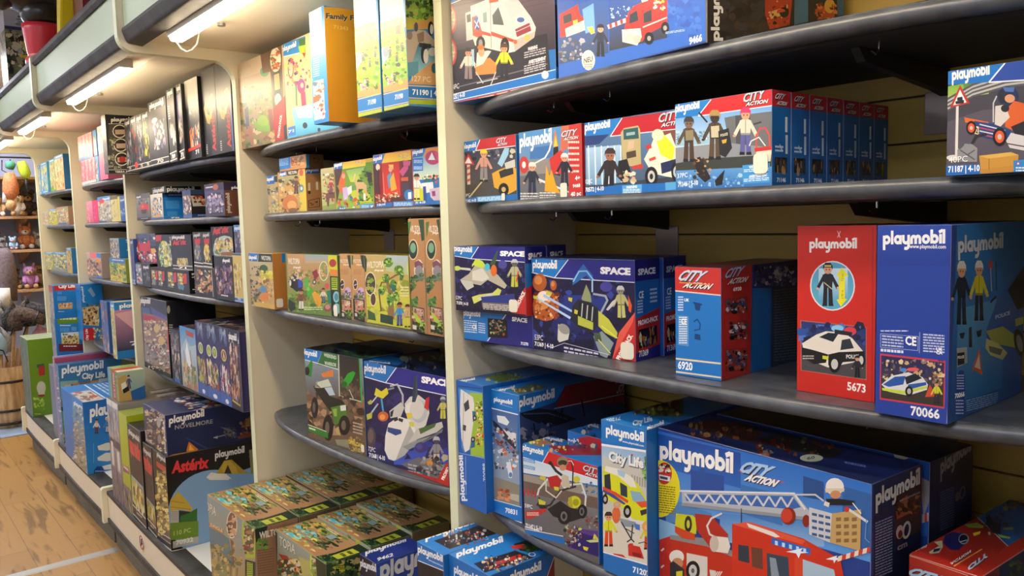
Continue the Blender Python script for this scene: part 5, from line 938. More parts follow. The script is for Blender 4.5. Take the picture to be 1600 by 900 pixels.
for k, (bl, br, tl) in enumerate((((560, 183), (597, 175), (545, 0)), ((600, 175), (639, 163), (588, 5)))):
    b = px_box(('left' if k == 0 else 'right')+(' one of the two zoo boxes, its wide side hidden' if k == 0 else ' one of the two zoo boxes, penguin pool on its wide side'), bl, br, tl, .27, Z=z1, Y=1.034, col='#3a86c0', H=.305)
    ox = 0 if k == 0 else 1
    C = (520, 0, 4.5); a = b.art('F', C)
    T = (lambda s, o=ox: ' '.join('%g,%g' % (float(q.split(',')[0])+o*190+(float(q.split(',')[1]))*.0, float(q.split(',')[1])-o*38) for q in s.split()))
    a.g('#cfe0ec', '#e8d8b0', T('110,-40 300,-80 310,190 120,220'))
    for j in range(8): a.l('#8ab0d4' if j % 2 else '#e8eef0', 7, T(f'120,{120+j*12} 300,{76+j*12}'))
    a.p('#d8b868', T('125,210 300,150 320,300 140,310')); a.p('#8ab83a', T('140,300 320,260 345,660 165,690')); a.p('#d09a60', T('170,650 340,590 345,650 170,690')); a.p('#b8c83a', T('130,270 310,200 312,290 140,330'))
    a.busy(36, 145+ox*190, 210-ox*38, 315+ox*190, 330-ox*38, '#c89a50 #e0c070 #a87a3a #6a8a34 #d8d05a', 18, 5+k); a.busy(50, 150+ox*190, 330-ox*38, 325+ox*190, 620-ox*38, '#b8d030 #8aa82a #6a9a34 #c8a878 #4a5a40 #d8dc4a #5a7a34', 22, 7+k); a.p('#8ab8c8', T('150,380 195,360 205,430 165,500')); a.e('#7a8a98', *[float(v) for v in T('185,400').split(',')], 22, 40); a.p('#5a4a44', T('250,220 285,215 285,275 255,278')); a.busy(14, 190+ox*190, 560-ox*38, 250+ox*190, 630-ox*38, '#e0d8d0 #a8605a #6a4a44 #d8a8a0', 16, 3)
    for fx, fy in ((215, 430), (262, 470), (300, 400), (246, 610)): q = T(f'{fx},{fy}').split(','); a.fig(float(q[0]), float(q[1]), 62, '#4a3a2a #d8a080 #6a7a5a #3a4a6a')
    a.p('#2478c0', T('165,706 350,660 355,770 175,800')); a.l('#e0c0a0', 6, T('165,702 350,656')); a.t('71190', *[float(v) for v in (T('248,738')+','+T('304,726')).split(',')], 34); a.l('#d8b898', 5, T('170,792 355,752')); a.p('#a8b82c', T('170,800 355,760 355,790 175,825'))
    if k == 1:
        a = b.art('R', C); a.g('#5a8a34', '#c8b848', '495,-10 760,0 760,200 500,210'); a.busy(40, 505, 0, 720, 130, '#3a5a2a #6a9a3a #8ab84a #2a3a24 #5a7a34', 30, 4); a.p('#c89858', '560,170 720,120 720,190 560,210'); a.p('#b8a898', '510,240 600,210 650,215 720,290 720,330 640,300 605,310 600,430 525,440'); a.p('#8a7868', '590,240 640,220 640,290 600,300'); a.g('#4a7a94', '#8ac0cc', '600,310 740,340 740,470 528,530'); a.p('#5a94a8', '530,440 600,430 600,520 528,540'); a.p('#3a3f48', '605,300 690,310 690,340 606,330'); a.e('#3a4048', 642, 380, 24, 66); a.e('#e8e6e0', 654, 395, 18, 52); a.e('#2a3038', 646, 330, 14, 18); a.e('#2a2c34', 688, 200, 20, 50); a.e('#e8e4da', 694, 206, 12, 36); a.e('#4a5058', 585, 190, 14, 34); a.e('#8a7a70', 540, 250, 20, 30); a.e('#c8c8c4', 700, 365, 32, 30)
        a.p('#cfa068', '690,440 740,420 740,600 528,590 560,540'); a.e('#3a6a7a', 712, 480, 20, 36); a.t('127 PC', 555, 570, 686, 578, 40, '#e8e0d4', bold=-.005); a.p('#2478c0', '528,606 760,618 760,696 534,680'); a.l('#e0c0a0', 7, '528,602 760,614'); a.t('71190 | 4-10', 560, 664, 790, 676, 38); a.l('#d8b898', 7, '534,688 760,700'); a.p('#a8b82c', '536,700 760,706 760,740 540,730')

# second shelf
C = (410, 230, 5.517); Y2 = 1.128
b = px_box('small brown box at the very left end of the second shelf, second bay', (420, 339), (436.5, 337), (415, 276), .07, Z=z2, Y=Y2, col='#a08050')
a = b.art('F', C); a.fill('#b8a070'); a.p('#2c6cb8', '25,252 105,240 105,315 34,322'); a.logo(34, 296, 96, 286, 34); a.busy(40, 45, 330, 140, 590, '#c8b878 #8a9a5a #6a7a8a #4a4a34 #d8c890', 18, 4); a.p('#2a3a24', '105,250 140,245 140,300 105,300')
stack = []
for k in range(3):
    b = px_box(['lion family jungle box with brown side, under the flat blue end box', 'brown jungle box hidden behind the lion family box', 'brown jungle box against the back wall behind the lion family box'][k], (437, 337), (480, 333), (436, 268), .06, Z=z2, Y=Y2, col='#9a7448', dy=k*.061, H=.137)
    if k == 0:
        stack = b; a = b.art('F', C); a.fill('#c8a058'); a.p('#2c6cb8', '145,208 212,200 206,250 148,256'); a.logo(150, 248, 202, 240, 30); a.p('#2a3024', '210,212 310,188 302,238 214,246'); a.t('WILTOPIA', 222, 236, 298, 226, 26, '#e8e4d4'); a.p('#d8c040', '315,182 372,176 384,590 326,590'); a.p('#a8a878', '150,262 320,240 320,320 150,330'); a.busy(60, 150, 280, 320, 580, '#c88a40 #e0b870 #8a5a2c #d8d0b0 #5a4a34 #a8a060', 24, 4); a.e('#c87a3a', 240, 480, 66, 70); a.e('#e0a860', 255, 500, 40, 40); a.e('#8a5a34', 265, 545, 40, 22); a.fig(292, 400, 150, '#4a3020 #b87850 #6a4a34 #5a4030'); a.e('#4a8ab0', 338, 355, 20, 34); a.e('#e8d8b0', 338, 355, 10, 16); a.e('#c85a4a', 336, 220, 18, 30)
        a = b.art('R', C); a.fill('#a87a50'); a.p('#1f6cb0', '370,176 494,178 496,222 372,232'); a.logo(376, 212, 484, 206, 28); a.p('#d8c8a8', '392,308 412,306 414,374 394,376'); a.p('#d8c8a8', '460,300 480,298 482,366 462,368'); a.e('#4a3424', 404, 390, 12, 16); a.l('#3a2a1c', 5, '398,460 492,440 494,510 400,524 398,460'); a.busy(8, 410, 465, 484, 505, '#3a2a1c #8a5a3c', 10, 3); a.tl(400, 540, 480, 575, 2, '#4a3a24', 3)
for k in range(1):
    b = px_box('flat brown box with blue end lying on top of the lion family box', (437, 268), (478, 258), (434, 244), .062, Z=z2+stack.h+.0005, Y=Y2-.002, col='#8a6440', H=.044)
    a = b.art('F', C); a.fill('#c88a50'); a.p('#2478c0', '132,80 240,62 244,180 140,200'); a.tl(146, 110, 225, 170, 5, '#a8d0f0', 3, .4, dy=-14); a.p('#d8a060', '244,82 296,72 300,160 248,168'); a.l('#6a4424', 5, '250,90 292,84 294,152 254,158 250,90'); a.busy(8, 256, 94, 290, 150, '#c85a2a #8a4a24', 12, 3); a.busy(12, 304, 70, 350, 160, '#d8a868 #8a5a3a #6a7a5a', 16, 4)
    a = b.art('R', C); a.fill('#6a4c34'); a.p('#2a86b8', '358,40 400,36 404,176 362,180'); a.p('#d8d0b8', '366,60 378,58 380,170 368,172'); a.busy(10, 440, 60, 560, 140, '#4a3424 #2a1c14', 10, 3)
b = px_box('foal and rider box, narrow and pale, left of the fairy box', (504, 332), (524.3, 330), (502, 264), .07, Z=z2, Y=Y2, col='#b0a070')
a = b.art('F', C); a.g('#b8b080', '#a8b868', '500,200 640,160 650,560 516,570'); a.p('#8a9a4a', '510,510 650,480 660,570 516,575'); a.busy(40, 520, 230, 640, 480, '#c86a5a #a83a3a #8a5a44 #c8c090 #6a7a44 #4a3430', 18, 4); a.p('#6a4438', '546,400 640,380 646,430 640,505 626,500 622,440 580,440 574,510 560,508'); a.fig(592, 400, 130, '#8a3a2a #d8a888 #a83a44 #6a4a5a'); a.p('#e8e0d0', '540,232 575,224 575,240 542,248')
b = px_box('unicorn fairy box with orange yellow header on the second shelf', (525, 330), (585, 326), (521, 256), .075, Z=z2, Y=Y2, col='#c8a030')
a = b.art('F', C); a.g('#5a8a2a', '#9ab83a', '620,180 960,120 975,540 640,560'); a.p('#4a3430', '618,188 690,178 660,400 640,500 630,300'); a.p('#2c6cb8', '612,130 700,116 686,184 616,192'); a.g('#e09a2a', '#e0cc40', '700,116 890,84 890,160 690,190'); a.logo(620, 176, 688, 160, 36); a.busy(10, 805, 110, 865, 150, '#c8b8a0 #a89a88', 10, 3); a.g('#8ab868', '#c8d84a', '720,200 880,170 860,300 760,300'); a.p('#6a9a44', '640,330 780,330 960,300 960,420 700,430'); a.p('#c0cc30', '750,380 900,350 950,470 800,480'); a.busy(40, 840, 180, 950, 460, '#3a5a24 #5a8a2a #2a4020 #7a9a3a', 24, 4); a.p('#3a2c28', '900,220 940,215 950,300 915,310')
a.p('#d8682c', '690,210 716,220 712,330 680,360 655,330 672,260'); a.e('#e0a888', 700, 250, 14, 22); a.p('#c8b0dc', '690,350 730,340 740,440 700,460'); a.p('#e8e4dc', '730,350 770,330 772,390 740,420'); a.p('#d86a30', '660,340 690,340 690,400 664,390'); a.p('#d8b080', '785,270 800,250 812,300 870,300 900,330 905,420 890,425 882,360 830,360 826,420 814,420 810,340'); a.l('#e8c8a0', 8, '790,280 800,230'); a.busy(26, 650, 430, 840, 530, '#c85a2c #3a7ac8 #e08a3a #2a9a4a #8a3a2c #e8d8c0', 18, 6); a.p('#2c6cb8', '650,520 720,510 720,545 655,550'); a.p('#3a86cc', '845,494 975,486 978,520 848,536'); a.tl(855, 500, 920, 530, 3, '#cfe4f6', 3); a.t('71', 930, 524, 974, 518, 20); a.t('70 4-10', 664, 542, 716, 534, 18)
sticker(b, 'F', 79, 77, .014, .02)
b = px_box('red curtain singing stage box on the second shelf, second bay', (586, 326), (647, 321), (581, 243), .075, Z=z2, Y=Y2, col='#a82a24')
a = b.art('F', C); a.g('#3a2630', '#5a2c24', '940,140 1290,90 1300,480 970,510'); a.g('#b8281e', '#d83c28', '1010,140 1200,110 1200,420 1010,440'); a.p('#8a1c1c', '1010,140 1030,140 1040,440 1012,440'); a.p('#7a1a1a', '1180,112 1205,110 1210,420 1190,420'); a.p('#2c6cb8', '938,76 1058,56 1030,138 942,146'); a.g('#dfa030', '#e8cc3c', '1058,56 1280,26 1284,108 1030,138'); a.logo(948, 124, 1032, 106, 38); a.busy(16, 1175, 50, 1265, 90, '#d8c890 #b8a880', 10, 3)
a.e('#e8d8c4', 996, 172, 18, 28); a.l('#2a2024', 7, '1000,190 1012,420'); a.l('#c8a080', 4, '1040,220 1052,420'); a.e('#d8a080', 1104, 190, 16, 24); a.p('#e8b858', '1086,150 1130,150 1128,200 1116,170 1094,170'); a.p('#5a8ab0', '1075,250 1110,215 1120,320 1090,360'); a.p('#e0a83c', '1100,280 1130,215 1160,360 1110,380'); a.p('#c85a7a', '1210,110 1280,120 1270,160 1216,160'); a.p('#b84a80', '1180,210 1230,150 1262,150 1256,190 1210,254'); a.p('#c85a3a', '1196,262 1256,256 1258,290 1198,292'); a.p('#4a3a4a', '1200,310 1262,306 1268,400 1206,406'); a.busy(24, 1090, 390, 1180, 430, '#e8d8c0 #3a5a4a #c8a040 #8a2a2a', 14, 3); a.busy(30, 985, 410, 1100, 490, '#e8dcc8 #b83028 #8a3a2a #d89a6a', 18, 5); a.e('#2f74b8', 1262, 412, 40, 48); a.p('#e8ecee', '1256,390 1284,386 1286,444 1258,448')
a.p('#2c6cb8', '980,488 1120,474 1120,510 984,520'); a.p('#3a86cc', '1126,470 1300,462 1304,500 1130,522'); a.tl(1136, 478, 1290, 510, 3, '#cfe4f6', 3); a.t('71184 | 4-10', 990, 508, 1060, 500, 18)
b = px_box('beach drinks box with a pink white parasol beside the near divider', (647.5, 321), (690, 318), (644, 235), .075, Z=z2, Y=Y2, xmax=XB1, col='#2a70b8')
a = b.art('F', C); a.g('#4a9ac8', '#c8d8c0', '1285,20 1600,0 1600,250 1295,290'); a.p('#c8d020', '1300,330 1390,320 1400,470 1310,480'); a.p('#2c6cb8', '1285,20 1410,10 1380,80 1290,92'); a.p('#d88a30', '1410,10 1600,-10 1600,70 1390,90'); a.logo(1294, 64, 1384, 48, 38)
for yy in (110, 166): a.p('#2470c0', f'1296,{yy-12} 1384,{yy-20} 1386,{yy+36} 1298,{yy+44}'); a.tl(1306, yy, 1378, yy+30, 3, '#cfe4f6', yy)
a.e('#b03a6a', 1470, 90, 66, 62); a.p('#e8e4e0', '1430,110 1462,44 1490,110'); a.p('#c8487a', '1490,40 1560,50 1560,130 1500,120'); a.fig(1330, 450, 220, '#1a1a1c #c89070 #e8e4de #e0d890'); a.p('#e4e6ea', '1370,310 1470,300 1480,380 1390,400'); a.p('#2c4a94', '1384,340 1410,336 1416,460 1390,460'); a.p('#c8b8c8', '1440,360 1560,340 1560,460 1500,480 1450,430'); a.p('#8a3a7a', '1460,380 1490,376 1494,420 1466,424'); a.busy(20, 1380, 240, 1530, 300, '#d8503a #e8e0d0 #3a2a2c #e8c04a #2a6a4a', 16, 3); a.p('#2c6cb8', '1310,466 1420,462 1560,456 1560,500 1314,508'); a.t('71 4-10', 1320, 490, 1406, 482, 18); a.l('#d8c8b0', 6, '1312,512 1560,500')

# third shelf
Y3 = 1.098
C = (380, 380, 6.43)
WT = 'jungle animal boxes on the third shelf'
b = px_box('yellow jungle box with blue corner label, leftmost on the third shelf', (393, 478), (429.5, 484), (388, 395), .11, Z=z3, Y=1.083, col='#a8864e', H=.19)
a = b.art('F', C); a.g('#b8b08a', '#c09a50', '45,100 320,110 330,680 95,640'); a.p('#2c72bc', '48,98 156,104 140,184 52,178'); a.logo(56, 158, 136, 164, 40); a.p('#22301e', '156,104 310,110 312,190 150,186'); a.t('WILTOPIA', 182, 166, 278, 174, 42, '#e4e0d0'); a.busy(30, 75, 230, 170, 560, '#6a604a #8a8468 #4a4030 #a8a080', 26, 3); a.e('#3a5a30', 205, 260, 44, 44); a.busy(20, 165, 280, 310, 360, '#d0cc3a #e0dc60 #b8b030', 26, 4); a.busy(30, 170, 360, 310, 600, '#c88a3a #d8b070 #8a6a34 #e0c888', 28, 5); a.e('#5a8ab0', 202, 462, 34, 36); a.e('#d8843a', 215, 545, 46, 44); a.p('#c8a84c', '120,590 310,620 310,670 130,640'); a.busy(16, 80, 520, 130, 630, '#5a6a34 #3a3a2a #c8a868', 18, 6)
a.p('#c8b03a', '315,108 382,110 420,680 330,670'); a.e('#e8d890', 350, 180, 32, 66); a.e('#8a5a3a', 350, 190, 22, 46); a.e('#5a9ac0', 362, 350, 28, 44); a.e('#dfe8e8', 362, 350, 18, 28); a.p('#98b02c', '346,490 396,496 400,610 350,600'); a.tl(352, 500, 394, 600, 7, '#4a5a14', 3)
a = b.art('R', C); a.fill('#b87c3e'); a.p('#1f7abf', '385,100 440,104 444,190 388,196')
sticker(b, 'R', 16, 89, .024, .03)
b = px_box('wide jungle box with explorers and a pale oval, third shelf of the second bay', (450, 487), (531, 497), (446, 397), .1, Z=z3, rot=True, col='#6a7a44')
a = b.art('F', C); a.g('#c0946a', '#6a8a3a', '440,110 960,110 960,740 450,690'); a.g('#8aa8b8', '#b8a078', '620,115 870,115 870,200 620,200'); a.t('WILTOPIA', 452, 206, 570, 212, 58, '#e0dccc', 0, .03); a.logo(505, 250, 578, 254, 22, '#e8e4d4'); a.busy(60, 460, 270, 770, 420, '#c89a70 #a8784a #8a9a4a #d8b890 #6a7a3a', 26, 3); a.busy(60, 460, 480, 860, 700, '#7a9a3a #5a7a2c #8aa84a #6a8a34 #4a6a28', 36, 5)
a.p('#2a2a2e', '470,340 530,330 600,400 600,450 540,490 470,430'); a.e('#17181a', 490, 400, 22, 50); a.e('#d8d8d4', 475, 400, 10, 30); a.busy(16, 490, 310, 600, 370, '#e0d8c8 #4a4440 #b8a890 #c8c8c4', 18, 4); a.p('#2c50b0', '550,370 590,360 596,440 556,450'); a.e('#d8a080', 580, 352, 16, 20); a.p('#5ab04a', '610,350 660,360 660,440 620,450'); a.e('#4aa83a', 670, 490, 30, 50); a.e('#78c84a', 655, 460, 16, 20); a.p('#d8a030', '690,510 720,480 770,520 800,580 770,640 730,610'); a.p('#c88a2a', '740,560 760,640 745,630'); a.fig(584, 670, 210, '#4a2c20 #c88a68 #7a4a34 #d8d4c8'); a.p('#8a3040', '690,290 740,260 760,330 720,370'); a.e('#2a2a2c', 716, 390, 18, 26); a.e('#c8c8c0', 716, 390, 10, 14); a.fig(806, 600, 150, '#4a2c24 #c88a68 #d8c8b8 #4a6a8a'); a.e('#c85a5a', 842, 430, 22, 30); a.p('#2a7a6a', '840,480 890,470 896,600 856,610'); a.e('#8a4a4a', 850, 650, 40, 40); a.e('#b88a80', 850, 640, 26, 26)
a.e('#e4dcc0', 810, 280, 48, 100); a.e('#8a9a5a', 810, 280, 41, 92); a.busy(18, 780, 220, 840, 350, '#c88a6a #a8b86a #d8b890 #6a8a4a', 20, 3); a.p('#c8cc30', '850,110 950,112 960,330 862,290'); a.e('#a83a3a', 900, 200, 36, 40); a.p('#d8843a', '870,260 950,270 950,330 874,316'); a.p('#1a2a22', '872,330 955,336 985,745 890,730'); a.p('#a8c42c', '886,344 946,348 948,470 890,466'); a.tl(892, 356, 940, 460, 5, '#2a3a14', 4); a.e('#8ac0cc', 936, 540, 32, 58); a.e('#4a8aa0', 936, 540, 20, 38); a.e('#8ac0cc', 940, 660, 36, 56); a.p('#24342a', '455,560 520,600 530,660 480,690 455,650'); a.tl(610, 640, 800, 680, 2, '#c8d8a8', 6)
sticker(b, 'F', 94, 89, .02, .034)
C = (530, 330, 4.5)
for k, (x0, x1) in enumerate(((534.5, 552), (552.5, 573))):
    b = px_box(('left' if k == 0 else 'right')+' of two identical narrow brown jungle boxes on the third shelf', (x0, 498+k*4), (x1, 500+k*4), (x0-3, 396), .1, Z=z3, Y=1.12, col='#b08a54', H=.195, group=WT)
    o = k*92; a = b.art('F', C); a.g('#c0945a', '#b88850', f'-20,300 {190},300 {190},800 -20,800'); a.t('WILTOPIA', 0+o, 362, 72+o, 364, 26, '#d8ccb0'); a.logo(30+o, 380, 70+o, 382, 12, '#e8e0cc'); a.p('#2a4028', f'{56+o},310 {84+o},310 {92+o},340 {84+o},410 {70+o},390'); a.p('#4a6a34', f'{-4+o},310 {8+o},312 {4+o},380 {-4+o},370'); a.tl(10+o, 410, 66+o, 450, 4, '#a87a48', k); a.e('#e8dcc0', 22+o, 516, 16, 38); a.e('#3a2420', 22+o, 516, 13, 33); a.l('#d8d0d8', 5, f'{14+o},522 {32+o},512'); a.e('#c8a8d0', 60+o, 570, 24, 36); a.busy(18, 24+o, 560, 84+o, 620, '#5a7a3a #8a6a8a #3a4a2a #b8a0b8', 18, 4); a.p('#2a2a22', f'{6+o},614 {86+o},624 {90+o},780 {12+o},760'); a.p('#b89a80', f'{18+o},622 {78+o},630 {80+o},720 {24+o},708'); a.busy(14, 24+o, 630, 76+o, 705, '#c87a5a #d8c0a0 #8a4a3a', 14, 4); a.busy(20, 50+o, 700, 96+o, 760, '#7aa02c #4a6a24 #1a2a18', 16, 5); a.p('#c8c8c0', f'{18+o},716 {34+o},718 {36+o},740 {20+o},738')
b = px_box('big tree jungle box with two children, right of the narrow brown boxes', (573.5, 505), (642, 514), (569, 397), .1, Z=z3, Y=1.118, col='#a8a04a', H=.196)
a = b.art('F', C); a.g('#c0a868', '#b0a830', '180,310 500,310 500,830 190,770'); a.g('#a8bcc8', '#b8c088', '330,310 495,315 490,450 330,420'); a.t('WILTOPIA', 192, 398, 316, 394, 44, '#e4dcc4', 0, .03); a.logo(250, 420, 312, 424, 14, '#f0ecd8'); a.p('#2a4028', '152,320 184,312 196,340 190,430 166,410'); a.p('#c8c83a', '190,560 500,560 500,830 200,780'); a.busy(60, 200, 480, 490, 780, '#b8c038 #a8a82c #d0cc58 #8a9a2c #c8b868', 34, 4)
a.p('#8a6a3a', '318,440 340,440 350,500 380,560 390,760 340,760 350,600'); a.l('#7a5a30', 12, '350,480 400,450 430,440'); a.l('#7a5a30', 10, '340,500 300,500 280,560 296,700')
for q in ((345, 360, 34, 34), (420, 410, 32, 30), (440, 450, 14, 40), (380, 520, 24, 40), (330, 470, 26, 30), (360, 620, 26, 50), (300, 560, 24, 30), (400, 600, 20, 34)): a.e('#5a8a2a', *q); a.busy(8, q[0]-q[2]*.8, q[1]-q[3]*.8, q[0]+q[2]*.8, q[1]+q[3]*.8, '#8ab83a #3a6a24 #2a4a1c #a8cc50', 14, int(q[0]))
a.p('#2a6a6a', '368,510 396,520 394,570 370,560'); a.e('#e8dcc0', 220, 510, 40, 84); a.e('#3a3420', 220, 510, 35, 77); a.busy(12, 198, 470, 240, 560, '#7aa03a #5a4a28 #a8a848', 18, 3); a.e('#e8dcc0', 240, 620, 22, 48); a.e('#5a3c28', 240, 620, 18, 42); a.fig(426, 805, 165, '#4a2c20 #b87850 #3a8ac0 #3a4a8a'); a.fig(482, 815, 160, '#5a2c24 #d8a080 #c8a870 #c8c040'); a.e('#c8d850', 500, 390, 22, 70); a.p('#24402a', '290,720 380,740 380,800 290,780'); a.p('#3a5a2a', '200,690 250,720 260,770 204,760'); a.tl(430, 530, 490, 610, 4, '#d8d4a0', 5)
for k, (x0, x1) in enumerate(((644, 668.5), (669, 693))):
    b = px_box(('left' if k == 0 else 'right')+' of two tall brown jungle boxes beside the near divider', (x0, 518+k*5), (x1, 523+k*4), (x0-9, 340), .1, Z=z3, Y=1.102, xmax=XB1, col='#a87a4c', H=.293, group='tall brown jungle boxes')
    o = k*127; a = b.art('F', C); a.g('#b88854', '#a87848', f'400,20 760,20 760,900 400,900'); a.t('WILTOPIA', 488+o, 146, 596+o, 142, 44, '#e4dcc8', 0, .02); a.logo(530+o, 158, 594+o, 162, 18, '#f0e8d8'); a.p('#2c4a2c', f'{556+o},60 {600+o},56 {606+o},200 {580+o},210 {570+o},130'); a.p('#4a7a34', f'{482+o},80 {506+o},70 {500+o},130 {486+o},190'); a.e('#dccaa0', 520+o, 270, 36, 74); a.e('#26362c', 520+o, 270, 30, 66); a.e('#7aa884', 520+o, 258, 20, 36); a.e('#e0ccb0', 560+o, 410, 34, 72); a.p('#7a4a60', f'{530+o},360 {556+o},344 {588+o},370 {590+o},400 {530+o},396'); a.e('#8a8688', 562+o, 425, 28, 44); a.busy(12, 535+o, 440, 592+o, 490, '#3a6a34 #5a8a4a #2a4a2a #6a7a6a', 20, 3); a.busy(16, 492+o, 470, 530+o, 570, '#2a5a3a #4a7a3a #1c3a28 #3a6a30', 22, 5); a.busy(14, 505+o, 610, 545+o, 670, '#3a7a34 #2a5a28 #5a9a3a', 20, 6)
    a.p('#241c16', f'{512+o},664 {598+o},684 {604+o},870 {516+o},850'); a.p('#b8988c', f'{518+o},672 {594+o},690 {598+o},780 {522+o},760'); a.busy(18, 524+o, 680, 592+o, 770, '#c87a50 #8a5a4a #d8c0a0 #4a5a3a', 18, 4); a.p('#a8c43a', f'{514+o},700 {540+o},720 {600+o},800 {604+o},860 {570+o},840'); a.busy(20, 530+o, 780, 604+o, 860, '#6a9a2a #1c2a18 #8ab84a #3a4a24', 20, 7); a.p('#d0ccc0', f'{518+o},798 {544+o},804 {546+o},834 {520+o},828'); a.l('#4a6a5a', 8, f'{604+o},400 {626+o},880')

# fourth shelf
C = (460, 520, 3.6)
for k in range(2):
    b = px_box('green monster truck box with dirt track on the fourth shelf of the second bay' if k == 0 else 'dark box behind the monster truck box', (482, 683), (573, 713), (472, 542), .15, Z=z4, rot=True, col='#2a5a8a', H=.292-k*.01)
    if k: b.loc += b.R @ Vector((-.01, .155, 0)); b.o.location = b.loc
    if k == 0:
        a = b.art('F', C); a.g('#8aa0b0', '#5a4634', '40,80 400,150 400,420 60,400'); a.p('#6a5644', '60,340 400,420 420,720 70,600'); a.busy(50, 70, 330, 400, 560, '#8a6a4c #5a4432 #3a2c22 #a88868', 34, 3); a.p('#1c76c6', '40,76 160,98 130,165 50,148'); a.p('#2c6a30', '160,98 248,118 245,200 130,180'); a.l('#dfe8e8', 4, '50,148 245,206'); a.logo(48, 120, 128, 138, 32); a.t('WEEKEND', 166, 132, 236, 150, 20, '#e0e4d8', 0, .02); a.t('WARRIOR', 170, 178, 236, 192, 20, '#e0e4d8', 0, .02)
        a.l('#c8d0b0', 5, '248,120 254,354 378,388 368,140'); a.g('#2c2a24', '#463a30', '252,122 366,142 376,384 258,352'); a.busy(20, 262, 250, 370, 370, '#5a4a3c #3a3028 #6a5a4a', 24, 4); a.p('#2aa028', '270,280 300,230 330,215 345,225 325,270 290,310 270,300'); a.e('#1c6a1c', 282, 290, 16, 18); a.l('#c8c8c0', 4, '310,320 332,370'); a.l('#3aa84a', 8, '366,142 380,388')
        a.p('#2c8a2a', '60,200 80,180 96,150 104,170 96,250 70,240'); a.e('#1c1e1c', 72, 215, 14, 24); a.p('#d88038', '150,230 218,206 220,246 160,250'); a.l('#c8b090', 5, '110,300 200,330'); a.p('#c8d0b8', '120,280 190,260 210,300 150,310'); a.l('#3a4a34', 9, '110,300 170,390 210,430'); a.l('#8a9a78', 6, '130,270 120,310'); a.p('#b8cad4', '170,310 210,304 230,350 190,354'); a.p('#20221e', '110,310 170,310 200,356 270,380 300,420 290,470 200,440 170,400'); a.p('#4a7a2a', '205,420 290,400 300,480 230,520'); a.p('#8ab048', '215,430 240,425 240,470 225,470'); a.p('#d8dcd8', '258,410 290,406 292,436 262,440'); 
        for q in ((190, 535, 30, 72), (282, 520, 32, 56), (115, 420, 20, 60)): a.e('#17181a', *q); a.e('#6a5e54', q[0]-4, q[1], q[2]*.4, q[3]*.5)
        a.p('#b8a060', '230,540 250,530 262,580 240,570'); a.p('#2c7a2c', '78,520 190,560 190,595 80,552'); a.l('#d8e0c8', 4, '78,516 180,555'); a.t('71370', 84, 545, 120, 558, 16) if False else a.tl(84, 530, 120, 548, 1, '#e0ecd0', 3, dy=12)
        a.tl(330, 500, 384, 570, 4, '#b8a898', 5, dy=14); a.p('#8a8a70', '230,600 300,600 310,650 240,630'); a.t('OFF-ROAD', 302, 620, 386, 648, 22, '#d8c850', 0, .05); a.t('ACTION', 330, 662, 386, 676, 22, '#c8b860', 0, .05); a.busy(26, 300, 590, 390, 690, '#a88a40 #c8a850 #8a6a3c', 12, 5)
        sticker(b, 'F', 95, 93, .016, .022)
        a = b.art('T', C); a.fill('#22303c'); a.p('#2470b0', '44,74 110,60 260,100 160,98'); a.p('#3a6a34', '160,98 250,116 370,140 640,130 420,110 250,96'); a.busy(40, 130, 60, 640, 120, '#1a1c20 #2c3a4a #101214 #3a4038', 40, 4)
    else:
        a = b.art('F'); a.fill('#2c5a34')
    
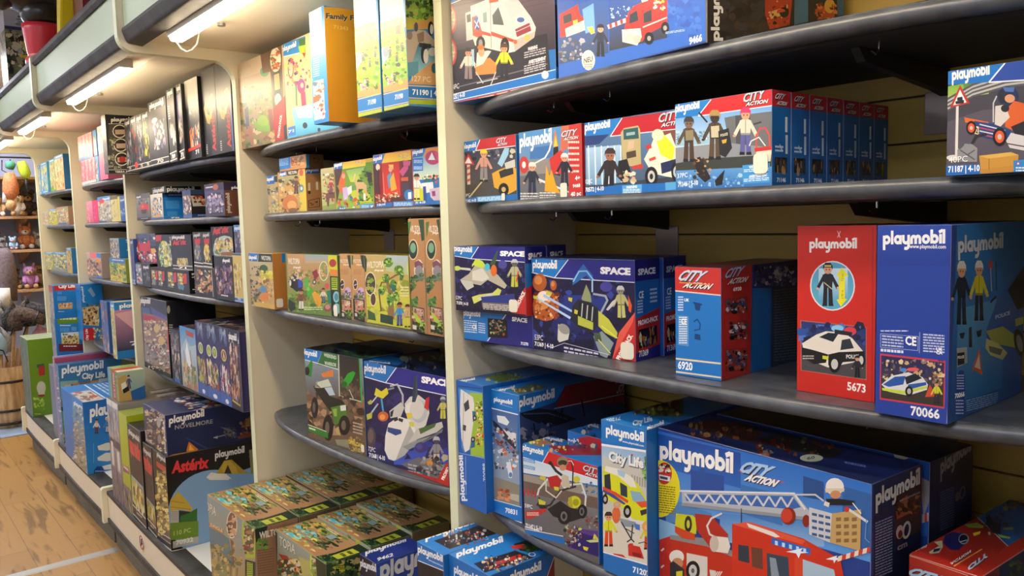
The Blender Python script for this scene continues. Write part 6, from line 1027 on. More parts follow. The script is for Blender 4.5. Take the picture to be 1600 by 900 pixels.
for k in range(2):
    b = px_box('white space shuttle box with dark blue header on the fourth shelf' if k == 0 else 'second space shuttle box hidden behind the first', (575, 714), (702, 761), (567, 565), .12, Z=z4, rot=True, xmax=-1.56, col='#1f4f9c', H=.288-k*.004)
    b.o.location = b.loc = b.loc+b.R @ Vector((0, .125*k, 0))
    if k == 0:
        a = b.art('F', C); a.g('#1c1846', '#1c2058', '388,160 900,230 900,900 410,720'); a.g('#26348a', '#3a5ac0', '560,560 870,640 870,760 560,740'); a.busy(40, 400, 260, 860, 700, '#241f58 #191642 #2c2868', 40, 3); a.p('#1c7ac8', '386,160 580,190 520,280 392,246'); a.p('#2c2a8c', '580,190 900,232 900,362 505,280'); a.l('#e8eef4', 5, '392,246 510,280 900,362'); a.l('#e8eef4', 5, '578,190 512,282'); a.logo(394, 216, 516, 232, 44); a.t('SPACE', 714, 278, 872, 302, 34, bold=.06)
        a.p('#c8c8be', '535,440 600,390 620,420 600,470 540,480'); a.p('#2a2c30', '540,445 560,430 552,470 540,474'); a.p('#d4d2c8', '620,400 650,360 700,350 750,390 760,450 740,520 690,560 650,560'); a.p('#e4e2da', '590,470 650,490 680,540 690,600 620,690 560,720 530,710 508,660 512,580 530,510'); a.p('#b0b0aa', '650,520 690,600 620,690 570,718 600,640'); a.p('#2a4a8a', '526,530 600,546 604,566 570,578 524,556'); a.p('#2a2c30', '556,482 580,476 586,490 564,500'); a.p('#2a2c30', '588,478 614,486 608,504 586,494'); a.e('#e4e2da', 655, 430, 34, 40); a.e('#b8c0c4', 700, 440, 50, 66); a.e('#d4d2c8', 690, 430, 40, 56); a.p('#3a4a5a', '662,390 672,250 692,242 694,350 680,390'); a.p('#2a3a4a', '664,386 674,252 684,248 680,380'); a.p('#d8d44a', '630,450 660,450 664,480 640,484'); a.e('#e8c83a', 646, 462, 16, 12); a.p('#d8d44a', '645,500 676,505 670,530 648,524')
        a.p('#c4c4bc', '690,540 830,500 838,530 800,560 690,600 640,620'); a.p('#4a6a3a', '700,540 800,505 790,530 710,570'); a.p('#8a9494', '610,640 700,600 830,560 836,540 800,580 640,660'); a.l('#b8bcc0', 10, '540,300 580,290 610,350 610,410'); a.l('#8a98a4', 9, '525,320 560,310')
        a.p('#d8cc2c', '450,350 460,310 490,330 520,308 530,340 500,370 470,360'); a.l('#c8ccd0', 7, '430,400 470,350'); a.p('#b8b84a', '412,390 432,375 440,395 420,405'); a.l('#a8c0d0', 9, '420,470 470,400'); a.p('#b8b848', '406,460 440,445 436,480 410,490'); a.l('#4a9ac8', 10, '490,370 500,440'); a.e('#c8642c', 500, 470, 30, 28); a.e('#e8a060', 496, 474, 16, 16); a.p('#c83030', '740,370 760,360 754,440 730,420'); a.fig(836, 490, 130, '#b8bcc0 #5a6a7a #c8c060 #c8c848'); a.e('#3a3478', 712, 645, 34, 30); a.e('#4a4a90', 704, 640, 18, 16)
        a.fig(800, 750, 165, '#b8bcc4 #4a4a58 #8a8a90 #c8bca0'); a.p('#6a6a70', '600,740 700,700 860,740 860,830 760,820'); a.tl(640, 735, 760, 790, 3, '#b0b0b4', 5, dy=26); a.e('#d8902c', 762, 725, 18, 28); a.busy(30, 700, 690, 860, 800, '#4a4a50 #8a8a90 #2c2c34 #b0a890', 22, 4); a.e('#4a3f48', 432, 590, 26, 60); a.e('#6a5a5a', 430, 580, 16, 40); a.t('72PC', 416, 664, 456, 672, 26, bold=0); a.t('71368 | 4-10', 420, 698, 510, 718, 24)
        a.p('#b02a24', '410,712 880,840 900,900 410,730'); a.p('#c03028', '840,760 880,700 900,900 800,830'); a.word(text_polys('PROMO', .05), 842, 830, 874, 760, 8, '#f0e8e0', slant=-16)
    a = b.art('T', C); a.fill('#1c2c54'); a.p('#1f70b8', '388,160 520,130 640,150 580,186'); a.busy(40, 600, 130, 860, 210, '#12141c #2a3a6a #3a4a5a #8a9a8a #1a2040', 26, 4)
    if k == 0: a.logo(420, 162, 540, 178, 10)

# base of the second bay: jungle house boxes packed in two rows deep
def jungle_top(a, dim=0):
    a.g('#b08a62', '#a87c58'); a.busy(50, 0, 4, 62, 60, '#6a8a3a #4a6a30 #8a9a50 #c8b050 #3a4a2c', 7, 3); a.busy(16, 8, 45, 50, 98, '#6ac0cc #5ab0c0 #8ad0d4', 9, 5); a.busy(30, 2, 55, 70, 98, '#c8c04a #5a7a34 #e0c878 #a8a050', 5, 8); a.busy(26, 48, 20, 74, 80, '#3a4a34 #5a6a44 #8a6a4c #2c3828', 6, 9); a.p('#8aa4ac', '46,18 56,18 57,34 47,36'); a.tl(30, 6, 52, 16, 2, '#e4d8c0', 3); a.p('#1c3022', '82,0 100,0 100,100 80,100 84,60'); a.p('#b4bc3c', '87,22 98,20 98,70 88,72'); a.tl(89, 32, 97, 64, 2, '#3a4a1c', 5); a.busy(12, 82, 70, 100, 100, '#4a7a3a #2a4a2c #6a9a4a', 4, 6); a.l('#b8b868', .8, '0,99 100,99')
C = (290, 720, 5)
zt1, zt2 = -.95, -.966
for k in range(4):
    b = Box(['front left jungle house box standing on the base deck beside the hut box', 'jungle house box just behind the front left one', 'third jungle house box from the front in the left row, under the shelf', 'rear jungle house box of the left row against the wall'][k], (-2.828, .900+k*.1475, z5+EYE+.0004), .438, .143, 1.335-.95+(.004 if k > 1 else 0), '#6a5c40', group='jungle house boxes on the base deck')
    jungle_top(b.art('T'))
    if k == 0:
        a = b.art('F', C); a.g('#8a9a98', '#a8905a', '95,215 545,530 545,900 70,900'); a.p('#5a4434', '60,310 110,320 120,640 60,640'); a.p('#4a3a2c', '95,225 120,250 130,900 95,900'); a.t('TOPIA', 140, 370, 238, 432, 70, '#d8d4c0', 0, .02, shadow='#5a604c', d=3); a.e('#c8c8a8', 150, 490, 14, 60, -10); a.e('#e0d8b8', 362, 500, 42, 108); a.e('#7a5a40', 362, 500, 36, 98); a.busy(16, 335, 430, 390, 590, '#c89a70 #8a6a4a #5a4430 #d8b890', 24, 3); a.p('#5a7884', '150,460 340,610 380,800 130,590'); a.p('#a87a44', '160,470 300,540 300,580 170,510'); a.t('JUNGLE', 190, 505, 290, 560, 24, '#e0d0a8', 0, .02); a.p('#4a5a60', '130,600 380,800 380,830 130,630')
        for j in range(12): a.l('#7a6a40' if j % 2 else '#c0a868', 12, f'{140+j*24},{640+j*18} {136+j*24},900')
        a.p('#8a4a30', '350,610 374,630 386,800 370,790'); a.p('#8a8a5a', '250,780 330,800 330,900 250,900'); a.busy(40, 140, 660, 440, 890, '#8a8048 #b09858 #6a6a3a #c8b070 #7a7a50', 30, 5); a.p('#a8b838', '440,470 545,530 545,760 470,760 440,600'); a.p('#5a4a3c', '455,490 540,540 530,730 470,700'); a.busy(26, 460, 500, 530, 720, '#a87a50 #c8a070 #4a6a3a #d8d0a0 #7a3a30', 26, 3); a.p('#16241c', '465,770 545,790 545,900 465,900'); a.p('#a8bc34', '480,790 525,800 525,900 480,900'); a.tl(484, 800, 522, 900, 6, '#4a5a1c', 3)
        a = b.art('R', C); a.fill('#9a7458'); a.p('#1c2c20', '540,530 640,508 630,560 580,610 550,640'); a.t('WILTOPIA', 575, 610, 790, 560, 52, '#e8e4d4', 0, .04); a.busy(10, 550, 620, 640, 690, '#5a8a3a #2c4a24 #7aa04a', 26, 3); a.tl(565, 700, 690, 900, 10, '#7a5840', 5, .3, dy=-20)
C = (420, 700, 4.5)
p = on_z(427.8, 825.6, zt2)
for k in range(3):
    b = Box(['front box of the right jungle row with a red roofed hut picture', 'middle box of the right jungle row, half in shelf shadow', 'rear box of the right jungle row, deep under the shelf'][k], (p.x+.012, p.y+k*.1445, z5+EYE+.0004), .352, .140, 1.335-.966+.006*k, '#6a5c40', group='jungle house boxes on the base deck')
    jungle_top(b.art('T'))
    if k == 0:
        a = b.art('F', C); a.g('#98a49c', '#8a8a5a', '35,565 440,830 440,1000 35,1000'); a.p('#3a4430', '35,570 60,600 60,1000 35,1000'); a.t('TOPIA', 76, 680, 186, 748, 66, '#dcd8c8', 0, .02, shadow='#5a604c', d=3); a.p('#a83a2c', '66,740 130,760 200,870 190,890 140,850'); a.p('#d87a2c', '150,770 180,790 170,820 150,810'); a.busy(50, 66, 790, 240, 900, '#d8b050 #3a6a34 #c8c8b0 #8a3a2c #e0c870 #4a4a3c', 26, 4); a.p('#b4b064', '210,760 300,800 300,1000 240,900'); a.e('#c0d040', 312, 800, 22, 110); a.e('#5a6a34', 318, 806, 16, 96); a.busy(14, 304, 770, 330, 890, '#a83a2a #c8c8a0 #8aa84a', 16, 3); a.p('#1c3022', '330,770 440,840 440,1000 350,1000'); a.p('#c8cc30', '430,830 540,800 620,850 500,880')
        a = b.art('R', C); a.fill('#3c5230'); a.p('#c8c830', '445,840 540,800 612,840 500,880'); a.tl(470, 826, 580, 862, 3, '#3a3a14', 3, dy=-8); a.busy(30, 440, 780, 640, 890, '#1c2c1c #5a7a3a #8a9a4a #c8b070 #2a4a2a', 26, 4)
    else:
        a = b.art('F'); a.g('#a8b098', '#8a8a6a'); a.p('#b8c83a', '74,0 82,0 82,100 74,100'); a.busy(20, 60, 0, 74, 100, '#5a7a3a #8a5a4a #c8c8a0', 8, 3)
C6 = (540, 740, 3.81)
p = on_z(562, 865.5, -.92); q = on_z(592, 880, -.92)
b = Box('dark blue box with big white wordmark, between jungle boxes and the blue stack', (p.x, p.y, z5+EYE+.0004), q.x-p.x, .163, 1.335-.92, '#23489a')
a = b.art('T', C6); a.g('#2c3f92', '#22357e'); a.logo(118, 482, 364, 404, 30, '#dfe2ea'); a.t('9462', 188, 522, 284, 490, 20, '#dfe2ea')
a = b.art('F', C6); a.fill('#1c1c34'); a.p('#23388c', '84,600 200,640 200,800 84,760'); a.logo(88, 552, 184, 588, 46, '#e4e6ea')
a = b.art('R', C6); a.fill('#25479c'); a.logo(206, 640, 640, 470, 130, '#cfd2d8', shadow='#14285c', d=4)
# ================================================================== bay C: black and dark purple boxes
XC0, XC1 = -4.3935, -2.8695
PALK = '#8a5a3a #c89a70 #3a4a6a #b8b0a0 #5a3a30 #d8c8a0 #2a2c34 #7a3a34'
def spine(b, head, hl, pal=PALK, n=22, seed=1, num=True, hh=14, logo=True, foot='#17171a', face='F', body=(22, 84)):
    """narrow carton front: header with wordmark, small pictures, number strip"""
    a = b.art(face)
    a.p(head, f'0,0 100,0 100,{hh} 0,{hh}')
    if logo: a.logo(10, hh*.75, 90, hh*.75, hh*.62, hl)
    a.busy(n, 10, body[0], 90, body[1], pal, 9, seed)
    if foot: a.p(foot, '0,90 100,90 100,100 0,100'); a.l('#d8d4c4', 1.2, '0,90 100,90'); a.l('#d8d4c4', 1.2, '0,97.5 100,97.5')
    if num: a.t('70', 34, 96, 70, 96, 5, '#d8d4c4')
    return a
G1 = 'black boxes on the top shelf'
BK = '#1b1b1f'
for k, (x0, x1, yt, lab, pal) in enumerate((
        (199, 208, 172, 'narrow black box at the left end of the top shelf, third bay', '#8a8a94 #5a5a6a #c8c8cc'),
        (208.5, 217, 170, 'narrow black box with red figure and red sticker on the top shelf', '#c8402c #8a3a2c #2a4a4a'),
        (217.5, 226, 168, 'narrow black box with white print left of the yellow figure box', '#8a8a90 #c8c8c8 #4a4a54'),
        (226.5, 236.5, 166, 'narrow black box with a yellow figure on its spine', '#d8c82c #e0d440 #b8a82c'))):
    b = px_box(lab, (x0, 268-k*1.5), (x1, 266-k*1.5), None, .3, Z=z1, Y=1.05, col=BK, H=.25, group=G1)
    a = spine(b, '#17171b', '#e8e4dc', pal, 26, k+2)
    if k == 1: a.e('#d83a2c', 60, 90, 30, 6)
b = px_box('wide grey black box with shiny flying ship picture, top shelf of the third bay', (237, 262), (264.5, 253), None, .3, Z=z1, Y=1.05, col=BK, H=.28, group=G1)
a = spine(b, '#1e1e24', '#e8e4dc', '#5a5a62 #3a3a42', 20, 8); a.g('#4a484a', '#2c2a2e', '0,14 100,14 100,88 0,88'); a.e('#c8c4bc', 34, 30, 16, 4); a.busy(40, 25, 34, 85, 76, '#8a88a8 #5a5a8a #c8b8a8 #e0d8cc #4a4a60 #a89a90', 7, 4); a.e('#d8d4cc', 82, 10, 6, 3)
for k, (x0, x1, H, lab, cols) in enumerate((
        (266, 277, .31, 'black box with a round moon picture and white numbers, right of the wide ship box', '#c8b8a0 #8a6a5a #e0d8cc'),
        (281.2, 289, .318, 'black and violet box with white figure, left of the orange creature box', '#6a6a9a #4a4a7a #d8d4cc'),
        (295, 315, .325, 'black box with an orange creature, two figures and a red stripe', '#e0782c #c8502c #d8a060'))):
    b = px_box(lab, (x0, 252-k), (x1, 250-k), None, .2, Z=z1, Y=(1.05, 1.06, 1.075)[k], col=BK, H=H-.012, group=G1)
    a = b.art('F'); a.logo(16, 8, 90, 8, 7, '#e0dcd4')
    if k == 0: a.tl(16, 22, 40, 42, 6, '#c8c8c8', 3); a.e('#a8988a', 55, 58, 32, 9); a.busy(20, 30, 50, 80, 66, cols, 7, 3); a.busy(14, 60, 58, 100, 74, '#d8d4c8 #b8b4a8', 8, 4)
    if k == 1: a.g('#5a5a7a', '#3a3a54', '0,14 90,11 90,48 0,50'); a.busy(24, 20, 50, 90, 78, '#e0d8cc #b8a890 #8a7a6a', 8, 5)
    if k == 2: a.g('#c8c4b4', '#2a3038', '0,0 100,0 100,36 0,36'); a.fig(32, 52, 20, '#c88a4a #d8a080 #8a9aa8 #4a5a6a', asp=1.6); a.fig(66, 50, 20, '#4a3a2a #d8a080 #c87a3a #5a4a3a', asp=1.6); a.p('#e0782c', '20,64 40,60 44,84 24,86'); a.busy(40, 30, 60, 92, 84, '#e0782c #8a9aa0 #5a3a30 #c8a080 #3a4a5a #d8d0c4', 7, 6); a.p('#c8342c', '0,86 100,83 100,87 0,90')
    if k < 2: a.p('#17171a', '0,88 100,86 100,100 0,100'); a.l('#d8d4c4', 1.6, '0,88 100,86'); a.l('#d8d4c4', 1.6, '0,98 100,96.5'); a.t('709' if k == 0 else '71', 24, 95.5, 76, 95, 6)
    else: a.t('71', 58, 95, 84, 94, 5)
for k, (x0, x1) in enumerate(((321, 342), (342.5, 366))):
    b = px_box(('left' if k == 0 else 'right')+' of two tall black comic boxes with red vertical lettering', (x0, 247-k*5), (x1, 241-k*5), None, .24, Z=z1, Y=1.088, col='#19191c', H=.332, group='tall black comic boxes', xmax=XC1)
    a = b.art('F'); a.g('#4a4844', '#1c1c1f', '0,0 100,0 100,50 0,50'); a.p('#c8a03a', '8,44 24,38 34,52 52,54 60,34 72,30 64,54 48,64 30,62'); a.l('#d8c070', 3, '58,34 80,32 78,46 60,58'); a.word(text_polys('Astérix', .035), 84, 96, 84, 52, 0, '#d0322a', slant=-26); a.tl(12, 86, 22, 98, 5, '#d8d4cc', 3)
    if k == 1: a.p('#2c60a8', '92,40 100,38 100,100 92,100')
b = Box('black box with three round pictures on its side, sticking out in front of the divider', (-4.345, .985, z1+EYE+.0004), .082, .40, .285, '#1d1d1f')
a = b.art('F'); a.g('#8a8678', '#4a463c'); a.busy(30, 4, 30, 96, 96, '#6a665a #3a382e #a8a490 #8a8a5a', 9, 4)
a = b.art('R', (115, 170, 6.825)); a.fill('#1d1d1f'); a.p('#3a382e', '372,160 700,140 700,640 372,650'); a.logo(400, 138, 640, 130, 44, '#e8e4dc'); a.l('#d8d4c8', 5, '372,160 700,160')
for cy in (240, 388, 536): a.e('#d8d0bc', 490+(cy-240)*.08, cy, 76, 72); a.e('#2a2420', 490+(cy-240)*.08, cy, 66, 62); a.p('#b89a84', f'{440+(cy-240)*.08},{cy-16} {548+(cy-240)*.08},{cy-20} {548+(cy-240)*.08},{cy+30} {446+(cy-240)*.08},{cy+34}')
a.e('#a83a2c', 520, 540, 36, 34); a.busy(26, 374, 300, 440, 620, '#8a847a #4a4a40 #b0a890 #6a6a3a', 22, 4); a.t('22 PC', 430, 640, 510, 636, 26, '#e0dcd0', bold=0); a.p('#17171a', '372,648 700,640 700,700 372,706'); a.l('#d8d4c8', 5, '372,652 700,646'); a.l('#d8d4c8', 5, '372,692 700,690'); a.t('TERRA 3-6', 442, 682, 600, 678, 20, '#e0dcd0')
# second shelf
Y2 = 1.10
b = px_box('small grey box with a red helmet picture, left end of the second shelf, third bay', (214.5, 346), (236, 345), (209.5, 290), .1, Z=z2, Y=Y2, xmin=XC0, col='#5a5a54', H=.128)
a = b.art('F'); a.g('#8a8a80', '#5a5a50', '0,18 100,18 100,88 0,88'); a.p('#17171a', '0,0 45,0 38,18 0,18'); a.logo(6, 14, 38, 14, 9); a.busy(10, 10, 22, 90, 40, '#6a6a64 #a8a89c #4a4a48', 9, 3); a.e('#c8322c', 58, 54, 34, 18); a.p('#2a2426', '32,60 80,60 70,76 40,76'); a.e('#e0685a', 48, 48, 8, 5); a.p('#17171a', '0,90 100,90 100,100 0,100'); a.tl(30, 93, 80, 97, 1, '#d8d4c8', 3)
b = px_box('white and blue box with robot figures, bright blue side, second shelf of the third bay', (237, 345), (256, 344.5), (234, 293), .14, Z=z2, Y=Y2, col='#c8c4b4', H=.118)
wb = b
a = b.art('F'); a.g('#d8d4c4', '#a89a80'); a.busy(60, 8, 14, 92, 88, '#4a6a9a #d8b090 #e8e4d8 #8a6a4a #c8a040 #6a3a34 #9ab0c8 #3a3a44', 9, 4); a.p('#2c5aa0', '0,92 100,92 100,100 0,100'); a.p('#d8a030', '30,84 70,82 70,92 30,93')
a = b.art('R'); a.fill('#1a78c4'); a.p('#22407a', '0,0 100,0 100,16 0,16'); a.t('FUTURE', 20, 12, 74, 12, 6, '#8aa8d8', 6) if False else a.tl(20, 5, 74, 12, 1, '#8aa8d8', 3); a.tl(8, 30, 52, 62, 6, '#5aa4e0', 4); a.tl(12, 72, 44, 90, 4, '#5aa4e0', 6); a.l('#58a0dc', 1.5, '0,92 100,92'); a.t('70', 22, 98, 50, 98, 5)
b = px_box('flat black box lying on the white and blue robot box', (237, 294), (258, 294), (235, 284), .16, Z=z2+wb.h+.0005, Y=Y2+.004, col='#151517', H=.03)
a = b.art('R'); a.logo(4, 84, 82, 84, 80, '#d8d4cc'); a = b.art('F'); a.logo(10, 80, 90, 80, 70, '#d8d4cc')
b = px_box('dark box with brown creature picture on its side, second shelf of the third bay', (287, 342), (300, 341.5), (283, 291), .16, Z=z2, Y=Y2+.01, col='#4a4a52', H=.118)
a = b.art('F'); a.busy(50, 5, 22, 95, 88, '#8a4a44 #5a5a8a #c8b0a0 #2a2c44 #a87a6a #e0d8d0', 10, 4); a.p('#2c3a6a', '0,0 100,0 100,16 0,16'); a.p('#3a5aa0', '0,90 100,90 100,100 0,100')
a = b.art('R'); a.fill('#2a2624'); a.p('#34425e', '0,0 100,0 100,18 0,18'); a.tl(50, 6, 96, 13, 1, '#a8b4c8', 3); a.p('#c8c0a8', '0,22 70,22 74,58 4,60'); a.busy(30, 10, 24, 68, 54, '#8a3a24 #3a2420 #c8602c #5a3a2a #d8b088', 9, 5); a.p('#2c4a8a', '0,88 100,86 100,98 0,100'); a.tl(16, 91, 50, 96, 1, '#e0e4ec', 4)
b = px_box('purple box with three ghostly figures beside the divider, second shelf of the third bay', (322, 341), (352, 340), (314, 288), .15, Z=z2, Y=Y2, col='#3f3a55', H=.128)
a = b.art('F'); a.g('#4a4470', '#3a3444'); a.p('#2e2448', '0,0 100,0 100,22 0,22'); a.tl(8, 8, 60, 16, 1, '#d8d0e0', 3); a.e('#b0643a', 60, 12, 14, 9)
for q in (14, 38, 66): a.fig(q+12, 92, 62, '#3a2a3a #c8b0b8 #8a84a8 #6a6488', asp=1.3); a.busy(12, q, 30, q+26, 88, '#a89ab8 #6a5a84 #d8d0d8 #3a3048', 8, q)
a = b.art('R'); a.fill('#6a3c2c'); a.p('#2e2040', '0,0 100,0 100,24 0,24'); a.logo(20, 20, 80, 20, 8); a.word(pen_polys('playmobil'), 14, 92, 14, 32, 0, '#c8c4bc', slant=-10, nm='logo')
# third shelf: comic boxes in two layers
Y3 = 1.095
low = {}
for k, (x0, x1, yt, H, lab) in enumerate((
        (212, 236, 428, .115, 'low black box with ship picture in the lower layer of the third shelf'),
        (237, 261, 431, .1, 'low black comic box with yellow and red pictures, lower layer left'),
        (261.5, 297, 434, .1, 'low black comic box with red lettering on its end, lower layer'),
        (306, 337, 437, .12, 'small black box with market scene, lower layer of the third shelf'),
        (338, 366, 414, .17, 'dark violet box with crowd of figures, right in the lower layer'))):
    b = px_box(lab, (x0, 446+k*6), (x1, 450+k*6), None, .2, Z=z3, Y=Y3, xmin=-4.335, col='#1a1a1d', H=H)
    low[k] = b; a = b.art('F'); a.fill('#1c1c20')
    if k == 0: a.p('#8a98a0', '0,6 40,6 44,92 0,92'); a.busy(20, 4, 12, 40, 88, '#d8dce0 #5a7a94 #2c3a4a #c8402c', 10, 3); a.logo(56, 22, 92, 22, 14); a.busy(10, 60, 40, 92, 80, '#8a8a80 #5a5a54', 9, 5)
    if k in (1, 2):
        for j in range(2): a.p('#c8a050', f'{8+j*44},14 {30+j*44},14 {30+j*44},84 {8+j*44},84'); a.busy(22, 9+j*44, 18, 30+j*44, 82, '#d8c048 #6a8a34 #8a5a3a #e0d8b0 #4a7aa0 #3a3a2c', 9, j+k); a.p('#c8342c', f'{34+j*44},16 {47+j*44},12 {46+j*44},56 {33+j*44},60')
        a2 = b.art('T'); a2.g('#6a6458', '#4a443c'); a2.busy(40, 4, 4, 96, 96, '#8a7a5a #c8b890 #5a6a4a #a83a30 #3a3a34', 9, k)
    if k == 2:
        a = b.art('R'); a.fill('#1b1b1e'); a.word(pen_polys('playmobil'), 22, 94, 22, 10, 0, '#e8e4dc', slant=-16, nm='logo'); a.word(text_polys('Astérix', .035), 52, 92, 52, 14, 0, '#d0322a', slant=-22); a.word(text_polys('Astérix', .035), 88, 92, 88, 14, 0, '#b82c26', slant=-20)
    if k == 3: a.busy(60, 6, 10, 80, 88, '#c8a060 #8a4a34 #d8c8a0 #5a6a44 #3a3a44 #b87a4a', 11, 4); a.l('#d8d4c4', 2, '88,5 90,95')
    if k == 4: a.busy(80, 6, 22, 94, 84, '#4a3a5a #6a5a84 #8a6a6a #c8b0a8 #2a2034 #a8606a', 9, 6); a.logo(50, 12, 90, 12, 8); a.tl(30, 88, 70, 94, 1, '#e0dcd4', 3)
b = px_box('tiny yellow and blue box at the right end of the third shelf, lower layer', (367, 471), (381, 475), None, .2, Z=z3, Y=Y3, xmax=XC1, col='#c8b060', H=.185)
a = spine(b, '#2c5a8a', '#e8e4dc', '#d8c050 #8a6a3a #e0d8a0 #4a5a6a', 40, 5, foot='#2c6cb0', hh=4, logo=False); corner = b
b = px_box('thin blue box standing full height at the left end of the third shelf', (207, 443), (214, 445), None, .2, Z=z3, Y=Y3-.004, xmin=XC0, xmax=-4.337, col='#2c4a8a', H=.235)
thin = b; a = spine(b, '#1c2c5a', '#c8d0e0', '#3a5a9a #2a3a6a #5a7ab4 #8a5a6a', 30, 6, foot='#2458a0')
low[0].w -= 0
for k, (x0, x1, i, H, lab) in enumerate((
        (213.5, 246, 0, .145, 'box with red ship and soldiers in the upper layer of the third shelf'),
        (246.5, 270, 1, .155, 'oval green and yellow comic box in the upper layer of the third shelf'),
        (270.5, 301, 2, .155, 'mostly black comic box with small village picture, upper layer of the third shelf'),
        (304, 318, 3, .145, 'grey and black narrow comic box, left of its yellow twin'),
        (318.5, 332, 3, .145, 'black narrow comic box with yellow figure, left of the big feast box'),
        (333, 366, 4, .115, 'wide comic box with red lettering and feast in an oval, upper layer right'))):
    zb = ZS[3]+low[i].h+.0006
    b = px_box(lab, (x0, 420), (x1, 420), None, .068 if k == 5 else .16, Z=zb, Y=Y3+.012, xmin=thin.loc.x+thin.w+.001, col='#1b1b1e', H=H)
    a = b.art('F'); a.fill('#1d1c20')
    if k == 0: a.p('#3a4a6a', '0,0 100,0 100,40 0,40'); a.busy(40, 0, 4, 100, 96, '#c02c34 #b8203a #e0d8d0 #3a4a8a #8a2a34 #d8a080 #2c2c3a', 12, 3); a.p('#c02834', '4,34 70,30 74,58 8,62'); a.p('#d8a84a', '74,50 92,48 92,70 76,72'); a.busy(20, 4, 66, 96, 92, '#c83a44 #e8e0dc #2c3a7a #d8b090', 9, 6)
    if k == 1: a.p('#b8302a', '0,2 40,0 36,18 0,22'); a.e('#8ab0a0', 54, 58, 42, 40); a.e('#a8b450', 54, 70, 38, 28); a.busy(60, 20, 24, 90, 94, '#c8c050 #7a9a3a #d8d8b8 #4a8aa0 #8a6a3a #e0d070 #3a6a4a', 10, 5); a.busy(14, 88, 6, 100, 90, '#c8c0a8 #8a8a7a', 8, 3)
    if k == 2: a.logo(4, 12, 70, 12, 10, '#e0dcd4'); a.t('Astérix', 6, 30, 78, 27, 14, '#c8302a', .1, .06); a.p('#b8a048', '26,68 78,66 80,86 26,88'); a.busy(20, 28, 69, 78, 86, '#d8c050 #8a7a34 #c8b890 #5a8a9a', 8, 4); a.l('#d8d4c8', 2.4, '0,90 100,88'); a.t('71', 30, 97, 70, 96.5, 5); a.l('#d8d4c8', 1.6, '0,99 100,98')
    if k in (3, 4): a.logo(12, 14, 84, 12, 10, '#d8d4cc'); a.p('#b82c26', '20,20 84,18 80,34 22,36'); a.e('#6a6a60' if k == 3 else '#c8b430', 50, 50, 34, 16); a.busy(24, 18, 40, 82, 82, '#5a6a6a #8a8a7a #c8b8a0 #3a5a7a' if k == 3 else '#d8c838 #8a6a5a #e0d8b0 #6a4a5a', 11, 3); a.l('#d8d4c8', 3, '0,88 100,90'); a.l('#d8d4c8', 3, '0,98 100,99')
    if k == 5: a.t('Astérix', 8, 26, 86, 18, 22, '#c8302a', .1, .07); a.e('#a8b8b0', 66, 82, 60, 52); a.busy(70, 20, 42, 100, 98, '#c8b048 #8a6a4a #d8d0b0 #5a7a54 #8aa8b0 #6a4430 #e0c070', 10, 6); a.p('#8a5a3a', '40,88 96,84 96,97 44,98')
b = px_box('narrow blue headed box standing at the right end of the upper layer, third shelf', (368, 410), (379, 411), None, .16, Z=z3+corner.h+.0006, Y=Y3+.008, xmax=XC1, col='#3a3a5a', H=.105)
a = spine(b, '#2478c0', '#e8e4dc', '#8a8aa0 #c8b0a0 #4a4a6a', 30, 6, foot=None, num=False, hh=24)
# fourth shelf
Y4 = 1.062
C = (210, 450, 4.737)
b = px_box('big castle siege box leaning out at the left end of the fourth shelf, third bay', (226, 568), (267, 586), None, .22, Z=z4, Y=1.075, xmin=XC0, col='#1e1e22', H=.355)
a = b.art('F', C); a.fill('#2a2a2e'); a.g('#8a5a54', '#8a8278', '60,180 250,220 270,640 80,540'); a.logo(46, 112, 118, 118, 44, '#e0dcd4'); a.p('#3a5a8a', '50,140 110,150 120,190 60,180'); a.p('#4a4a8a', '120,140 240,210 240,240 130,190'); a.p('#a8283a', '64,196 150,216 150,250 70,240'); a.p('#c83a2c', '240,250 262,262 268,500 250,480'); a.busy(60, 75, 240, 245, 440, '#c8b490 #d8c8a8 #8a7a5a #a8946a #5a4a44 #b8a480', 18, 3); a.busy(60, 100, 440, 260, 620, '#b0a89a #c8c0b0 #8a4a34 #6a6a64 #d8d4c8 #4a3a34', 16, 5); a.e('#c8b070', 165, 300, 22, 30); a.e('#c8a868', 200, 390, 24, 34); a.e('#8a8a7a', 250, 160, 12, 26)
a = b.art('R', C); a.fill('#232327'); a.e('#a8a294', 252, 160, 12, 30); a.tl(256, 270, 284, 350, 5, '#c8c8c0', 3)
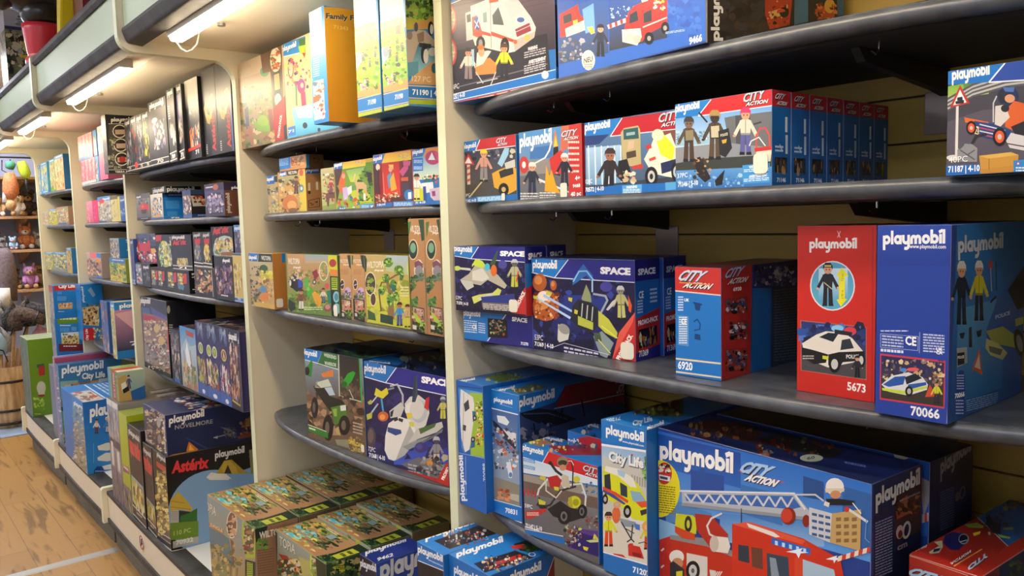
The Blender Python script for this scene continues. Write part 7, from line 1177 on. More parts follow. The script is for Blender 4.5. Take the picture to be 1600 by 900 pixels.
for k, (x0, x1, yt, H, lab) in enumerate((
        (270, 284, 0, .24, 'narrow dark box with soldiers right of the castle siege box'),
        (285.5, 310, 0, .265, 'icy mountain box with open blue top on the fourth shelf, third bay'),
        (310.5, 324.5, 0, .305, 'purple box with one green round emblem, first of the purple row'),
        (325, 345, 0, .305, 'purple box with two round emblems, second of the purple row'),
        (345.5, 362, 0, .305, 'purple box with a golden ring emblem, third of the purple row'),
        (362.5, 377, 0, .305, 'dark box with packed scene, fourth of the purple row'),
        (377.5, 392, 0, .302, 'navy box beside the divider, last of the purple row'))):
    b = px_box(lab, (x0, 588+k*8), (x1, 594+k*8), None, .3, Z=z4, Y=Y4, col='#2c2450' if k > 1 else '#23345e', H=H, xmax=XC1)
    a = b.art('F')
    if k == 0: a.fill('#22222c'); a.busy(70, 6, 8, 94, 90, '#8a7a5a #3a3a4a #c8b8a0 #5a4a3a #2a2c3a #a8a8b0', 10, 3); a.p('#2c60b0', '20,92 80,92 80,99 20,99')
    elif k == 1: a.g('#3a8ac8', '#9ab0b8', '0,0 100,0 100,40 0,40'); a.p('#a8bcc4', '0,40 40,18 60,30 100,24 100,60 0,60'); a.g('#a8bcc8', '#8a9a90', '0,40 100,40 100,100 0,100'); a.p('#e0e6e8', '30,40 44,24 58,50 70,70 40,66'); a.l('#a83a3a', 3, '20,40 26,72'); a.l('#a83a3a', 3, '62,36 70,76'); a.busy(50, 6, 60, 94, 98, '#a89a60 #8a8a4a #6a7a5a #c8b890 #b06a4a #5a5a44', 9, 3); a.p('#b04a2c', '40,4 90,6 88,14 42,13')
    elif k < 5:
        a.g('#2a2350', '#3a2c6a'); a.p('#23233c', '4,2 96,2 92,22 8,20'); a.busy(16, 14, 5, 88, 18, '#6a7a9a #a8b0c0 #4a5a84', 9, 3); n = (1, 2, 1)[k-2]
        for j in range(n): cx = 50+(j-(n-1)/2)*44; a.e('#c8c8a8' if k < 4 else '#c8a83a', cx, 36, 19 if n > 1 else 26, 8); a.e('#7a8a34' if k < 4 else '#4a2c7a', cx, 36, 13 if n > 1 else 19, 5.6); a.busy(6, cx-8, 33, cx+8, 39, '#c8d050 #8a9a40' if k < 4 else '#d8c050 #8a6a2c', 5, j)
        a.busy(60, 8, 52, 92, 84, '#a8b050 #c89a60 #5a6a3a #e0d0a8 #8a3a2c #6a6a8a' if k < 4 else '#d8d4c8 #8a7a6a #a8405a #5a4a7a #c8b8a8', 9, k); a.p('#3a60a8', '0,86 20,82 40,87 60,83 80,88 100,84 100,100 0,100'); a.e('#d8d8dc', 58, 95, 16, 3)
    elif k == 5: a.fill('#1e1c2c'); a.p('#1a1a20', '0,2 92,2 92,16 0,16'); a.logo(6, 13, 92, 13, 9); a.busy(120, 6, 18, 94, 88, '#8a4a3a #4a3a54 #c8a070 #6a5a7a #2a2434 #a86a54 #d8c8b0', 9, 4); a.l('#c8b040', 2.5, '90,50 92,94'); a.l('#c8b040', 2, '10,90 92,93')
    else: a.fill('#242850'); a.logo(8, 15, 70, 15, 8); a.busy(50, 20, 24, 90, 88, '#3a4070 #5a5a7a #8a5a3a #2a2c4a #c86a3a', 9, 5); a.l('#8a8aa0', 1, '4,30 90,32')
    t = b.art('T'); t.fill('#2a2834'); t.busy(40, 2, 2, 98, 98, '#4a4a54 #8a6a54 #6a6a6a #1e1e28 #a8a8a0 #b0603a', 7, k)
# base deck
C = (170, 700, 5); Z5 = z5
for k, (x0, x1, y0, yt, lab, col) in enumerate((
        (178, 186, 786, 623, 'first grey white game box at the left of the base deck, third bay', '#8a8480'),
        (186.5, 195.5, 795, 626, 'second grey white game box standing next to the first', '#8a8480'))):
    b = px_box(lab, (x0, y0), (x1, y0+8), None, .36, Z=z5, Y=.905, col=col, H=.505+.0*k, group='grey white game boxes')
    a = b.art('F'); a.g('#a8a29c', '#6a5f6a'); a.p('#e0dcd4', '0,0 100,0 100,6 0,6'); a.p('#4a3a44', '0,38 100,38 100,46 0,46'); a.p('#d8d4cc', '30,48 72,48 72,74 30,74') if k == 1 else a.p('#d8d4cc', '30,42 72,42 72,66 30,66'); a.busy(40, 4, 8, 96, 36, '#8a8484 #c8c4c0 #5a5058 #b8b0b0', 9, 3+k); a.busy(60, 4, 70, 96, 100, '#5a4f5c #8a7f8a #7a6a70 #4a424c', 9, 5)
    t = b.art('T'); t.fill('#6a645e'); t.p('#d8d4cc', '20,10 80,10 80,45 20,45'); t.busy(20, 20, 12, 80, 44, '#c86a4a #8a7a6a #e0d8d0', 9, 3)
    gtop = b
b = px_box('lime yellow game box standing between grey boxes and black comic boxes', (196, 801), (208.5, 812), None, .36, Z=z5, Y=.905, col='#a8b420', H=.475)
a = b.art('F'); a.g('#b4be22', '#98a41c'); a.p('#6a5a6a', '0,74 100,74 100,100 0,100'); a.busy(30, 4, 76, 96, 100, '#8a8a8a #5a5a44 #a8a050 #4a4a54', 9, 3); a.p('#8a4a6a', '10,54 90,52 90,59 10,61'); a.tl(20, 54, 80, 59, 1, '#d8c8d0', 3); a.busy(3, 40, 86, 70, 90, '#2a2a20', 8, 3); a.l('#c8d050', 3, '30,88 70,92') if False else None
t = b.art('T'); t.g('#a8b428', '#8a9a40'); t.p('#b8902c', '10,20 90,14 90,50 10,60'); t.busy(14, 10, 20, 90, 55, '#c8a030 #d8c050 #8a6a2c', 9, 4); t.p('#7ac0c0', '0,0 100,0 100,10 0,10')
AST = '#211c1b'
def comic(b, picy, seed):
    a = b.art('F'); a.logo(8, 10, 92, 12, 6, '#d8d4cc'); a.p('#c03a34', '4,16 94,20 88,32 8,30'); a.busy(10, 6, 17, 90, 31, '#d85048 #a82c28', 7, seed); a.g('#8aa4b0', '#a8b840', f'4,{picy} 96,{picy+3} 96,84 4,82'); a.busy(60, 8, picy+6, 92, 84, '#c8b050 #d8c868 #8a5a34 #a8b03a #e0d8b0 #6a4a34', 8, seed); a.l('#d8d4c4', 1.4, '0,87 100,89'); a.l('#d8d4c4', 1.4, '0,97 100,98.6'); a.tl(30, 91, 70, 94, 1, '#c8c4b8', 2); return a
b = px_box('black comic box with village picture, next to the lime yellow box', (209, 812), (229, 828), None, .36, Z=z5, Y=.905, col=AST, H=.445, xmax=-3.690); comic(b, 54, 3)
b2 = px_box('narrower black comic box under the navy castle box', (230.5, 830), (245.5, 842), None, .38, Z=z5, Y=.91, col=AST, H=.400, xmin=-3.687); comic(b2, 62, 5)
ast = px_box('big black comic box with thatched hut on its wide side, under the navy box', (247, 843), (268, 864), None, .40, Z=z5, Y=.912, col='#1d1b1c', H=.400, xmax=-3.34)
a = ast.art('F', C); a.logo(375, 60, 458, 130, 36, '#d8d4cc'); a.p('#b83a34', '372,100 460,160 460,210 374,140'); a.g('#a89a4a', '#6a5a3a', '375,170 480,250 480,700 385,640'); a.busy(90, 376, 180, 478, 680, '#c8b050 #8a6a3a #d8c870 #5a4430 #a89050 #3a2c24 #e0d080', 26, 4); a.l('#d8d4c4', 7, '385,650 500,720'); a.l('#d8d4c4', 8, '385,720 500,810'); a.tl(390, 680, 490, 690, 1, '#c8c4b8', 3, dy=70)
a = ast.art('R', C); C2_ = (170, 560, 5); a.fill('#1a1719'); a.e('#7fa6cc', 830, 520, 370, 350, -8, 40); a.p('#7fa6cc', '700,300 1250,100 1250,700 480,640'); a.p('#dcd8cc', '760,230 800,190 850,200 900,160 940,250 790,250'); a.p('#e0dcd0', '770,225 830,205 900,190 960,240 800,240')
a.p('#c8a83a', '480,410 540,340 600,400 660,480 640,495 560,480 480,490'); a.l('#8a7428', 4, '480,415 590,430'); a.l('#8a7428', 4, '480,460 640,480'); a.p('#b8b4a8', '482,490 545,484 546,580 484,590'); a.tl(486, 496, 542, 580, 7, '#7a7870', 3, .25); a.p('#2a2a1c', '548,488 660,500 660,580 548,580'); a.p('#2c6a1c', '560,530 620,510 690,470 690,580 556,578'); a.p('#6a8a1c', '480,585 700,570 700,700 484,720'); a.t('110 PC', 508, 686, 640, 656, 36, '#c8d088', bold=.0); a.p('#b0aca0', '500,730 700,690 700,740 500,785'); a.t('70932', 524, 758, 660, 728, 34, '#e4e0d8', bold=.05); a.l('#d8d4c4', 7, '490,806 720,760'); a.t('Astérix', 490, 196, 782, 150, 90, '#e03a3a', .12, .045, shadow='#2a0c0c', d=6)
a.crop = C2_; a.logo(830, 782, 1062, 736, 56, '#e8e4dc'); a.p('#b0922c', '840,900 900,800 960,790 1060,880 1100,900'); a.p('#c8a83a', '880,860 900,800 945,795 1000,860 1010,900 960,900 930,830 900,900'); a.p('#3a2c28', '900,900 930,830 960,900'); a.p('#b8a83a', '1090,770 1130,740 1130,760'); a.p('#8a8a5a', '1095,715 1130,710 1130,900 1110,900')
t = ast.art('T'); t.fill('#241f1e')
nv = Box('navy castle box with wide blue side lying across the black comic boxes', (b2.loc.x+.003, .922, ast.loc.z+ast.h+.0006), ast.loc.x+ast.w-b2.loc.x-.006, .40, .172, '#1f2a54')
C = (170, 560, 5)
a = nv.art('F', C); a.g('#2a2c44', '#3a2c34', '280,380 460,460 460,770 285,660'); a.busy(90, 290, 400, 440, 730, '#8a6a3a #c8a868 #5a4a54 #a89a90 #3a3448 #6a4a3c #d8c8a8', 20, 3); a.e('#a8a4a0', 392, 500, 16, 40); a.e('#8a8480', 396, 630, 14, 36); a.word(pen_polys('playmobil'), 448, 740, 436, 490, 0, '#d8d4d0', slant=-14, nm='logo'); a.word(pen_polys('playmobil'), 300, 640, 292, 560, 0, '#d8d4d0', slant=-10, nm='logo')
a = nv.art('R', C); a.g('#202a58', '#1b2448', '460,460 1200,350 1200,640 465,770'); a.logo(470, 516, 748, 452, 62, '#eeeae4'); a.t('NOVELMORE', 516, 556, 812, 506, 34, '#a8a8a4', 0, .02, shadow='#14182c', d=2); a.p('#d8742c', '605,725 625,650 700,712 640,740'); a.p('#e8b84a', '625,720 632,670 668,716'); a.l('#27407a', 12, '606,622 775,706'); a.p('#b8863a', '465,765 500,750 800,700 805,712 500,762 470,772'); a.p('#c8b83a', '855,690 960,672 930,690 870,702'); a.p('#6a6a74', '870,535 930,545 960,560 1000,590 960,620 910,600 930,570'); a.l('#8a8a90', 9, '820,620 980,580'); a.p('#b8b8b4', '815,618 850,605 850,628'); a.busy(24, 900, 540, 1000, 620, '#4a4a54 #9a948a #6a5a4a #2a2c3a', 14, 3); a.p('#8a6a3a', '1030,540 1110,440 1116,530'); a.p('#7a3a2c', '1000,615 1115,570 1116,610 1020,630'); a.busy(16, 1030, 480, 1110, 610, '#a87a4a #5a3a2c #8a4a34', 18, 5)
t = nv.art('T'); t.busy(120, 0, 0, 100, 70, '#8a9ab8 #c8c8d0 #b0503a #e0d8d0 #5a6a8a #d8b890 #3a4a7a #8a3a34', 6, 4)
C = (170, 560, 5)
b = Box('small book like box with red number strip lying upright on the grey game boxes', (-4.31, .925, gtop.loc.z+gtop.h+.0006), .20, .12, .145, '#4a8a4a')
a = b.art('F'); a.fill('#5a8ab0'); a.p('#4a8a34', '30,0 44,0 44,100 30,100'); a.p('#b8b040', '24,0 30,0 30,100 24,100'); a.p('#c0282c', '46,0 72,0 72,100 46,100'); a.word(text_polys('70280 | 4-10', .02), 54, 8, 54, 94, 0, '#f0e8e0', slant=10); a.p('#5a9a34', '72,0 88,0 88,100 72,100'); a.p('#b08a3a', '88,0 100,0 100,100 88,100'); a.busy(16, 72, 4, 88, 60, '#8ab050 #3a6a24', 7, 3)
a = b.art('R'); a.g('#a8b8a0', '#7a9aa8'); a.p('#b89a5a', '0,20 30,10 50,100 0,100'); a.p('#e0dcd0', '10,40 28,34 32,60 12,64'); a.p('#20242a', '14,60 36,50 40,66 18,74'); a.p('#2c60a0', '44,70 100,56 100,100 48,100'); a.fig(40, 60, 46, '#2a2a3a #d8a080 #4a5a8a #3a3a5a')
t = b.art('T'); t.fill('#8aa050'); t.p('#c0282c', '46,0 72,0 72,100 46,100'); t.p('#d8d0b0', '76,0 100,0 100,100 76,100')

# ================================================================== bay D
XD0, XD1 = -5.6455, -4.4315
PK = '#d85a7a #e8a0a8 #f0d8c8 #c83a6a #e8c060 #8a4a5a #f0b8b8'
Yd = 1.10
g = 'pink figure boxes in two layers'
lows = []
for r in range(2):
    for k in range(4):
        x0 = 128+k*5.6-(r*2); 
        b = px_box(['lower', 'upper'][r]+' pink figure box, '+['first from the left', 'second from the left', 'third from the left', 'last before the blue box'][k], (x0, 285), (x0+5.3, 283), None, .2, Z=z1+r*.1465, Y=Yd, xmin=XD0, col='#d0607a', H=.145, group=g)
        a = b.art('F'); a.g('#e89aa4', '#d85a72'); a.p('#3a80c0' if r else '#d8d8dc', '0,88 100,88 100,100 0,100'); a.busy(34, 10, 8, 90, 86, PK, 10, k+r*7); a.p('#c83a5a', '6,4 24,4 24,84 6,84')
    b = px_box(['lower', 'upper'][r]+' blue pink figure box right of the pink row', (150.5-r, 281), (156-r, 280), None, .2, Z=z1+r*.1465, Y=Yd, col='#2c84c8', H=.145)
    a = b.art('F'); a.busy(30, 4, 20, 70, 94, '#d8c840 #3a3a3a #c85a7a #4a8a4a #e0d8c8', 11, r+3); a.p('#2a86cc', '70,0 100,0 100,100 70,100')
b = px_box('flat pink box with pale upper half, left of the black circles box', (157, 281), (169, 277), None, .2, Z=z1, Y=1.08, col='#e06a84', H=.29)
a = b.art('F'); a.g('#e8e8e0', '#c8e0b8', '0,0 100,0 100,50 0,50'); a.busy(40, 10, 6, 90, 48, '#8ac8b0 #e8d8b0 #6aa85a #e0a0a8 #c8d8e0 #f0e8c8', 9, 3); a.g('#e8788c', '#dc5f80', '0,50 100,50 100,100 0,100')
# second shelf
for k, (x0, x1, H, lab, col) in enumerate(((137, 146, .13, 'pale pink thin box at the left of the second shelf, fourth bay', '#e890a4'), (146.5, 155, .13, 'strong magenta thin box beside the pale pink one', '#d8246a'), (155.5, 175, .145, 'blue headed box with red badge and grey figures, second shelf of the fourth bay', '#b8b4a8'), (175.5, 186, .12, 'pale yellow thin box on the second shelf of the fourth bay', '#d8c878'))):
    b = px_box(lab, (x0, 353), (x1, 352), None, .1, Z=z2, Y=Yd, xmin=XD0, col=col, H=H)
    a = b.art('F')
    if k < 2: a.g(col, '#c84a6c' if k == 0 else '#c81c5c'); a.busy(16, 10, 10, 50, 94, '#f0c0c8 #d85a7a #e8a8b0' if k == 0 else '#e85a8a #b8184c', 9, 3)
    elif k == 2: a.g('#c8c4b8', '#8a8a7a'); a.p('#2a80c8', '0,0 100,0 100,18 0,18'); a.logo(40, 14, 96, 14, 9); a.e('#d83a2c', 32, 18, 22, 9); a.busy(70, 4, 28, 96, 94, '#e0dcd0 #8a8474 #b0a890 #5a5a54 #c8a870 #d8d4cc', 10, 4); a.p('#3a5a8a', '0,94 60,94 60,100 0,100')
    else: a.busy(30, 6, 8, 94, 94, '#c8b040 #e0d8a8 #8a8a5a #b0c0c8', 10, 5)
b = px_box('navy blue box closing the second shelf beside the divider, fourth bay', (186.5, 352), (197, 351.5), None, .14, Z=z2, Y=Yd, col='#23559a', H=.132, xmax=XD1)
a = b.art('F'); a.fill('#1f5aa4'); a.p('#d8d04a', '0,0 30,0 30,100 0,100'); a.logo(40, 20, 95, 20, 10); a.busy(10, 40, 50, 90, 80, '#3a80c8 #d8d8d4', 9, 3)
# third shelf
b = px_box('long grey pink box with blue corner label on the third shelf, fourth bay', (137.5, 432), (160, 436), None, .2, Z=z3, Y=Yd, xmin=XD0, col='#a89890', H=.15); b3 = b
a = b.art('F'); a.g('#c8b0a0', '#8a7a6a'); a.p('#e0707a', '24,0 74,0 72,22 26,24'); a.p('#2a7cc4', '74,0 100,2 100,20 72,18'); a.busy(90, 4, 26, 96, 94, '#c87a5a #8a4a3a #e0c8a8 #5a4a40 #d8a850 #a86a5a #4a4038', 9, 4); a.e('#e0902c', 82, 30, 14, 9); a.p('#2a70b8', '62,90 100,92 100,100 62,99')
b = px_box('yellow and green box with blue header on the third shelf beside the divider', (173, 438), (198, 441), None, .2, Z=z3, Y=Yd, col='#7a8a34', H=.128, xmax=XD1)
a = b.art('F'); a.g('#4a8a3a', '#d8b830'); a.p('#2c68ac', '0,0 100,0 100,20 0,20'); a.tl(20, 5, 92, 15, 1, '#c8dcf0', 3); a.busy(60, 4, 24, 96, 94, '#d8c830 #e8c850 #3a8a34 #2a5a24 #e0a030 #8ab840', 11, 5); yg = b
b = px_box('pale box with brown figures and blue side, resting on the yellow and green box', (173, 398), (187, 398), None, .12, Z=z3+yg.h+.0006, Y=Yd, col='#8a9aa8', H=.108)
a = b.art('F'); a.g('#9aa8b0', '#6a6a60'); a.busy(60, 6, 10, 94, 96, '#6a4a3a #c8b090 #8a8a84 #3a3a3a #d8d0b8 #a8703c', 10, 3)
a = b.art('R'); a.fill('#1f78bc'); a.logo(10, 40, 80, 40, 18) if False else a.word(pen_polys('playmobil'), 50, 70, 50, 6, 0, '#e0e8f0', slant=-20, nm='logo'); a.p('#e8e4dc', '40,74 84,74 84,92 40,92'); a.tl(44, 76, 80, 90, 3, '#3a3a3a', 3)
# fourth shelf
C = (75, 430, 6.43)
b = Box('blue box with upright wordmark and cafe picture, at the left end of the fourth shelf', (-5.642, 1.06, z4+EYE+.0004), .142, .125, .352, '#1a74bc')
a = b.art('R', C); a.g('#1f7ec8', '#1d70b4', '320,90 560,90 560,660 320,660'); a.word(pen_polys('playmobil'), 366, 272, 352, 112, 0, '#c8dcec', slant=-22, nm='logo'); a.p('#7aa4c0', '400,150 430,120 480,200 450,220'); a.busy(16, 390, 280, 540, 320, '#5a6a4a #c8a870 #3a4a3a #8a7a5a', 16, 3); a.p('#c8b888', '345,325 510,312 512,510 360,500'); a.busy(40, 350, 330, 505, 500, '#e8d8b0 #8a5a3a #4a3430 #d8b060 #b08a5a #5a3a30', 22, 4); a.p('#c02430', '350,535 460,528 466,664 358,672'); a.word(text_polys('City Life', .04), 406, 656, 396, 540, 0, '#f0e4e0', slant=-24); a.busy(24, 462, 530, 560, 650, '#d8c870 #6a8aa0 #8a5a44 #c8b890', 20, 6)
b = px_box('blue and red topped box standing deeper on the fourth shelf, fourth bay', (162, 549), (172, 553), None, .22, Z=z4, Y=1.05, col='#2a5a9a', H=.29)
a = b.art('F'); a.busy(70, 4, 6, 96, 96, '#3a5aa0 #6a4a7a #2a70b0 #8a5a4a #c8a880 #2a3a6a', 10, 3)
b = px_box('pale yellow flowery box with blue header at the right of the fourth shelf', (178, 561), (187, 563), None, .22, Z=z4, Y=1.03, col='#c8c8a0', H=.305, xmax=-4.55) 
a = b.art('F'); a.g('#d8d89a', '#c8c078'); a.p('#2a80c4', '0,0 100,0 100,11 0,11'); a.logo(10, 9, 92, 9, 6); a.busy(120, 4, 14, 96, 98, '#e8e0b0 #8aa84a #4a8a3a #d8c050 #a86a7a #f0e8d0 #c8884a #6a5a3a', 8, 5)
a = b.art('R'); a.g('#c08aa4', '#2c3a5a', '0,14 100,14 100,86 0,86'); a.p('#2a80c4', '0,0 100,0 100,14 0,14'); a.logo(12, 11, 90, 11, 8); a.p('#d8a8b0', '0,20 60,14 100,60 40,50'); a.p('#2478b8', '0,86 100,84 100,100 0,100'); a.t('71', 30, 78, 70, 77, 7)
# base deck: house and hospital
C = (30, 520, 5)
for k, (x0, x1, y0, H, lab, col) in enumerate(((-5.643, .026, 684, .55, 'thin pale blue box, first of the game boxes left of the doll house box', '#8a9ac8'), (-5.6155, .026, 688, .545, 'thin purple pink box right beside the pale blue one', '#a84a6a'))):
    b = Box(lab, (x0, .905, z5+EYE+.0004), x1, .3, H, col)
    a = b.art('F'); a.g('#a8b0d0' if k == 0 else '#b8506a', '#4a5a9a' if k == 0 else '#8a7a9a'); a.busy(20, 6, 50, 94, 96, '#8a90b8 #c8c0d0 #6a6a9a #d8c8b8', 9, k)
hs = Box('doll house box with orange walls, wide blue headed side facing right', (-5.587, .905, z5+EYE+.0004), .10, .36, .512, '#2a6a9c')
a = hs.art('F', C); a.g('#4a7a94', '#8a6a70', '275,240 315,260 330,900 300,880'); a.busy(50, 270, 300, 330, 880, '#8a8aa0 #c8b8b0 #6a7a8a #a86a7a #d8c8b8', 14, 3)
a = hs.art('R', C); a.fill('#3a7aa4'); a.g('#2f6f9e', '#3a78a4', '310,250 800,200 800,330 320,370'); a.logo(332, 328, 662, 276, 72, '#e8ecec', shadow='#1c4a70', d=3); a.t('City Life', 490, 362, 672, 344, 46, '#e4e8e4', 0, .05, shadow='#1c4a70', d=3); a.p('#8ab0a8', '320,380 460,370 460,580 330,590'); a.p('#d8b878', '356,410 430,400 430,560 360,570'); a.p('#3a3430', '372,430 415,424 410,550 386,556'); a.p('#cf8a3a', '420,400 470,390 480,440 425,452'); a.p('#8a6a54', '470,390 560,378 556,450 480,455'); a.p('#3a3a3a', '500,400 548,394 548,436 504,440'); a.p('#cf923c', '556,378 625,368 620,430 560,440'); a.busy(24, 330, 400, 620, 560, '#e0c890 #8a5a34 #b8803a #c8d0c0 #5a4a3c', 16, 3); a.p('#b8c8c4', '620,360 800,340 800,430 620,436')
a.p('#2a3438', '325,580 440,570 440,600 330,610'); a.p('#a8702c', '330,520 350,518 352,575 332,576'); a.g('#8ab040', '#6a8a34', '335,610 430,600 440,860 350,880'); a.p('#d8742c', '370,605 410,598 424,830 396,840'); a.p('#e8e0d0', '380,640 394,640 398,800 384,800'); a.busy(20, 340, 640, 430, 860, '#5a7a2c #a8c050 #c8b070 #8aa040', 16, 4); a.p('#b0a890', '330,865 480,850 480,1000 340,1000')
hp = Box('blue hospital box with printed figures and beds on its wide side', (-5.335, .888, z5+EYE+.0004), .57, .30, .402, '#1e6cb8')
C = (100, 580, 4.444)
a = hp.art('F', C); a.g('#4a86ac', '#a8905a', '55,160 165,240 185,810 80,640'); a.p('#2474b8', '55,160 165,236 166,300 60,210'); a.logo(68, 232, 150, 280, 30); a.busy(120, 62, 240, 176, 770, '#a8a89a #5a7a8a #c8b080 #8a6a4a #6a8a94 #d8d0b8 #4a5a54 #3a6a9a', 16, 4)
a = hp.art('R', C); a.g('#1f6cbe', '#2a86cc'); a.logo(180, 324, 480, 268, 88, '#f0f0ee'); a.fig(226, 432, 100, '#5a3a24 #d8a080 #e0dcd4 #6a3a34'); a.fig(302, 428, 106, '#d8b050 #d8a080 #4a8ac0 #b8bcc0'); a.fig(356, 420, 100, '#8a3a34 #d8a080 #c8c8d0 #4a4a6a'); a.e('#d8a44a', 335, 462, 20, 24); a.p('#dcd8cc', '232,520 300,496 378,500 378,530 300,552 240,548'); a.p('#dcd8cc', '232,600 290,566 378,566 378,610 300,626 236,620'); a.p('#dcd8cc', '265,660 340,640 345,680 280,684'); a.l('#b8342c', 4, '345,520 376,540'); a.l('#3a4a5a', 5, '300,690 306,720'); a.l('#3a4a5a', 5, '335,686 335,720'); a.l('#8ab8e0', 2, '206,500 206,640'); a.p('#1a3f8a', '208,690 230,660 260,660 284,700 284,790 210,802'); a.tl(216, 690, 278, 790, 6, '#8aa8d8', 3); a.p('#5aaadc', '290,740 380,730 380,790 290,796')
t = hp.art('T'); t.fill('#2a7cc6'); t.l('#d8e4f0', 3, '5,60 95,60'); t.tl(10, 20, 90, 52, 4, '#b8d0e8', 3); t.p('#c8c0b4', '40,64 100,64 100,98 40,98'); t.busy(20, 44, 66, 96, 96, '#8a6a5a #d8d0c8 #b85a44 #5a6a7a', 8, 4)

# ================================================================== bay E and its two stacked boxes at the divider
XE0, XE1 = -6.8935, -5.6835
C = (75, 430, 6.43)
rb = -.338
hb = (-.862+.545)
low_ = Box('blue box with green header and farm picture, lower of the two stacked at the divider', (-5.86, .945, -.86+EYE), .135, .15, .30, '#1f70b4')
upb = Box('red headed blue box, upper of the two stacked at the divider', (-5.86, .948, low_.loc.z+low_.h+.0006), .135, .145, .212, '#1f74b8')
a = upb.art('R', C); a.g('#1f7cc4', '#1d70b4'); a.p('#c0302c', '55,60 310,70 312,145 65,160'); a.t('City Life', 104, 130, 272, 122, 36, '#f4ece4', 0, .06); a.tl(95, 170, 140, 195, 2, '#6aa8dc', 3); a.tl(92, 215, 185, 260, 4, '#6aa8dc', 5); a.p('#b8a878', '100,284 245,272 246,336 108,342'); a.busy(24, 105, 285, 240, 335, '#c85a3a #8a4a34 #d8c8a0 #5a5a44 #e0a050', 13, 3); a.tl(104, 362, 164, 372, 1, '#d8e4f0', 3)
a = upb.art('F'); a.fill('#8a8a88'); a.p('#a83a34', '0,0 100,0 100,20 0,20'); a.busy(30, 4, 24, 96, 96, '#a8a8a0 #6a6a6c #c8c4b8 #5a6a7a', 10, 3)
a = low_.art('R', C); a.g('#1f78c0', '#1d6cb0'); a.p('#5a8a24', '85,398 330,390 332,480 95,492'); a.tl(120, 426, 290, 452, 1, '#d8e0a8', 3, .8); a.tl(120, 500, 226, 512, 1, '#e8ecf0', 4, .8); a.tl(120, 530, 215, 570, 4, '#6aa8dc', 5); a.tl(236, 520, 286, 560, 3, '#8ab8e0', 6); a.p('#c8b878', '130,580 310,568 314,700 140,700'); a.p('#c8d8dc', '132,582 308,570 308,610 134,625'); a.busy(30, 150, 590, 300, 695, '#4a3a4a #8a8a3a #d8c040 #5a6a34 #8a5a3a #e0d8b8', 15, 3); a.p('#6a1c24', '105,690 345,690 348,760 112,768'); a.tl(155, 708, 290, 720, 1, '#e8d8d0', 3, .8); a.l('#d8e4f0', 5, '110,820 350,804'); a.t('71304', 134, 850, 216, 840, 20); a.l('#d8e4f0', 5, '110,880 350,862')
a = low_.art('F'); a.fill('#7a7a78'); a.busy(40, 4, 4, 96, 96, '#9a9a94 #5a5a5c #b8b4a8 #4a5a6a', 10, 4)
ped = Box('grey game box underneath the two stacked red and blue boxes', (-5.865, .915, z5+EYE+.0004), .15, .19, (1.335-.86-.0010), '#6a6a70')
Ye = 1.105
for n, rows in ((1, ((54.5, 65, 304, .215, '#5aa0d0', 'wide pale box with blue bands at the far end of the top shelf'), (66, 76, 303, .225, '#58a4d4', 'blue edged box with yellow figure near the far end of the top shelf'), (80, 88, 300, .225, '#6aa834', 'green spined box standing on the top shelf of the farthest bay'), (88.5, 102, 299, .235, '#e0b878', 'orange crowd box with blue side, last on the farthest top shelf'))),
                (2, ((68, 77, 355, .10, '#a8a890', 'grey box at the far end of the second shelf'), (78, 90, 355, .112, '#c8b830', 'yellow figure box on the farthest second shelf'), (90.5, 108, 355, .12, '#b08a6a', 'figure crowd box with blue foot on the farthest second shelf'))),
                (3, ((72, 84, 424, .13, '#b8a830', 'yellow figure box with blue header on the farthest third shelf'), (85, 106, 426, .135, '#8a8a84', 'grey violet box with figures on the farthest third shelf'), (106.5, 114, 430, .17, '#c8b840', 'slim yellow blue box beside the divider on the farthest third shelf')))):
    for k, (x0, x1, y0, H, col, lab) in enumerate(rows):
        b = px_box(lab, (x0, y0), (x1, y0), None, .16, Z=ZS[n], Y=Ye, xmin=XE0, xmax=XE1, col=col, H=H)
        a = b.art('F'); pal = {0: '#e0b878 #8ab04a #d8d8c8 #6a8aa0', 1: '#d8c830 #b0c040 #3a3a34 #e0d8a0 #8a9aa8', 2: '#c87a4a #e0b888 #8a5a3a #a8a870 #d8d0b8', 3: '#d8803a #c8402c #e8c070 #b89a5a #f0e0b8'}[k if n == 1 else (2-k if n == 2 else k) % 3]
        a.busy(60, 4, 12, 96, 92, pal, 10, k+n*5)
        if n != 2 or k == 1: a.p('#3a8cc8', '0,0 100,0 100,10 0,10'); a.tl(20, 3, 90, 8, 1, '#e8f0f4', 3)
        if (n, k) in ((1, 0), (1, 1)): a.p('#3a8cc8', '0,90 100,90 100,100 0,100'); a.tl(20, 93, 90, 97, 1, '#e8f0f4', 3)
        if (n, k) in ((1, 3), (3, 2)): b.art('R').fill('#2c7ab0')
        if (n, k) == (2, 2): a.p('#3a6ab0', '10,88 80,90 80,98 10,98')
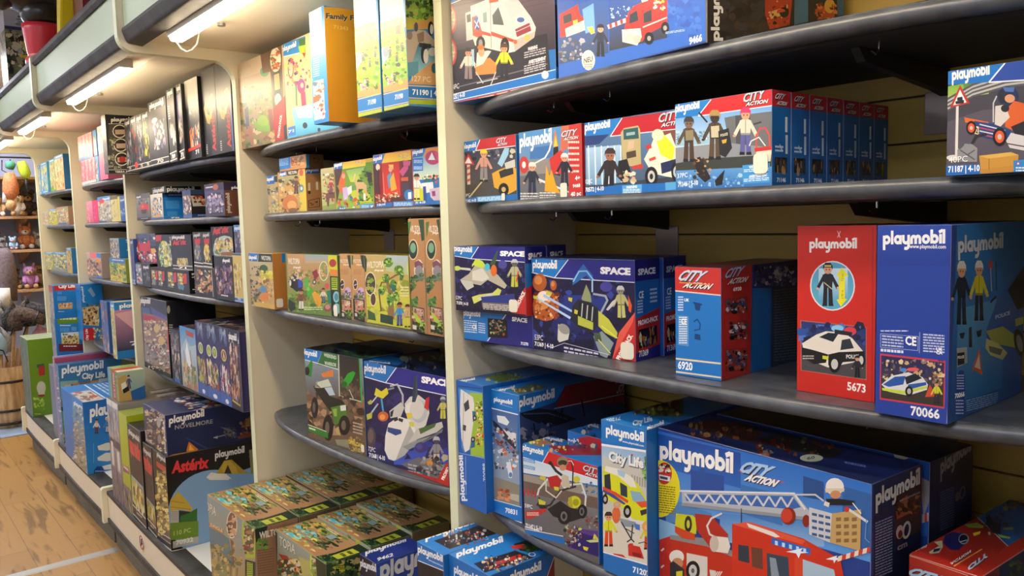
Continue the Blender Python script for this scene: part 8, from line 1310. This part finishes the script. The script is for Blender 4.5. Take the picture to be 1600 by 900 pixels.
for k, (x0, x1, y0, lab) in enumerate(((38.5, 42.5, 641, 'first green box at the far end of the base deck'), (43, 47, 646, 'second green box at the far end of the base deck'), (47.5, 52, 651, 'third green box, wide green side with farm pictures'))):
    b = px_box(lab, (x0, y0), (x1, y0+4), None, .33, Z=z5, Y=.9, xmin=XE0+.0, col='#6a8a24', H=.56, group='green farm boxes')
    a = b.art('F'); a.g('#5c6b48', '#3a4632'); a.busy(30, 4, 4, 96, 96, '#4a5838 #8a8a70 #343e2e #5c6a4c', 9, k); a.l('#a8b088', 6, '94,0 94,100'); a.l('#20261c', 6, '4,0 4,100')
    if k == 2:
        C = (30, 520, 5); a = b.art('R', C); a.g('#6f9620', '#5d8418'); a.p('#3a5a44', '136,248 195,240 195,270 140,276'); a.p('#a8302c', '150,265 200,258 200,330 154,338'); a.e('#b8b8a0', 172, 430, 36, 52); a.e('#8a2a2a', 172, 488, 26, 14); a.p('#b8bca8', '146,400 200,392 200,480 150,484'); a.busy(30, 115, 510, 200, 600, '#8ab034 #a8c050 #5a8a1c', 16, 3); a.tl(120, 632, 170, 642, 1, '#c8d8a0', 3)
    t = b.art('T'); t.fill('#a8b890')
# ================================================================== far end: plush shelves, barrel with hobby horses, hanging fleece
def fur(name, col, dark=.35): return mat(name, col, .9, spec=.1, noise=dark, scale=60, bump=.6)
F = dict(brown=fur('brown_plush', '#7a5638'), tan=fur('tan_plush', '#c69a62'), ginger=fur('ginger_plush', '#cf7c44'), white=fur('white_plush', '#e8e4de', .12), black=fur('black_plush', '#25201f'), grey=fur('grey_plush', '#8f8c8c'), pink=fur('pink_plush', '#d9a0b4', .15), lilac=fur('lilac_plush', '#b47cae', .2), lime=fur('lime_plush', '#b9d23a', .15), green=fur('green_plush', '#4f9a78', .2), blue=fur('pale_blue_plush', '#9fc0dc', .15), red=fur('red_plush', '#a83248', .2), dark=fur('dark_brown_plush', '#4a3526'))
WX = -8.62                                    # plane just in front of the plush shelves' fronts
def at(px, py, X=WX): return W(on_x(px, py, X))
# wall shelves of light wood
wood = mat('light_wood', '#b98d5c', .55, noise=.25, scale=6, stretch=(1, 8, 8))
SH = []
for py, lab in ((277, 'highest light wood shelf holding a hanging giraffe toy, far wall'), (338, 'light wood shelf with two dogs in dark caps on it'), (390, 'light wood shelf with ginger fox and small toys on it'), (452, 'lowest light wood shelf with white and black soft toys')):
    p = at(30, py); z = p.z
    e = empty('wall_shelf', (XL, 1.0, z), lab, 'shelf', 'wooden shelves on the far wall')
    box_mb(XL+.032, WX+.12, .35, YW-.01, z-.025, z, bev=.003).build('board', wood, e)
    for y in (.55, 1.25):
        MB().prism([(XL+.032, z-.026), (XL+.032, z-.15), (XL+.05, z-.15), (WX, z-.04), (WX, z-.026)], 'y', y-.012, y+.012).build('bracket', wood, e)
    SH.append(z)
def plush(px, zi, s, label, body, face, ear='round', extra=None, cap=None, dx=0., x=WX+.02):
    """sitting soft toy with head, ears, muzzle, paws"""
    z = SH[zi]+.004; y = at(px, 400, x).y
    o = empty('plush_toy', (x, y, z), label, 'soft toy', 'soft toys on the wooden shelves')
    MB().ball((x, y, z+.30*s), (.20*s, .22*s, .30*s)).build('body', F[body], o, True)
    MB().ball((x+.07*s, y-.02*s, z+.68*s), (.19*s, .21*s, .19*s)).build('head', F[body], o, True)
    MB().ball((x+.22*s, y-.03*s, z+.62*s), (.11*s, .12*s, .09*s)).build('muzzle', F[face], o, True)
    MB().ball((x+.325*s, y-.03*s, z+.65*s), .03*s).build('nose', F['black'], o, True)
    for q in (-1, 1):
        MB().ball((x+.24*s, y+q*.09*s-.02*s, z+.74*s), .022*s).build('eye', F['black'], o, True)
        if ear == 'round': MB().ball((x+.04*s, y+q*.17*s-.02*s, z+.86*s), (.05*s, .08*s, .09*s)).build('ear', F[body], o, True)
        elif ear == 'flop': MB().ball((x+.06*s, y+q*.22*s-.02*s, z+.64*s), (.08*s, .05*s, .15*s)).build('ear', F[face if face != 'white' else body], o, True)
        else: MB().tube([(x+.04*s, y+q*.13*s, z+.80*s), (x+.04*s, y+q*.17*s, z+1.0*s)], [.07*s, .008*s], 8).build('ear', F[body], o, True)
        MB().ball((x+.24*s, y+q*.15*s, z+.09*s), (.14*s, .09*s, .09*s)).build('foot', F[face], o, True)
        MB().tube([(x+.06*s, y+q*.18*s, z+.46*s), (x+.16*s, y+q*.22*s, z+.3*s), (x+.24*s, y+q*.16*s, z+.22*s)], [.08*s, .075*s, .06*s], 8).build('arm', F[body], o, True)
    if cap:
        MB().ball((x+.05*s, y-.02*s, z+.82*s), (.21*s, .225*s, .10*s)).build('cap', F[cap], o, True)
    return o
plush(2, 1, .22, 'tan dog with a dark cap at the left edge of the second shelf', 'tan', 'white', 'flop', cap='black')
plush(32, 1, .24, 'cream faced dog with a dark cap, right on the second shelf', 'white', 'tan', 'flop', cap='black')
plush(50, 1, .27, 'dark brown bear behind the dogs in caps', 'dark', 'tan', 'round', x=WX-.27)
plush(42, 2, .25, 'big ginger fox with pointed ears on the third shelf', 'ginger', 'white', 'point', x=WX-.12)
plush(22, 2, .13, 'pale blue small toy in front of the ginger fox', 'blue', 'pink', 'round', x=WX+.05)
plush(62, 2, .17, 'white and grey toy at the right of the ginger fox', 'white', 'grey', 'round', x=WX-.2)
plush(6, 2, .13, 'small spotted black and white toy left of the fox', 'grey', 'black', 'round')
plush(-4, 2, .18, 'red toy at the left edge of the third shelf', 'red', 'dark', 'round', x=WX-.22)
plush(20, 3, .21, 'brown monkey with black hair on the lowest shelf', 'brown', 'tan', 'round', cap='black', x=WX-.05)
plush(44, 3, .24, 'lilac owl on the lowest shelf', 'lilac', 'tan', 'point')
plush(60, 3, .24, 'brown bear beside the lilac owl', 'tan', 'brown', 'round', x=WX-.28)
# hanging toys
HX = WX+.22
def ah(px, py): return at(px, py, HX)
g = empty('plush_toy', ah(16, 264), 'ginger giraffe toy hanging head down under the green one', 'soft toy')
MB().tube([ah(15, 270), ah(16, 285), ah(17, 300), ah(16, 312)], [.035, .062, .066, .035], 12).build('body', F['ginger'], g, True)
MB().ball(ah(17, 320), (.05, .045, .055)).build('head', F['tan'], g, True)
for q in (9, 23): MB().tube([ah(q, 292), ah(q-1, 304), ah(q-1, 316)], [.022, .02, .024], 8).build('leg', F['white'], g, True)
MB().tube([ah(3, 250), ah(3, 266), ah(15, 272)], .005, 6).build('loop', F['black'], g)
g = empty('plush_toy', ah(16, 256), 'green netted toy hanging above the ginger giraffe', 'soft toy')
MB().tube([ah(9, 257), ah(16, 258), ah(23, 261)], [.03, .042, .03], 10).build('body', F['green'], g, True)
MB().tube([ah(16, 256), ah(16, 249)], .005, 6).build('loop', F['black'], g)
g = empty('plush_toy', ah(38, 262), 'lime green snake toy hanging beside the far divider', 'soft toy')
MB().tube([ah(33, 252), ah(36, 262), ah(40, 272), ah(42, 279)], [.03, .046, .046, .02], 10).build('body', F['lime'], g, True)
MB().tube([ah(41, 277), ah(41, 286), ah(44, 300)], [.012, .010, .010], 8).build('tail', F['black'], g, True)
tag(MB().tube([ah(20, 246)-Vector((0, .5, 0)), ah(20, 246)+Vector((0, .45, 0))], .008, 8).build('hanging_rail', M['black']), 'thin black rail from which soft toys hang', 'rail')
# posts holding that part of the wall display
box_post = box_mb(XL+.004, XL+.03, .30, YW-.02, 1.15, 2.45, bev=.002).build('display_board', mat('pale_display_board', '#aab4d0', .7, noise=.05)); tag(box_post, 'pale blue board behind the soft toys', 'display board')

# barrel with hobby horses
bc = (-7.82, .905, 0)
e = empty('barrel', (bc[0], bc[1], 0), 'pale wooden barrel with black hoops at the end of the aisle', 'barrel')
oak = mat('pale_barrel_wood', '#d2b183', .6, noise=.3, scale=5, stretch=(7, 7, .8), dark='#9a7648')
R0 = .182
prof = [(R0*.90, .0), (R0*1.02, .15), (R0*1.07, .26), (R0*1.02, .40), (R0*.93, .53)]
b_ = MB().lathe([(R0*.90, .009), (R0*1.0, .13), (R0*1.06, .26), (R0*1.02, .38), (R0*.94, .515), (R0*.905, .515), (R0*.96, .38), (R0*.84, .05)], bc, 36).build('staves', oak, e, True)
for z in (.045, .155, .395): 
    rr = R0*(.90+.16*(1-((z-.26)/.26)**2))+.003
    MB().tube([(bc[0]+rr*math.cos(t*6.2832/36), bc[1]+rr*math.sin(t*6.2832/36), z) for t in range(37)], .010, 6).build('hoop', M['black'], e, True)
def hobby(px, py, base, col, mane, label, X, bend=1, fz=.06, grp='hobby horses standing in the barrel'):
    h = at(px, py, X); foot = Vector((bc[0]+base[0], bc[1]+base[1], fz))
    o = empty('hobby_horse', foot, label, 'hobby horse', grp)
    MB().tube([foot, foot.lerp(h, .5), h-Vector((0, 0, .02))], .014, 10).build('stick', wood, o, True)
    d = Vector((.06, bend*.11, -.01))
    MB().tube([h-Vector((0, 0, .09)), h, h+Vector((.01, bend*.03, .06)), h+d+Vector((0, 0, .045)), h+d*1.9], [.055, .068, .07, .055, .042], 14).build('head', F[col], o, True)
    for q in (-1, 1): MB().tube([h+Vector((q*.03, 0, .10)), h+Vector((q*.04, -bend*.01, .17))], [.022, .003], 8).build('ear', F[col], o, True)
    MB().tube([h+Vector((0, -bend*.055, -.08)), h+Vector((0, -bend*.06, .03)), h+Vector((.01, -bend*.0, .125))], [.028, .036, .024], 8).build('mane', F[mane], o, True)
    c = h+d*1.25+Vector((0, 0, .02)); r = .062
    ring = [c+Vector((r*math.cos(t*6.2832/14), r*.5*math.sin(t*6.2832/14), r*math.sin(t*6.2832/14))) for t in range(15)]
    MB().tube(ring, .006, 6).build('bridle', M['black'], o)
    MB().tube([c+Vector((.04, 0, 0)), h+Vector((.06, -bend*.02, -.06)), h+Vector((.03, -bend*.05, -.16))], .005, 6).build('rein', M['black'], o)
    for q in (-1, 1): MB().ball(h+d*.6+Vector((.05, q*.02, .05)), .011).build('eye', M['black'], o, True)
hobby(22, 500, (.01, .0), 'dark', 'black', 'dark brown hobby horse head with bridle, nearest over the barrel', -7.76)
hobby(44, 493, (-.09, .04), 'black', 'dark', 'black hobby horse with a pale blaze, right over the barrel', -7.88)
hobby(-2, 536, (.05, -.03), 'blue', 'grey', 'pale grey blue hobby horse at the left edge above the barrel', -7.68, -1)
hobby(1, 500, (-.07, -.05), 'grey', 'black', 'grey hobby horse behind the pale one at the left edge', -7.95, -1)
hobby(64, 534, (-.06, .30), 'pink', 'pink', 'pale pink hobby horse between the black one and the far divider', -7.90, 1, .012, None)
for k, px in enumerate((10, 17, 26, 33)):
    t = at(px, 556-k*6, -7.86); f = Vector((bc[0]-.03, bc[1]-.075+.03*k, .06))
    tag(MB().tube([f, t], .012, 8).build('wooden_stick', wood), ['leftmost', 'second', 'third', 'rightmost'][k]+' bare wooden stick standing in the barrel', 'stick', 'wooden sticks in the barrel')
# hanging fleece
g = empty('fleece_coat', at(8, 440, -8.2), 'grey and white fleece coat hanging at the left edge of the photo', 'coat')
MB().tube([at(2, 388, -8.2), at(4, 400, -8.2), at(6, 430, -8.2), at(7, 470, -8.2)], [.05, .085, .10, .10], 14).build('grey_front', fur('mauve_fleece', '#75686c', .2), g, True)
MB().tube([at(11, 396, -8.18), at(15, 425, -8.18), at(17, 478, -8.18)], [.025, .034, .03], 12).build('white_edge', F['white'], g, True)
MB().tube([at(1, 450, -8.12), at(2, 482, -8.12)], [.07, .08], 12).build('white_lining', F['white'], g, True)

# ================================================================== big display toys on the canopy and the printed banner beyond
Xr = -4.62
redm = mat('red_vinyl', '#d0283c', .3, spec=.6); blk = mat('black_vinyl', '#1a1a1b', .28, spec=.6); yel = mat('yellow_vinyl', '#d9c413', .35)
zt = E(.8265)
g = empty('giant_toy', (-4.80, .83, zt), 'giant glossy toy with red boot and black upper part on the canopy', 'display toy')
c = W(on_x(70, 62, -4.72)); 
MB().lathe([(.070, .0), (.085, .01), (.088, .05), (.072, .068), (.075, .075), (.092, .20), (.094, .225), (.080, .225)], (-4.74, .83, zt), 28).build('red_boot', redm, g, True)
q = Vector((-4.74, .83, zt+.225))
MB().ball(q+Vector((.0, .0, .06)), (.105, .10, .085)).build('black_leg', blk, g, True)
MB().ball(q+Vector((-.02, -.03, .17)), (.15, .15, .12)).build('black_body', blk, g, True)
MB().tube([q+Vector((0, -.10, .15)), q+Vector((-.03, -.17, .12)), q+Vector((-.05, -.19, .08))], [.06, .055, .035], 14).build('black_arm', blk, g, True)
MB().prism([(.756, zt+.235), (.800, zt+.235), (.802, zt+.227), (.754, zt+.227)], 'x', -4.78, -4.70).build('boot_cuff', redm, g)
def frust(a, b, ha, hb):
    m_ = MB(); A = [m_.bm.verts.new((a[0]+sx*ha[0], a[1]+sy*ha[1], a[2])) for sx, sy in ((-1, -1), (1, -1), (1, 1), (-1, 1))]; B = [m_.bm.verts.new((b[0]+sx*hb[0], b[1]+sy*hb[1], b[2])) for sx, sy in ((-1, -1), (1, -1), (1, 1), (-1, 1))]
    m_.bm.faces.new(A); m_.bm.faces.new(B[::-1])
    for i in range(4): m_.bm.faces.new((A[i], A[(i+1) % 4], B[(i+1) % 4], B[i]))
    bmesh.ops.bevel(m_.bm, geom=m_.bm.edges[:], offset=.006, segments=2, affect='EDGES')
    return m_
pa = W(on_x(102, 57, -3.95)); pb = W(on_x(104, -10, -3.95))
g = empty('giant_toy', (pa.x, .79, zt), 'giant toy with yellow tapered arm leaning over the fascia edge', 'display toy')
frust((pa.x, pa.y, pa.z), (pb.x, pb.y+.01, pb.z+.06), (.036, .026), (.056, .036)).build('yellow_arm', yel, g)
pr = W(on_x(122, 12, -3.9))
frust((-3.80, .85, zt+.0005), (-3.80, .86, zt+.34), (.09, .05), (.11, .05)).build('dark_red_body', mat('dark_red_vinyl', '#6e2420', .35), g)
# banner with camouflage print on the far wall
camo = MB(); 
pb0 = on_x(0, 62, -8.9); pb1 = on_x(60, 170, -8.9)
bx = Box('tall camouflage patterned display carton on top of the far canopies', (-5.95, .80, zt+.0005), .22, .3, .40, '#4a4a3c')
a = bx.art('R'); a.fill('#2a2a26'); a.busy(160, 0, 0, 100, 100, '#8a8468 #c8c0a0 #1c1c1a #5a5a48 #b8b098 #3a3a34 #6a7058', 9, 3); a.busy(10, 20, 10, 90, 40, '#c8b040 #8a9aa8', 7, 4)
a = bx.art('F'); a.fill('#2a2a26'); a.busy(160, 0, 0, 100, 100, '#8a8468 #c8c0a0 #1c1c1a #5a5a48 #b8b098 #3a3a34 #6a7058', 9, 6)
b2_ = Box('navy lidded carton with grey pictures on the camouflage carton', (-5.95, .80, zt+.401), .22, .3, .12, '#aab0c4')
a = b2_.art('R'); a.g('#b0b4c8', '#98a0b8'); a.p('#23345e', '0,84 100,84 100,100 0,100'); a.busy(20, 20, 30, 60, 80, '#3a4a6a #d8dce4 #6a7a98', 9, 3)
# no-children sticker on the base board
o_ = Vector((-3.745, .911, E(-1.405)))
m_ = MB(); 
ring = [(o_.x+.030*math.cos(t*6.2832/24), o_.z+.034*math.sin(t*6.2832/24)) for t in range(24)]
m_.prism(ring, 'y', .8935, .8965); st = m_.build('warning_sticker', M['white']); tag(st, 'round white warning sticker with red ring on the cream base board', 'sticker')
s_y = .8925
rr = [Vector((o_.x+.027*math.cos(t*6.2832/24), s_y, o_.z+.031*math.sin(t*6.2832/24))) for t in range(25)]
rm = mat('red_ring', '#b0483c', .5); k_ = MB().tube(rr, .0022, 6).build('ring', rm, st)
kf = MB(); kf.tube([(o_.x+.004, s_y, o_.z+.017), (o_.x, s_y, o_.z), (o_.x-.007, s_y, o_.z-.018)], [.003, .003, .002], 6); kf.tube([(o_.x, s_y, o_.z+.004), (o_.x+.010, s_y, o_.z-.006)], .0026, 6); kf.build('pictogram', M['black'], st)
for _a in FACES: _a.done()
